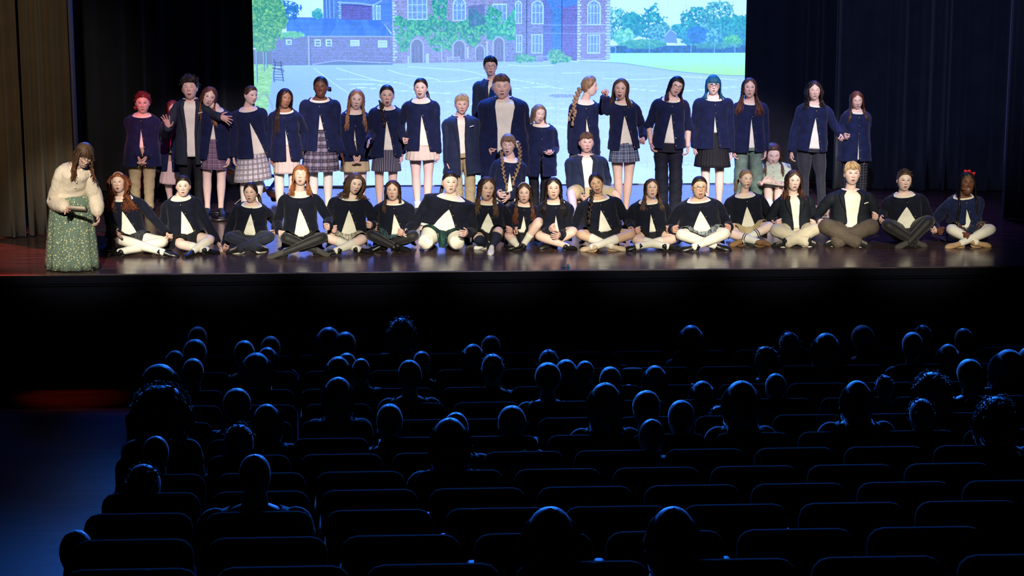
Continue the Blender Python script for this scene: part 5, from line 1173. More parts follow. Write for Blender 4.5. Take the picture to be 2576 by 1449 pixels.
    for e in extra:
        b = MB()
        if e[0] == 'glasses':
            for s_ in (-1, 1):
                th = np.linspace(0, 2*np.pi, 17); rx, rz = e[2] if len(e) > 2 else (0.021, 0.0165)
                ring = np.stack([s_*0.031+rx*np.cos(th), np.full(17, -0.104)+0.006*np.abs(np.cos(th))*0, 0.004+rz*np.sin(th)], -1); tube(b, X(ring), 0.0016 if e[1] == 'wire' else 0.0024, n=5, up=(0, 0, 1), sub=1, cap=False)
                tube(b, X(np.array([[s_*0.052, -0.102, 0.008], [s_*0.073, -0.05, 0.008], [s_*0.079, 0.0, 0.006]])), 0.0016, n=5, sub=2)
            tube(b, X(np.array([[-0.010, -0.105, 0.008], [0, -0.108, 0.011], [0.010, -0.105, 0.008]])), 0.0016, n=5, sub=2)
            go = b.build('glasses', M['wire' if e[1] == 'wire' else 'wire_black'], root, base)
        elif e[0] == 'mic':
            s_ = e[1]; tube(b, X(np.array([[s_*0.080, 0.005, 0.0], [s_*0.077, -0.03, -0.03], [s_*0.060, -0.070, -0.052], [s_*0.042, -0.088, -0.060]])), 0.0016, n=5, sub=3)
            ellipsoid(b, X(np.array([[s_*0.040, -0.091, -0.060]]))[0], (0.0048, 0.0048, 0.0048), n=8, m=6); b.build('headset_microphone', M['mic'], root, base)
        elif e[0] == 'headband':
            a = np.linspace(-1.75, 1.75, 22); pts = np.array([[math.sin(q)*0.0835, -0.028-0.01*math.cos(q), math.cos(q)*0.118+0.012] for q in a]); tube(b, X(pts), [(0.003, 0.009)]*22, n=8, up=(0, -1, 0), sub=1); b.build('headband', M[e[1]], root, base)
        elif e[0] == 'bow':
            c0 = X(np.array([e[2]]))[0]
            for s_ in (-1, 1): ellipsoid(b, c0+np.array([s_*0.022, 0, 0.004]), (0.021, 0.010, 0.014), n=10, m=8); tube(b, [c0, c0+np.array([s_*0.014, -0.004, -0.03]), c0+np.array([s_*0.02, -0.002, -0.065*e[3]])], [(0.006, 0.002), (0.010, 0.002), (0.010, 0.002)], n=6, up=(0, -1, 0), sub=2)
            ellipsoid(b, c0, (0.008, 0.011, 0.008), n=8, m=6); b.build('hair_bow', M[e[1]], root, base)
        elif e[0] == 'chain':
            pts = [tor.at(np.array(0.985-0.10*math.cos(q)**2*e[2]), np.array(q), off=0.014) for q in np.linspace(-1.2, 1.2, 15)]; tube(b, pts, 0.0015, n=4, sub=1, cap=False); ellipsoid(b, pts[7]+tor.F*0.004, (0.005, 0.003, 0.006), n=8, m=6); b.build('necklace', M['brass'], root, base)
    return root, tor, X, Hc
# ------------------------------------------------------------------ the performers
# positions are read from the photograph per figure and placed on the stage at that figure's own distance
SIT = dict(sit=True); G1 = 'young performers seated cross-legged along the stage front'; G2 = 'young performers standing in the rear row'
def seated(label, T, fv, head, sh, hipu, legs, **k): return person(label, T, fv, head, sh, (hipu, None), legs, sit=True, group=G1, **k)
def stand(label, T, fv, head, sh, hipu, legs, **k):
    return person(label, T, fv, head, sh, hipu if isinstance(hipu, tuple) else (hipu, None), legs, group=G2, **k)
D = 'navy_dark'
# --- front row, from the stage's left side to its right
seated('person with big copper curls and a cream headband, cream tights, hand on knee', 1, 643, (588, 805, 136, -6, 8, -2), (612, 918, 140), 640, ((600, 1190, -0.25), (885, 1205, -0.25), (890, 1275), (965, 1285), (585, 1275), (525, 1275)),
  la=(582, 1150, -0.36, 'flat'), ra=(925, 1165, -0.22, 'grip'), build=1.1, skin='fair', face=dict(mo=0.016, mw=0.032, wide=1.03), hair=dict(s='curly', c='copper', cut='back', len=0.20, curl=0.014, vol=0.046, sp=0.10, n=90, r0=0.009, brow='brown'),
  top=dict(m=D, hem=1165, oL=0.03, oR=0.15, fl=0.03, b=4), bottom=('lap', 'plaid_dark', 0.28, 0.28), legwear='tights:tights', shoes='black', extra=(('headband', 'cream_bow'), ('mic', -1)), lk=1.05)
seated('person with dark hair in a ponytail, black skirt and one white knee sock showing', 1, 641, (1022, 830, 144, 4, 4, 0), (1010, 918, 128), 1040, ((1010, 1222), (1205, 1190), (1190, 1262), (1250, 1265), (1090, 1265), (1045, 1290)),
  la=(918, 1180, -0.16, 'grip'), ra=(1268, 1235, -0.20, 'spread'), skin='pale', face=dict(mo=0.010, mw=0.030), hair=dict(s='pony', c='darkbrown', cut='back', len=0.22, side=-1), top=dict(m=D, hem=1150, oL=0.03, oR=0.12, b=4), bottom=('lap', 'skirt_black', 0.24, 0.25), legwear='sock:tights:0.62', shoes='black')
seated('small person with centre-parted dark hair, slate leggings and laced trainers', 2, 637, (196, 905, 142, -8, 4, 0), (205, 1000, 128), 195, ((50, 1218), (332, 1212), (262, 1300), (318, 1290), (118, 1303), (20, 1312)),
  la=(12, 1290, -0.20, 'grip'), ra=(366, 1190, -0.05, 'grip'), face=dict(mo=0.013, mw=0.030), hair=dict(s='pony', c='darkbrown', cut='part', len=0.12, th=0.008), top=dict(m=D, hem=1200, oL=0.07, oR=0.07, tc=0.93, b=3, neck=0.05), scoop=0.03, bottom=('trousers', 'leggings_navy', 0.82), shoes='sneaker', lk=0.92)
seated('person with long orange hair, head tilted back, black tights and grey shoes', 2, 648, (548, 784, 148, -2, 13, 2), (542, 922, 142), 550, ((440, 1222), (705, 1218), (660, 1312), (745, 1335), (425, 1328), (345, 1345)),
  la=(398, 1195, -0.20, 'fist'), ra=(745, 1145, -0.24, 'grip'), skin='pale', face=dict(mo=0.018, mw=0.032, eyes='c'), hair=dict(s='long', c='ginger', cut='part', len=0.15, bangs=True, bz=0.052, bspan=30, wav=0.007, th=0.010, sp=0.03), top=dict(m=D, hem=1190, oL=0.06, oR=0.11, b=5), bottom=('lap', 'skirt_black', 0.24, 0.25), legwear='tights:tights_black', shoes='grey')
seated('person with frizzy light brown hair, head tilted, cream and black checked skirt', 2, 640, (928, 842, 146, 18, -2, 12), (892, 948, 142), 880, ((738, 1222), (980, 1235), (960, 1305), (1035, 1310), (790, 1315), (735, 1325)),
  la=(768, 1165, -0.26, 'grip'), ra=(1040, 1135, -0.26, 'grip'), skin='pale', face=dict(mo=0.011, mw=0.030, wide=1.05), hair=dict(s='curly', c='midbrown', cut='back', len=0.06, curl=0.010, vol=0.030, sp=0.07, n=70, r0=0.011), top=dict(m=D, hem=1185, oL=0.07, oR=0.10, b=4), bottom=('lap', 'plaid_check', 0.30, 0.25), legwear='sock:tights:0.60', shoes='black', build=1.05)
seated('person with brown hair over one shoulder, sheer black tights and black lace-up boots', 2, 638, (1192, 890, 146, -4, 6, 0), (1200, 985, 140), 1205, ((1035, 1200), (1345, 1205), (1222, 1292), (1325, 1298), (1120, 1282), (1050, 1295)),
  la=(1052, 1155, -0.20, 'grip'), ra=(1258, 1190, -0.30, 'grip'), skin='fair', face=dict(mo=0.012, mw=0.032), hair=dict(s='long', c='brown', cut='part', len=0.17, front=(1, 0), wav=0.007, th=0.009, n=50), top=dict(m=D, hem=1190, oL=0.03, oR=0.09, b=4), bottom=('lap', 'plaid_teal', 0.26, 0.24), legwear='tights:tights_black', shoes='boot')
seated('broad-built person kneeling in cream tights and a dark green plaid skirt', 3, 637, (408, 912, 150, 8, 4, 2), (412, 1022, 172), 365, ((240, 1318, -0.34), (455, 1318, -0.34), (300, 1300, 0.05), (250, 1290), (400, 1300, 0.05), (440, 1290)),
  la=(100, 1248, -0.22, 'relax', 170, 1190, -0.05), ra=(515, 1255, -0.42, 'relax'), build=1.45, depth=1.25, lk=1.35, skin='pale', face=dict(mo=0.011, mw=0.032, wide=1.08), hair=dict(s='pony', c='darkbrown', cut='back', len=0.16, side=-1), top=dict(m=D, hem=1195, oL=0.12, oR=0.10, b=3, tc=0.80), bottom=('lap', 'plaid_green', 0.23, 0.29), legwear='tights:tights', shoes=None)
seated('person with long brown hair turned to one side, navy knee sock, pale shoe sole showing', 3, 634, (655, 952, 160, 14, 4, 4), (665, 1062, 130), 665, ((598, 1290), (735, 1240), (640, 1330), (600, 1340), (690, 1350), (680, 1385)),
  la=(550, 1240, -0.15, 'grip'), ra=(822, 1240, -0.22, 'grip'), face=dict(mo=0.015, mw=0.034), hair=dict(s='long', c='brown', cut='part', len=0.22, wav=0.010, th=0.012, tip='midbrown', n=64), top=dict(m=D, hem=1215, oL=0.08, oR=0.07, b=3), bottom=('lap', 'skirt_black', 0.24, 0.22), legwear='sock:sock_navy:0.62', shoes='cream')
seated('person with cream hairband and long wavy brown hair, one bare knee raised', 3, 630, (908, 982, 140, -2, 2, 0), (905, 1072, 110), 890, ((805, 1268), (1008, 1175, -0.30), (862, 1340), (778, 1352), (908, 1325), (885, 1352)),
  la=(838, 1245, -0.24, 'grip'), ra=(1010, 1245, -0.10, 'grip'), face=dict(mo=0.012, mw=0.032), hair=dict(s='long', c='brown', cut='part', len=0.28, wav=0.014, wl=0.06, th=0.010, tip='auburn', sp=0.035, n=64), top=dict(m=D, hem=1215, oL=0.02, oR=0.04, b=3), bottom=('lap', 'skirt_black', 0.20, 0.2), legwear='sock:tights:0.78', shoes='black', extra=(('headband', 'cream_bow'),), lk=0.95)
seated('person with very long dark hair, arms crossed over bare shins, black shoes', 3, 629, (1106, 952, 150, -2, 4, 0), (1115, 1058, 122), 1120, ((1012, 1272), (1240, 1240), (1205, 1345), (1270, 1345), (1108, 1325), (1005, 1345)),
  la=(1095, 1225, -0.36, 'grip'), ra=(1140, 1272, -0.42, 'point'), face=dict(mo=0.011, mw=0.030), skin='fair', hair=dict(s='long', c='darkbrown', cut='part', len=0.29, wav=0.010, th=0.010, sp=0.05, n=70, tip='black'), top=dict(m=D, hem=1225, oL=0.02, oR=0.03, b=2), bottom=('lap', 'skirt_black', 0.16, 0.18), shoes='black')
seated('smiling person with one dark side braid, white socks and beige strap shoes', 4, 632, (348, 876, 150, -4, 6, -14), (365, 995, 155), 400, ((232, 1245), (602, 1245), (465, 1335), (540, 1345), (310, 1342), (225, 1348)),
  la=(85, 1252, -0.10, 'grip', 190, 1170, 0.05), ra=(615, 1215, -0.22, 'grip'), skin='olive', face=dict(mo=0.018, mw=0.044, smile=0.9), hair=dict(s='cap', c='darkbrown', cut='part', th=0.008, braids=[dict(p=[(318, 930, -0.02), (312, 985, -0.14), (308, 1050, -0.17), (300, 1085, -0.18)], r=0.021, n=10, tip=0.6), dict(p=[(300, 1080, -0.18), (298, 1110, -0.18), (296, 1135, -0.18)], r=0.018, n=4)]), top=dict(m=D, hem=1205, oL=0.05, oR=0.08, b=4), bottom=('lap', 'skirt_black', 0.30, 0.26), legwear='sock:tights:0.60', shoes='beige')
seated('person looking up with parted brown hair and pale hair clip, black shoes and white socks', 4, 631, (752, 912, 146, 0, 12, 0), (732, 1020, 145), 745, ((640, 1290), (905, 1282), (872, 1335), (965, 1342), (640, 1335), (580, 1345)),
  la=(640, 1222, -0.22, 'grip'), ra=(888, 1215, -0.22, 'grip'), face=dict(mo=0.015, mw=0.030), hair=dict(s='long', c='brown', cut='part', len=0.17, wav=0.009, th=0.009, tip='midbrown', sp=0.04, n=56), top=dict(m=D, hem=1230, oL=0.03, oR=0.05, b=3), bottom=('lap', 'skirt_black', 0.22, 0.22), legwear='sock:tights:0.55', shoes='black')
seated('person with round wire glasses and hair tied back, cream tights, black strap shoes', 4, 633, (1100, 905, 160, 2, 6, 0), (1092, 1010, 165), 1110, ((965, 1248), (1288, 1240), (1215, 1328), (1295, 1342), (1055, 1340), (975, 1350)),
  la=(908, 1212, -0.22, 'grip'), ra=(1322, 1200, -0.22, 'grip'), skin='warm', build=1.15, depth=1.1, lk=1.1, face=dict(mo=0.018, mw=0.036, wide=1.06), hair=dict(s='pony', c='darkbrown', cut='back', len=0.10, wisps=1), top=dict(m=D, hem=1210, oL=0.10, oR=0.10, b=3), bottom=('lap', 'plaid_tartan', 0.28, 0.27), legwear='tights:tights', shoes='black', extra=(('glasses', 'wire'),))
seated('blonde person with pulled-back hair, striped white socks and brown suede boots', 5, 619, (232, 818, 148, 12, 4, 2), (222, 950, 148), 240, ((120, 1232), (412, 1175), (340, 1300), (425, 1300), (200, 1290), (140, 1305)),
  la=(115, 1185, -0.22, 'grip'), ra=(460, 1155, -0.24, 'grip'), skin='pale', face=dict(mo=0.012, mw=0.036, smile=0.6), hair=dict(s='pony', c='darkblonde', cut='back', len=0.08, side=-1, th=0.007), top=dict(m=D, hem=1180, oL=0.08, oR=0.08, b=3), bottom=('lap', 'skirt_khaki', 0.26, 0.23), legwear='sock:striped_sock:0.66', shoes='suede', extra=(('mic', -1),))
seated('person in black blazer with shoulder-length brown hair, beige trousers and canvas trainers', 5, 622, (592, 830, 160, 4, 2, 0), (588, 962, 150), 600, ((460, 1205), (752, 1200), (695, 1300), (788, 1305), (535, 1302), (425, 1312)),
  la=(468, 1155, -0.20, 'grip'), ra=(752, 1158, -0.22, 'grip'), skin='pale', face=dict(mo=0.012, mw=0.034), hair=dict(s='long', c='brown', cut='part', len=0.13, wav=0.010, th=0.014, tip='auburn', vol=0.008, sp=0.035, n=60), top=dict(kind='blazer', m='blazer_black', hem=1190, oL=0.045, oR=0.045), scoop=0.04, bottom=('trousers', 'khaki_pale', 1.0), shoes='converse')
seated('person with blond centre-parted curtain hair in black blazer and baggy brown trousers', 5, 623, (1036, 778, 172, -2, 6, 0), (1025, 925, 182), 1015, ((838, 1175), (1190, 1175), (1082, 1302), (1185, 1312), (905, 1298), (838, 1300)),
  la=(785, 1150, -0.18, 'grip'), ra=(1225, 1108, -0.24, 'grip'), skin='pale', face=dict(mo=0.013, mw=0.036, wide=1.03), hair=dict(s='boyhair', c='blonde', cut='boy', th=0.016, z1=0.045, span=75, sweep=22, off=0.020, brow='midbrown', n=26), top=dict(kind='blazer', m='blazer_black', hem=1150, oL=0.075, oR=0.075, sq=True), bottom=('trousers', 'brown_cloth', 1.12), shoes='sneaker', lk=1.1, build=1.05)
seated('person with messy tied-back brown hair, black tights and bright patterned socks', 5, 624, (1434, 828, 162, -2, 2, 2), (1430, 948, 162), 1445, ((1300, 1165, -0.30), (1622, 1135, -0.30), (1515, 1300), (1612, 1312), (1462, 1302), (1372, 1328)),
  la=(1252, 1118, -0.14, 'relax', 1275, 1060, 0.02), ra=(1668, 1205, -0.10, 'grip', 1625, 1110, 0.03), skin='pale', face=dict(mo=0.012, mw=0.032, wide=1.03), hair=dict(s='bun', c='brown', cut='back', at=(0.03, 0.10, -0.05), r=0.030, curls=26, zf=0.085, off=0.012, wisps=1), top=dict(m=D, hem=1120, oL=0.11, oR=0.08, b=2, tc=0.80), bottom=('trousers', 'tights_black', 0.80), legwear='sock:bright_sock:0.86', shoes='grey', lk=1.08)
seated('person with long black braids and red hair bow, checked skirt and cream tights', 5, 622, (1908, 852, 175, -2, 10, 0), (1880, 968, 155), 1890, ((1790, 1200), (2090, 1200), (1985, 1302), (2060, 1312), (1862, 1305), (1775, 1320)),
  la=(1692, 1212, -0.16, 'grip'), ra=(1918, 1255, -0.40, 'fist'), skin='dark', face=dict(mo=0.020, mw=0.034, eyes='o', wide=1.0), hair=dict(s='braided', c='black', cut='part', th=0.008, box=120, len=0.40, front=(1, 1)), top=dict(m='navy', hem=1150, oL=0.02, oR=0.05, b=3), bottom=('lap', 'plaid_red', 0.30, 0.26), legwear='tights:tights', shoes='tan', lk=1.05, extra=(('bow', 'red_bow', (0.0, -0.02, 0.128), 0.2), ('bow', 'red_bow', (0.05, -0.02, 0.105), 0.2), ('chain', 0, 1.0), ('mic', -1)))
# --- standing rear row
stand('person with red curly updo in plum-lit cardigan and khaki trousers, hands clasped', 1, 533, (748, 266, 144, 6, -2, 0), (746, 362, 118), 745, (700, 790),
  la=(728, 655, -0.20, 'relax'), ra=(762, 655, -0.21, 'relax'), face=dict(mo=0.008, mw=0.026), hair=dict(s='bun', c='redhead', cut='back', at=(-0.085, 0.05, -0.06), r=0.026, curls=60, zf=0.07, off=0.010), top=dict(hem=690, oL=0.03, oR=0.06, lo=0.03, fl=0.05), bottom=('trousers', 'khaki', 0.95), shoes='black', shirthem=570)
stand('person in cardigan and pale pink skirt, mostly hidden behind the boy with raised arms', 1, 524, (955, 310, 120, 10, 0, -6), (950, 400, 70), 940, (935, 1010),
  face=dict(mo=0.010), hair=dict(s='long', c='redhead', cut='part', len=0.16), top=dict(hem=720, oL=0.02, oR=0.04), bottom=('skirt', 'skirt_pink', 650, 808, 55, 82, 14, 0.012), shoes='black', ht=1.45)
stand('boy with dark wavy hair in charcoal blazer, both arms raised and fingers spread', 1, 541, (1066, 168, 152, 0, 10, -2), (1072, 262, 118), 1080, (1040, 1128),
  la=dict(h=(916, 405), dy=-0.30, pose='spread', e=(900, 480, -0.05), d=(-0.10, -0.25, 1.0), th=(0.9, -0.4, 0)), ra=dict(h=(1300, 370), dy=-0.30, pose='spread', e=(1215, 345, -0.12), d=(0.9, -0.3, -0.25), th=(0.1, -0.2, 1)),
  skin='fair', face=dict(mo=0.017, mw=0.040, eyes='c', smile=0.4), hair=dict(s='boyhair', c='darkbrown', cut='boy', th=0.020, curls=60, zf=0.055, off=0.028, z1=0.048, n=20), top=dict(kind='blazer', m='blazer_grey', hem=672, oL=0.06, oR=0.06, sq=True, fl=0.05), bottom=('trousers', 'black_cloth', 0.85), shoes='black', shirthem=628, extra=(('mic', -1),))
stand('person with long red-blonde hair leaning sideways, plum plaid skirt and bare legs', 1, 542, (1196, 224, 140, 12, -2, 16), (1235, 325, 118), 1232, (1185, 1275),
  la=None, ra=dict(h=(1330, 665), dy=-0.10, pose='relax'), skin='pale', face=dict(mo=0.010, mw=0.038, smile=0.8), hair=dict(s='long', c='auburn', cut='part', len=0.26, th=0.008, front=(0, 1), tip='strawberry', sp=0.02, n=50), top=dict(hem=640, oL=0.07, oR=0.05), bottom=('skirt', 'plaid_purple', 505, 708, 62, 92, 22, 0.010), shoes='black', shirthem=512)
stand('person with hair in a low bun looking sideways, navy and white plaid skirt, cream tights', 2, 545, (198, 223, 134, 38, 0, 4), (182, 328, 122), 215, (150, 242),
  face=dict(mo=0.007, mw=0.034, smile=0.9), skin='pale', hair=dict(s='bun', c='brown', cut='back', at=(0.0, 0.115, 0.02), r=0.028, th=0.008), top=dict(hem=652, oL=0.00, oR=0.15, fl=0.03), bottom=('skirt', 'plaid_white', 618, 815, 102, 134, 24, 0.014), legwear='tights:tights', shoes='black', shirthem=640)
stand('person with thin brown braids looking up sideways, cream skirt and cream tights', 2, 548, (436, 246, 138, 24, 4, 8), (436, 342, 112), 445, (400, 492),
  ra=dict(h=(560, 640), dy=0.08, pose='relax'), skin='tan', face=dict(mo=0.009, mw=0.034, smile=0.8), hair=dict(s='braided', c='darkbrown', cut='part', th=0.010, box=70, len=0.42, front=(1, 0), tip='brown'), top=dict(hem=672, oL=0.0, oR=0.06), bottom=('skirt', 'skirt_cream', 565, 765, 75, 88, 16, 0.012), legwear='tights:tights', shoes='black', shirthem=575)
stand('tall dark-skinned person with low side bun and pendant, long grey and navy plaid skirt', 2, 540, (688, 168, 148, -4, 4, 0), (682, 262, 138), 685, (640, 738),
  la=dict(h=(480, 650), dy=-0.16, pose='flat', e=(560, 530, 0.0)), ra=dict(h=(842, 655), dy=-0.16, pose='flat', e=(800, 520, 0.0)), skin='dark', face=dict(mo=0.014, mw=0.042, smile=0.9), hair=dict(s='bun', c='black', cut='back', at=(0.085, 0.075, -0.02), r=0.028), top=dict(hem=605, oL=0.035, oR=0.09, fl=0.03), bottom=('skirt', 'plaid_grey', 458, 748, 92, 132, 26, 0.014), legwear='tights:tights', shoes='black', shirthem=465, extra=(('chain', 0, 1.1),), scoop=0.015)
stand('person with long strawberry hair over both shoulders, khaki skirt, hands clasped', 2, 534, (938, 252, 144, 4, -2, 6), (925, 352, 112), 928, (888, 975),
  la=(926, 672, -0.20, 'relax'), ra=(956, 672, -0.21, 'relax'), skin='pale', face=dict(mo=0.009, mw=0.030), hair=dict(s='long', c='strawberry', cut='part', len=0.33, wav=0.014, wl=0.09, th=0.009, sp=0.03, n=70), top=dict(hem=672, oL=0.02, oR=0.04, lo=0.03), bottom=('skirt', 'skirt_khaki', 560, 752, 80, 104, 14, 0.014), shoes='black', shirthem=545)
stand('person with a braid over one shoulder, arm held out, navy pinstripe skirt', 2, 538, (1152, 226, 148, 2, 2, 0), (1148, 318, 118), 1145, (1102, 1188),
  la=dict(h=(1022, 552), dy=-0.30, pose='flat', e=(1050, 480, 0.0)), skin='fair', face=dict(mo=0.020, mw=0.032), hair=dict(s='cap', c='darkbrown', cut='back', th=0.009, braids=[dict(p=[(1110, 268, 0.0), (1118, 320, -0.13), (1124, 365, -0.15), (1132, 410, -0.16)], r=0.022, n=9)]), top=dict(hem=650, oL=0.03, oR=0.10), bottom=('skirt', 'pinstripe', 590, 748, 84, 106, 10, 0.004), shoes='black', shirthem=605)
stand('person with sleek dark hair tied back, cream skirt, white ankle socks and black shoes', 2, 541, (1388, 174, 142, -6, 4, 2), (1390, 268, 124), 1395, (1368, 1434),
  la=(1270, 545, -0.10, 'fist'), ra=(1512, 655, -0.04, 'relax'), skin='pale', face=dict(mo=0.015, mw=0.042, smile=0.8), hair=dict(s='pony', c='darkbrown', cut='back', len=0.14, th=0.008), top=dict(hem=605, oL=0.03, oR=0.09, fl=0.03),
  bottom=('skirt', 'skirt_cream', 565, 668, 92, 118, 20, 0.014), legwear='sock:white:0.86', shoes='black', shirthem=578)
stand('blond boy in long navy blazer with khaki trousers, standing before the tall pair', 3, 533, (488, 384, 136, 2, 0, 0), (478, 480, 122), 490, (468, 545),
  la=(388, 798, -0.06, 'relax'), ra=(580, 795, -0.06, 'relax'), skin='fair', face=dict(mo=0.008, mw=0.030, wide=1.03), hair=dict(s='boyhair', c='blonde', cut='boy', th=0.014, z1=0.050, sweep=-14, brow='darkblonde'), top=dict(kind='blazer', hem=850, oL=0.035, oR=0.045, fl=0.10, lo=0.02, sq=True), bottom=('trousers', 'khaki', 0.95), shoes='black', shirthem=715)
stand('tall boy with black hair and glasses in navy blazer, partly hidden behind another boy', 3, 519, (681, 128, 130, 0, 6, 0), (692, 232, 122), 690, (655, 725),
  skin='fair', face=dict(mo=0.014, mw=0.036, eyes='c'), hair=dict(s='boyhair', c='black', cut='boy', th=0.018, z1=0.055, sweep=20, span=70, off=0.020), top=dict(kind='blazer', hem=600, oL=0.045, oR=0.05), bottom=('trousers', 'navy_cloth', 0.95), shoes='black', extra=(('glasses', 'wire'), ('mic', -1)))
stand('heavy-set boy with short light brown hair in open navy cardigan and tan cargo trousers', 3, 531, (755, 265, 166, 2, 0, 0), (766, 360, 165), 762, (675, 850),
  la=(678, 698, -0.14, 'fist'), ra=(915, 700, 0.06, 'relax'), build=1.35, depth=1.25, lk=1.15, skin='fair', face=dict(mo=0.009, mw=0.038, eyes='c', wide=1.12), hair=dict(s='boyhair', c='midbrown', cut='boy', th=0.012, z1=0.058, sweep=16), top=dict(hem=860, open=True, oL=0.085, oR=0.115, b=0, fl=0.04), bottom=('trousers', 'cargo', 1.1), shoes='black', shirthem=715, extra=(('mic', -1),))
stand('smallest child with chin-length blond hair in oversized cardigan, black trousers', 3, 527, (1006, 448, 130, 20, -2, 6), (1022, 535, 104), 1015, (982, 1045),
  la=(1062, 715, -0.22, 'relax'), ra=(1090, 715, -0.22, 'relax'), skin='pale', face=dict(mo=0.012, mw=0.040, eyes='c', smile=0.8), hair=dict(s='long', c='darkblonde', cut='back', len=0.05, th=0.010, front=(0, 0), n=30), top=dict(hem=862, oL=0.01, oR=0.03, fl=0.04, lo=0.03), bottom=('trousers', 'black_cloth', 0.9), shoes='black', shirthem=680)
stand('person in profile with a loose wavy plait down the back, arm raised to a friend', 4, 536, (302, 168, 142, 72, 0, 0), (268, 290, 112), 262, (210, 320),
  ra=dict(h=(408, 205), dy=-0.02, pose='grip', e=(395, 345, 0.0), d=(0.1, 0, 1.0), th=(-0.3, -0.6, 0.2)), la=None, skin='pale', face=dict(mo=0.014, mw=0.038, smile=0.8, eyes='c'), hair=dict(s='cap', c='darkblonde', cut='part', th=0.014, curls=20, zf=0.085, off=0.008, braids=[dict(p=[(235, 180, 0.0), (205, 240, 0.0), (190, 300, -0.06), (190, 355, -0.10)], r=0.034, n=12, tip=0.8), dict(p=[(195, 330, -0.08), (165, 350, -0.1), (150, 385, -0.1)], r=0.02, n=6), dict(p=[(200, 340, -0.1), (185, 380, -0.12), (175, 420, -0.12)], r=0.02, n=6)]),
  top=dict(hem=655, oL=0.00, oR=0.09), bottom=('skirt', 'skirt_grey', 560, 700, 85, 115, 26, 0.014), shoes='black', shirthem=560)
stand('laughing person with brown hair, one arm raised, blue plaid skirt and bare legs', 4, 546, (527, 186, 156, -12, 2, 6), (545, 292, 112), 548, (520, 565),
  la=dict(h=(420, 212), dy=-0.04, pose='grip', e=(418, 345, 0.02), d=(0.0, 0, 1.0), th=(0.3, -0.6, 0.2)), ra=(695, 565, -0.12, 'fist'), skin='fair', face=dict(mo=0.022, mw=0.040, smile=0.8), hair=dict(s='long', c='midbrown', cut='part', len=0.13, th=0.008, front=(0, 1), n=44, sp=0.04), top=dict(hem=622, oL=0.06, oR=0.11), bottom=('skirt', 'plaid_blue', 560, 710, 86, 114, 22, 0.012), shoes='black', shirthem=590)
stand('smiling person with glasses and black bob, rolled cardigan sleeves, black cargo trousers', 4, 546, (930, 166, 148, 4, 2, 16), (892, 268, 130), 875, (830, 925),
  la=(750, 612, -0.06, 'relax'), ra=(1015, 635, -0.08, 'relax'), skin='fair', face=dict(mo=0.012, mw=0.040, smile=0.9), hair=dict(s='long', c='black', cut='part', len=0.13, th=0.012, bangs=True, bz=0.055, tip='wine', sp=0.02, n=56), top=dict(hem=612, oL=0.075, oR=0.065, roll=0.05), bottom=('trousers', 'navy_cloth', 1.15), shoes='converse', shirthem=580, extra=(('glasses', 'wire'),))
stand('person with teal-blue fringe and black glasses, pleated black skirt and bare legs', 4, 540, (1200, 158, 146, -2, 2, 0), (1203, 258, 142), 1195, (1150, 1245),
  la=(1065, 640, 0.0, 'relax'), ra=(1332, 672, -0.04, 'relax'), skin='pale', face=dict(mo=0.007, mw=0.026), hair=dict(s='long', c='blue', cut='part', len=0.09, th=0.014, bangs=True, bz=0.024, front=(1, 1), n=40, mp=62, brow='black'), top=dict(hem=612, oL=0.01, oR=0.06), bottom=('skirt', 'skirt_black', 500, 748, 88, 134, 34, 0.012), legwear='sock:white:0.90', shoes='tan', shirthem=502, extra=(('glasses', 'black', (0.022, 0.013)),), scoop=0.02)
stand('person with very long brown hair and grey-green jeans at the screen edge', 4, 536, (1465, 178, 148, -6, 4, 2), (1470, 290, 128), 1460, (1400, 1520),
  skin='fair', face=dict(mo=0.011, mw=0.028), hair=dict(s='long', c='brown', cut='part', len=0.26, wav=0.010, th=0.010, sp=0.06, tip='auburn', n=70), top=dict(hem=640, oL=0.02, oR=0.06), bottom=('trousers', 'jeans', 1.15), shoes='black', shirthem=615)
stand('person with dark curly shoulder-length hair, bright navy cardigan and charcoal leggings', 5, 536, (748, 146, 148, -2, 2, -2), (752, 258, 128), 728, (680, 812),
  la=dict(h=(572, 640), dy=-0.05, pose='relax', e=(600, 450, 0.02)), ra=dict(h=(965, 500), dy=-0.18, pose='grip', e=(900, 410, -0.02)), skin='fair', face=dict(mo=0.008, mw=0.034, eyes='c'), hair=dict(s='curly', c='darkbrown', cut='part', len=0.12, curl=0.012, vol=0.016, sp=0.03, n=80, r0=0.010, th=0.014), top=dict(hem=598, oL=0.05, oR=0.09), bottom=('trousers', 'leggings', 0.78), shoes='black', shirthem=585)
stand('person with straight brown hair looking down, long cardigan, dark checked trousers', 5, 528, (1072, 218, 140, -2, -8, -6), (1072, 312, 108), 1060, (1010, 1105),
  la=dict(h=(985, 495), dy=-0.14, pose='grip', e=(960, 420, 0.0)), ra=(1135, 680, -0.03, 'relax'), skin='fair', face=dict(mo=0.007, mw=0.030, eyes='c'), hair=dict(s='long', c='auburn', cut='part', len=0.20, th=0.009, tip='brown', n=60, sp=0.03), top=dict(hem=675, oL=0.0, oR=0.03, lo=0.03, fl=0.05), bottom=('trousers', 'plaid_trouser', 0.95), shoes='black', shirthem=668)
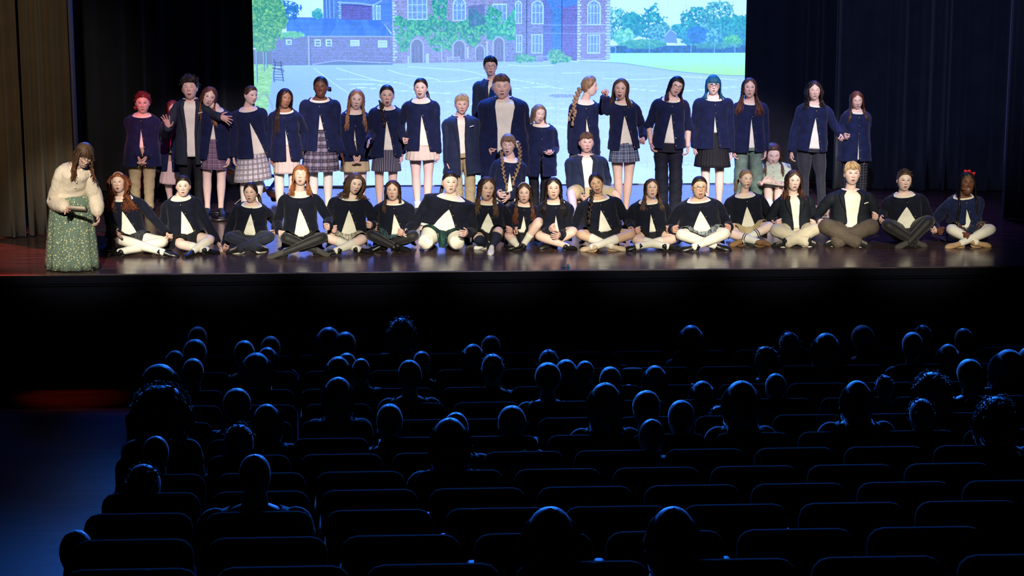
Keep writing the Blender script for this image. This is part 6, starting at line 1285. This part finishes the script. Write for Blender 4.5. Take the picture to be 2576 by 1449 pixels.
# --- seated on boxes in the middle
def box_seat(label, p0, sx, sy, h):
    mb = MB(); x, y = p0; rbox(mb, (x-sx/2, y-sy/2, 0), (x+sx/2, y+sy/2, h), 0.01); o = mb.build('box_seat', M['black_cloth'], None, (x, y, 0), smooth=False)
    b = MB(); box(b, (x-sx/2-0.01, y-sy/2-0.01, h), (x+sx/2+0.01, y+sy/2+0.01, h+0.02)); b.build('box_lid', M['tan_leather'] if 'wood' in label else M['black_cloth'], o, (x, y, 0), smooth=False); tag(o, label, 'box')
r_, t_, X_, H_ = person('person with two long plaits and a pale bow, kneeling up behind the front row', 3, 560, (800, 655, 142, -8, -4, 2), (812, 770, 112), (790, 1000), ((745, 1075, -0.10), (850, 1075, -0.10), (740, 1150, 0.06), (740, 1180), (850, 1150, 0.06), (850, 1180)),
  sit=True, pelv=0.25, la=(738, 990, -0.22, 'relax'), ra=(798, 1012, -0.24, 'spread'), skin='pale', face=dict(mo=0.018, mw=0.032, eyes='c'), hair=dict(s='cap', c='darkblonde', cut='part', th=0.010, bangs=True, bz=0.045, bspan=40, braids=[dict(p=[(865, 640, 0.02), (880, 700, -0.06), (872, 800, -0.14), (835, 900, -0.17)], r=0.020, n=20, tip=0.8), dict(p=[(755, 700, 0.0), (762, 780, -0.13), (772, 860, -0.15), (790, 930, -0.16)], r=0.016, n=18, tip=0.8)]),
  top=dict(m='navy', hem=960, oL=0.01, oR=0.06, b=3), bottom=('lap', 'plaid_dark', 0.2, 0.2), shoes='black', extra=(('bow', 'cream_bow', (0.085, 0.02, 0.03), 1.0),))
r_, t_, X_, H_ = person('boy in navy blazer and khaki shorts sitting on a box, knees wide', 4, 552, (276, 578, 148, 4, 4, 0), (272, 690, 150), (280, 930), ((165, 950, -0.28), (492, 958, -0.28), (195, 1130, 0.09), (175, 1165, 0.03), (520, 1095, 0.09), (530, 1125, 0.03)),
  sit=True, pelv=0.30, la=(250, 985, -0.25, 'relax'), ra=(395, 940, -0.15, 'relax'), skin='fair', face=dict(mo=0.012, mw=0.036, wide=1.08), hair=dict(s='boyhair', c='midbrown', cut='boy', th=0.013, z1=0.048, sweep=14), top=dict(kind='blazer', hem=960, oL=0.05, oR=0.06), bottom=('shorts', 'khaki'), shoes='black', shirthem=905, extra=(('mic', -1),), build=1.1)
box_seat('black wooden box under the seated boy in khaki shorts', (t_.H[0], t_.H[1]+0.05), 0.42, 0.36, float(t_.H[2])-0.12)
r_, t_, X_, H_ = person('person in pale mint blouse with long brown hair, head bent reading an open book', 5, 540, (436, 628, 172, -2, -16, 0), (425, 722, 128), (440, 900), ((398, 888, -0.26), (480, 888, -0.26), (412, 1090, 0.06), (405, 1115, 0.03), (470, 1090, 0.06), (475, 1115, 0.03)),
  sit=True, pelv=0.32, la=dict(h=(385, 842), dy=-0.40, pose='relax', e=(310, 850, -0.10), d=(0.8, -0.3, 0.3), th=(0, 0, 1)), ra=dict(h=(485, 868), dy=-0.36, pose='grip', e=(540, 850, -0.08)), skin='pale', face=dict(mo=0.002, mw=0.028, eyes='c', wide=1.04), hair=dict(s='long', c='brown', cut='back', len=0.16, wav=0.012, th=0.012, vol=0.008, n=56, tip='midbrown'), top=dict(kind='blouse', m='mint', short=True, collar=True), bottom=('lap', 'mint', 0.22, 0.2), legwear='sock:white:0.62', shoes='black', extra=(('mic', -1),))
box_seat('dark box under the reader in the mint blouse', (t_.H[0], t_.H[1]+0.05), 0.40, 0.34, float(t_.H[2])-0.12)
bk = PY(*px(5, 432, 868), t_.H[1]-0.36); mb = MB()
for sd in (-1, 1):
    n = 7; V = []; 
    for j in range(n):
        x = sd*j/(n-1)*0.125; z = 0.018*math.sin(j/(n-1)*math.pi*0.9)
        V += [(x, -0.085, z), (x, 0.085, z), (x, -0.085, -0.012), (x, 0.085, -0.012)]
    Q = []
    for j in range(n-1):
        a, b = 4*j, 4*j+4; Q += [[a, b, b+1, a+1], [a+2, a+3, b+3, b+2], [a, a+2, b+2, b], [a+1, b+1, b+3, a+3]]
    mb.add(np.array(V)@rotm(0, 24, 8).T+bk, Q)
bo = mb.build('open_book', mat('book_pages', (0.45, 0.38, 0.30), rough=0.9), None, bk); tag(bo, 'open book with dark cover held by the reader in the mint blouse', 'book')
b = MB(); box(b, (-0.132, -0.092, -0.020), (0.132, 0.092, -0.012), Rm=rotm(0, 24, 8), c=bk); b.build('book_cover', mat('dark_book_cover', (0.02, 0.018, 0.022), rough=0.6), bo, bk, smooth=False)
# --- the bending woman at the left
r_, t_, X_, H_ = person('woman bending forward in cream blouse and long green floral skirt, holding a book', 1, 676, (352, 622, 172, 26, -20, 6), (292, 720, 118, 18), (255, 900), (190, 400),
  la=dict(h=(250, 985), dy=-0.36, pose='relax', e=(150, 930, -0.05)), ra=dict(h=(450, 1055), dy=-0.20, pose='relax', e=(430, 900, -0.02)), skin='fair', face=dict(mo=0.004, mw=0.030, eyes='c'), lean=0.16,
  hair=dict(s='long', c='midbrown', cut='part', len=0.17, wav=0.012, th=0.014, bangs=True, bz=0.020, tip='auburn', n=56, vol=0.006), top=dict(kind='blouse', m='blouse', collar=True), bottom=None, shoes='black', extra=(('glasses', 'wire'), ('mic', 1)), ht=1.62)
c0 = PY(*px(1, 262, 885), t_.H[1]); c1 = PZ(*px(1, 290, 1372)); c1[1] = t_.H[1]
sk = skirt(c0, c1+np.array([0, 0, 0.01]), np.array([1., 0, 0]), np.array([0, -1., 0]), 0.20, 0.17, 0.285, 0.22, M['floral'], r_, (t_.H[0], t_.H[1], 0), pleats=13, amp=0.035)
bk = PY(*px(1, 312, 982), t_.H[1]-0.42); mb = MB(); rbox(mb, (-0.085, -0.055, -0.014), (0.085, 0.055, 0.014), 0.004, Rm=rotm(-8, 30, 4), c=bk)
bo = mb.build('closed_book', mat('book_pages', (0.45, 0.38, 0.30)), None, bk); tag(bo, 'old green book held in front of the floral skirt', 'book')
b = MB(); box(b, (-0.088, -0.058, 0.014), (0.088, 0.058, 0.018), Rm=rotm(-8, 30, 4), c=bk); b.build('book_cover', mat('green_book_cover', (0.02, 0.10, 0.07), rough=0.6), bo, bk, smooth=False)
# ------------------------------------------------------------------ theatre seats
SEATM = mat('dark_seat_velour', (0.0028, 0.0032, 0.0075), rough=0.9, sheen=0.0, bump=0.2, bscale=120, spec=0.03); ARMM = mat('dark_seat_arm', (0.004, 0.004, 0.005), rough=0.6, bump=0)
def seat_proto():
    P = {}
    b = MB(); rbox(b, (-0.262, -0.02, 0.36), (0.262, 0.035, 0.88), 0.07); P['backrest'] = (b, SEATM)
    b = MB(); rbox(b, (-0.22, 0.05, 0.36), (0.22, 0.50, 0.47), 0.04); P['seat_cushion'] = (b, SEATM)
    b = MB(); rbox(b, (-0.285, -0.02, 0.60), (-0.235, 0.36, 0.645), 0.015); box(b, (-0.275, 0.02, 0.0), (-0.245, 0.30, 0.60)); P['armrest'] = (b, ARMM)
    return P
sp_ = seat_proto(); seat_mesh = {}
ORD = ['first', 'second', 'third', 'fourth', 'fifth', 'sixth', 'seventh', 'eighth', 'ninth', 'tenth', 'eleventh', 'twelfth']
PITCH_S = 0.585
ORD2 = ORD+['thirteenth', 'fourteenth', 'fifteenth', 'sixteenth', 'seventeenth', 'eighteenth', 'nineteenth', 'twentieth']
def row_x_left(k): # left end of the seat block, read along its diagonal edge
    uL = [430, 425, 400, 385, 350, 300, 285, 285, 250, 205, 175, 150][k]; return float(PY(uL, ROWTOP[k], ROWS[k][0])[0])
for k in range(12):
    y, zt_ = ROWS[k]; zf = zt_-0.88; x = row_x_left(k)+0.27+(0.5*PITCH_S if k % 2 else 0)*0; xr_ = float(PY(2600, ROWTOP[k], y)[0])
    qn = 0
    while x < xr_:
        e = empty('theatre_seat', (x, y, zf)); tag(e, 'dark theatre seat %s from the aisle, %s row from the stage' % (ORD2[qn], ORD[k]), 'seat', 'theatre seats in the %s row' % ORD[k])
        for nm, (bld, mm) in sp_.items():
            if nm in seat_mesh: o = bpy.data.objects.new(nm, seat_mesh[nm]); COL.objects.link(o); o.parent = e
            else: o = bld.build(nm, mm, e); seat_mesh[nm] = o.data
        x += PITCH_S; qn += 1

# ------------------------------------------------------------------ audience, seen from behind
AH = mat('audience_dark_hair', (0.004, 0.0035, 0.0035), rough=0.45, spec=0.5, bump=0.4, bscale=60, var=0.3, sheen=1.0, shr=0.35)
AHG = mat('audience_grey_hair', (0.05, 0.05, 0.055), rough=0.55, spec=0.5, bump=0.4, bscale=60, var=0.3, sheen=1.0, shr=0.35)
AHB = mat('audience_blond_hair', (0.03, 0.02, 0.012), rough=0.45, spec=0.5, bump=0.4, bscale=60, var=0.3, sheen=1.0, shr=0.35)
ACL = [mat('audience_%s_cloth' % n, c, rough=0.85, sheen=0.4, bump=0.3, wide=1.0, var=0.2) for n, c in (('black', (0.012, 0.012, 0.015)), ('navy', (0.016, 0.02, 0.045)), ('grey', (0.05, 0.05, 0.055)), ('rust', (0.09, 0.035, 0.02)), ('light', (0.22, 0.21, 0.20)), ('plum', (0.05, 0.015, 0.03)))]
ASK = mat('audience_skin', (0.30, 0.19, 0.14), rough=0.5, bump=0.05)
def watcher(label, u, vt, wpx, k, style='short', hm=AH, cl=0, hw=None, lean=0.0, turn=0.0, tilt=0.0, hlen=0.25, extra=None):
    y = ROWS[k][0]+0.16; s_ = scale_at(PY(u, vt, y)); hr_k = min(1.15, max(0.74, wpx/s_/(0.185 if style in ('short', 'curly', 'bald', 'bun') else 0.215)))
    topp = PY(u, vt, y); Hc = topp-np.array([0, 0, 0.128*hr_k]); Rh = rotm(180+turn, 4, tilt); X = lambda V: (np.asarray(V)*hr_k)@Rh.T+Hc
    hv_ = float(np.clip(wpx/s_/(hr_k*(0.205 if style in ('short', 'bald', 'bun', 'pony') else 0.235)), 0.92, 1.6)); XH = lambda V: (np.asarray(V)*np.array([hv_, 1+0.5*(hv_-1), 1+0.25*(hv_-1)])*hr_k)@Rh.T+Hc
    hip = np.array([Hc[0]-lean*0.4, y-0.02, ROWS[k][1]-0.88+0.50]); Nk = Hc+np.array([0, -0.03, -0.118*hr_k]); 
    if Nk[2] < hip[2]+0.36: hip[2] = Nk[2]-0.36
    hw_ = hw or 0.228*min(1.05, hr_k); tor = Torso(hip, Nk, np.array([-1.0, 0, 0]), ka=hw_/0.20, kb=1.1, ks=(hw_-0.045)/0.15); tor.sl = 1.1*min(1, hw_/0.2)
    base = np.array([hip[0], y, ROWS[k][1]-0.88]); body = MB(); head_geo(body, X, lowres=True)
    tube(body, [tor.H+tor.U*tor.L*0.9, Nk, X(np.array([[0, 0.01, -0.06]]))[0]], [(0.10, 0.07), (0.066, 0.060), (0.058, 0.058)], n=12, up=tor.F, sub=2)
    ph = np.linspace(-np.pi, np.pi, 16, endpoint=False)[None]; body.add(tor.at(np.linspace(0, 1, 8)[:, None], ph).reshape(-1, 3), gridQ(8, 16, True))
    arms = []
    for sd in (-1, 1):
        S = Nk-tor.U*0.082+tor.X*sd*(hw_-0.058); E = S+np.array([0, 0.10, -0.27])+tor.X*sd*0.03; W = E+np.array([0, 0.24, 0.02])-tor.X*sd*0.08; arms.append((sd, S, E, W))
        tube(body, [S, E, W], 0.04, n=8, sub=2); hand_geo(body, W, (0, 1, 0), (0, 0, 1), np.array((1, 1, 1.)), 'relax')
        hj = tor.H+tor.X*sd*0.09; zf = base[2]; kn = np.array([hj[0], y+0.44, zf+0.50]); tube(body, [hj, kn, np.array([hj[0], y+0.42, zf+0.06])], [0.085, 0.06, 0.04], n=8, sub=2)
    root = body.build('person', ASK, None, base); tag(root, label, 'person', 'audience members seen from behind')
    mb = MB(); nr = 14; s = np.linspace(0, 1, nr)[:, None]; ph = np.linspace(-np.pi, np.pi, 28, endpoint=False)[None]
    mb.add(tor.at(-0.05+1.0*s, ph+0*s, off=0.014, loose=0.02, wr=0.02, seed=k).reshape(-1, 3), gridQ(nr, 28, True))
    for a in arms: sleeve(mb, tor, *a, seed=a[0], r=(0.062, 0.060, 0.052, 0.046, 0.042))
    if extra == 'hood': tube(mb, [Nk+tor.X*0.08, Nk+np.array([0, -0.09, -0.01]), Nk-tor.X*0.08], [(0.03, 0.05), (0.045, 0.07), (0.03, 0.05)], n=10, sub=4)
    mb.build('jumper', ACL[cl], root, base)
    hb = MB(); c1 = np.ones(3)
    if style == 'bald': hair_shell(hb, XH, 'boy', c1, th=0.004, na=24, nt=10)
    elif style in ('short', 'bun', 'pony'):
        hair_shell(hb, XH, 'boy' if style == 'short' else 'back', c1, th=0.016 if style == 'short' else 0.010, na=44, nt=14, seed=u)
        if style == 'short' and int(u) % 3 == 0: curls(hb, XH, c1, n=30, r=0.014, off=0.014, seed=int(u))
        if style == 'bun': ellipsoid(hb, X(np.array([[0, 0.10, 0.075]]))[0], (0.04, 0.04, 0.035), n=12, m=8)
        if style == 'pony': a = X(np.array([[0, 0.11, 0.03]]))[0]; backlocks(hb, XH, [a, a+np.array([0, -0.05, -0.03]), a+np.array([0, -0.06, -0.12]), a+np.array([0, -0.04, -0.24])], c1, n=10, r0=0.014)
    elif style == 'curly': hair_shell(hb, XH, 'part', c1, th=0.034, na=44, nt=14); curls(hb, XH, c1, n=150, r=0.013, off=0.038, zmin=-0.06, seed=int(u), zmaxfront=-0.02); strands(hb, XH, tor, c1, n=36, length=hlen, front=(0, 0), curl=0.014, vol=0.035, spread=0.05, r0=0.013, seed=int(u))
    else:
        hair_shell(hb, XH, 'part', c1, th=0.024, na=44, nt=14); strands(hb, XH, tor, c1, n=80, length=hlen+0.04, front=(0, 0), wav=0.010, vol=0.024, spread=0.075, r0=0.014, seed=int(u), minphi=60)
    hb.build('hair', hm, root, base); return root
AUD = [
 ('short dark hair, rim-lit on one side, high behind the leftmost cluster', 497, 822, 55, 0, 'short', {}), ('rounded dark head with plum rim light in the leftmost cluster', 490, 855, 70, 1, 'short', dict(cl=5)),
 ('red-lit plum shoulder at the far left end of the rows', 440, 884, 58, 1, 'long', dict(cl=5)), ('upright dark head left of two heads lit blue', 614, 857, 62, 1, 'short', {}),
 ('small round head with clear blue outline near the left cluster', 680, 846, 58, 0, 'short', dict(cl=1)), ('head with hair falling to a broad blue-edged shoulder', 672, 876, 56, 1, 'long', dict(cl=1)),
 ('long straight pale hair, brightest head of the left side', 644, 892, 84, 2, 'long', dict(hm=AHG, hlen=0.30)), ('narrow head directly above the wide curly-haired watcher', 485, 902, 62, 2, 'short', {}),
 ('large dark head with faint violet outline by the aisle', 400, 923, 108, 4, 'long', {}), ('very wide curly hair, largest head by the aisle', 404, 986, 150, 6, 'curly', dict(hm=AHB)),
 ('dark unlit head behind the pale long hair', 595, 979, 84, 4, 'short', {}), ('long dark hair ending on a blue-lit shoulder', 670, 1020, 78, 5, 'long', {}),
 ('rounded head with strong blue arc, left of centre', 600, 1069, 88, 6, 'short', {}), ('child with bright blue outline on short tufted hair', 391, 1098, 76, 7, 'short', {}),
 ('tapering dark head with faint green outline by the aisle', 360, 1169, 100, 8, 'short', dict(cl=1)), ('broad-shouldered figure low at left with blue shoulder lines', 640, 1144, 92, 9, 'short', dict(hw=0.27, cl=1)),
 ('partly cut off head at the bottom left corner', 190, 1335, 96, 10, 'short', {}), ('neat short hair with crisp blue outline left of centre', 868, 836, 64, 0, 'short', {}),
 ('flat arc of loose hair left of the crisp blue outline', 826, 826, 70, 0, 'long', {}), ('long dark hair with warm outline spreading over the back', 850, 900, 72, 2, 'long', dict(hlen=0.32)),
 ('thin sliver of head between two larger heads, left of centre', 872, 888, 56, 1, 'short', {}), ('narrow dark head with blue right outline beside long hair', 908, 902, 50, 2, 'short', {}),
 ('hair with centre gap falling wide over the shoulders, left of centre', 850, 952, 82, 4, 'long', dict(hlen=0.34)), ('smooth round head with thick blue arc, centre left', 980, 1017, 76, 5, 'short', dict(hm=AHB)),
 ('tousled high head standing clear above the front row', 1010, 806, 68, 0, 'curly', dict(hlen=0.05)), ('small head with blue outline just behind the front row', 1061, 884, 50, 1, 'short', {}),
 ('dark head turned slightly, glint at the cheek', 1030, 906, 66, 3, 'short', dict(turn=25)), ('smooth head at centre beside a taller pointed one', 1190, 868, 62, 1, 'long', dict(hlen=0.12)),
 ('pointed tuft of hair rising at the centre of the front row', 1235, 844, 60, 0, 'pony', {}), ('round head with red fleck over a rust shirt at centre', 1239, 891, 64, 2, 'short', dict(cl=3, hw=0.25)),
 ('low small head with angular top right of centre', 1380, 880, 56, 1, 'short', {}), ('large dark head in front of a wavy-haired one, right of centre', 1378, 914, 78, 3, 'short', {}),
 ('wavy hair beside the large dark head, right of centre', 1424, 907, 68, 2, 'long', {}), ('small oval head with blue outline, right of centre', 1472, 908, 52, 2, 'short', {}),
 ('head with faint violet side, right of the small oval one', 1535, 923, 64, 3, 'short', {}), ('head with pale green left outline near the orange bundle', 1648, 922, 64, 2, 'long', dict(hlen=0.1)),
 ('wide unlit head in front of the violet-sided one', 1523, 967, 92, 5, 'long', {}), ('big head above a very broad light coat', 1627, 984, 84, 5, 'short', dict(cl=2)),
 ('hair crest seen over a closer head at centre', 1147, 1038, 72, 6, 'short', {}), ('head with the thickest blue outline at centre, hair to the shoulder', 1131, 1056, 104, 7, 'long', dict(hlen=0.22)),
 ('hunched dark head right of the thick blue outline', 1288, 1022, 84, 5, 'short', {}), ('small low child head under a seat line at centre', 1320, 1137, 62, 6, 'short', {}),
 ('broad light grey coat back, widest shoulders on the right of centre', 1640, 1050, 80, 6, 'bald', dict(cl=4, hw=0.31, extra='hood')), ('very long hair near the bottom edge at centre', 1385, 1282, 150, 11, 'long', dict(hlen=0.36)),
 ('long hair near the bottom edge, right of the centre one', 1694, 1281, 134, 11, 'long', dict(hlen=0.36)), ('egg-shaped bright blue outlined head alone above the front row', 1739, 821, 68, 0, 'long', dict(hlen=0.06, cl=1)),
 ('oval head with red fleck at its left side', 1767, 961, 66, 3, 'long', dict(hlen=0.06)), ('wide wavy hair brushing both shoulders on the right', 1866, 963, 98, 5, 'long', dict(hlen=0.26)),
 ('small arc of head just left of the wide wavy hair', 1806, 1022, 44, 4, 'short', {}), ('head in side view with tufted fringe on the right', 1926, 872, 58, 1, 'short', dict(turn=60)),
 ('dark head with faint outline behind the tufted fringe', 1986, 836, 60, 0, 'short', {}), ('neat head over pale blue-lit shoulders on the right', 1952, 940, 62, 3, 'short', dict(cl=4)),
 ('tall head with wavy crown over a broad jacket on the right', 2079, 841, 74, 1, 'long', dict(hw=0.27, cl=3, hlen=0.12)), ('head with red-orange left outline on the right', 2171, 820, 68, 0, 'short', {}),
 ('rounded head over wide sloping shoulders, lower right', 2157, 961, 80, 5, 'long', dict(hw=0.26)), ('square dark head with brown left side', 2296, 836, 60, 1, 'short', dict(cl=3)),
 ('thin curved edge of a head high at right', 2322, 818, 48, 0, 'short', {}), ('bright blue small head high at right', 2425, 826, 52, 0, 'short', dict(cl=1)),
 ('pale hooded shape below the bright blue small head', 2386, 868, 58, 1, 'long', {}), ('head with low cap-like outline in the right middle', 2226, 945, 52, 3, 'short', {}),
 ('fluffy haired head in the right middle', 2346, 945, 92, 4, 'curly', dict(hlen=0.08)), ('smaller head with bright left edge below the fluffy one', 2319, 1004, 70, 5, 'short', {}),
 ('pale streaked long hair at the right edge', 2536, 884, 88, 2, 'long', dict(hm=AHG, tilt=12)), ('thin edge of a head cut off at the right border', 2588, 874, 60, 2, 'short', {}),
 ('large head with glinting hair clips at the right edge', 2508, 1008, 104, 6, 'curly', dict(hlen=0.1, hw=0.27)), ('wide dark head below the red-flecked oval one', 1714, 1008, 80, 5, 'short', {}),
 ('back-row dark head low at the bottom right', 2440, 905, 76, 3, 'short', {}),
]
for d, u, vt, wpx, k, stl, kw in AUD: watcher('audience member: '+d, u, vt, wpx, k, stl, **kw)
# orange bundle on a seat back
y, z = ROWS[1]; c = PY(1592, 934, y-0.02); mb = MB(); ellipsoid(mb, c, (0.095, 0.05, 0.032), n=16, m=10, p=0.7); tube(mb, [c+np.array([-0.1, 0, 0.0]), c+np.array([-0.13, 0, 0.05]), c+np.array([-0.05, 0.01, 0.05])], 0.006, n=6, sub=3)
o = mb.build('folded_bag', mat('orange_canvas', (0.30, 0.09, 0.03), rough=0.8), None, c); tag(o, 'small orange-brown bundle lying over a seat back in the audience', 'bag')
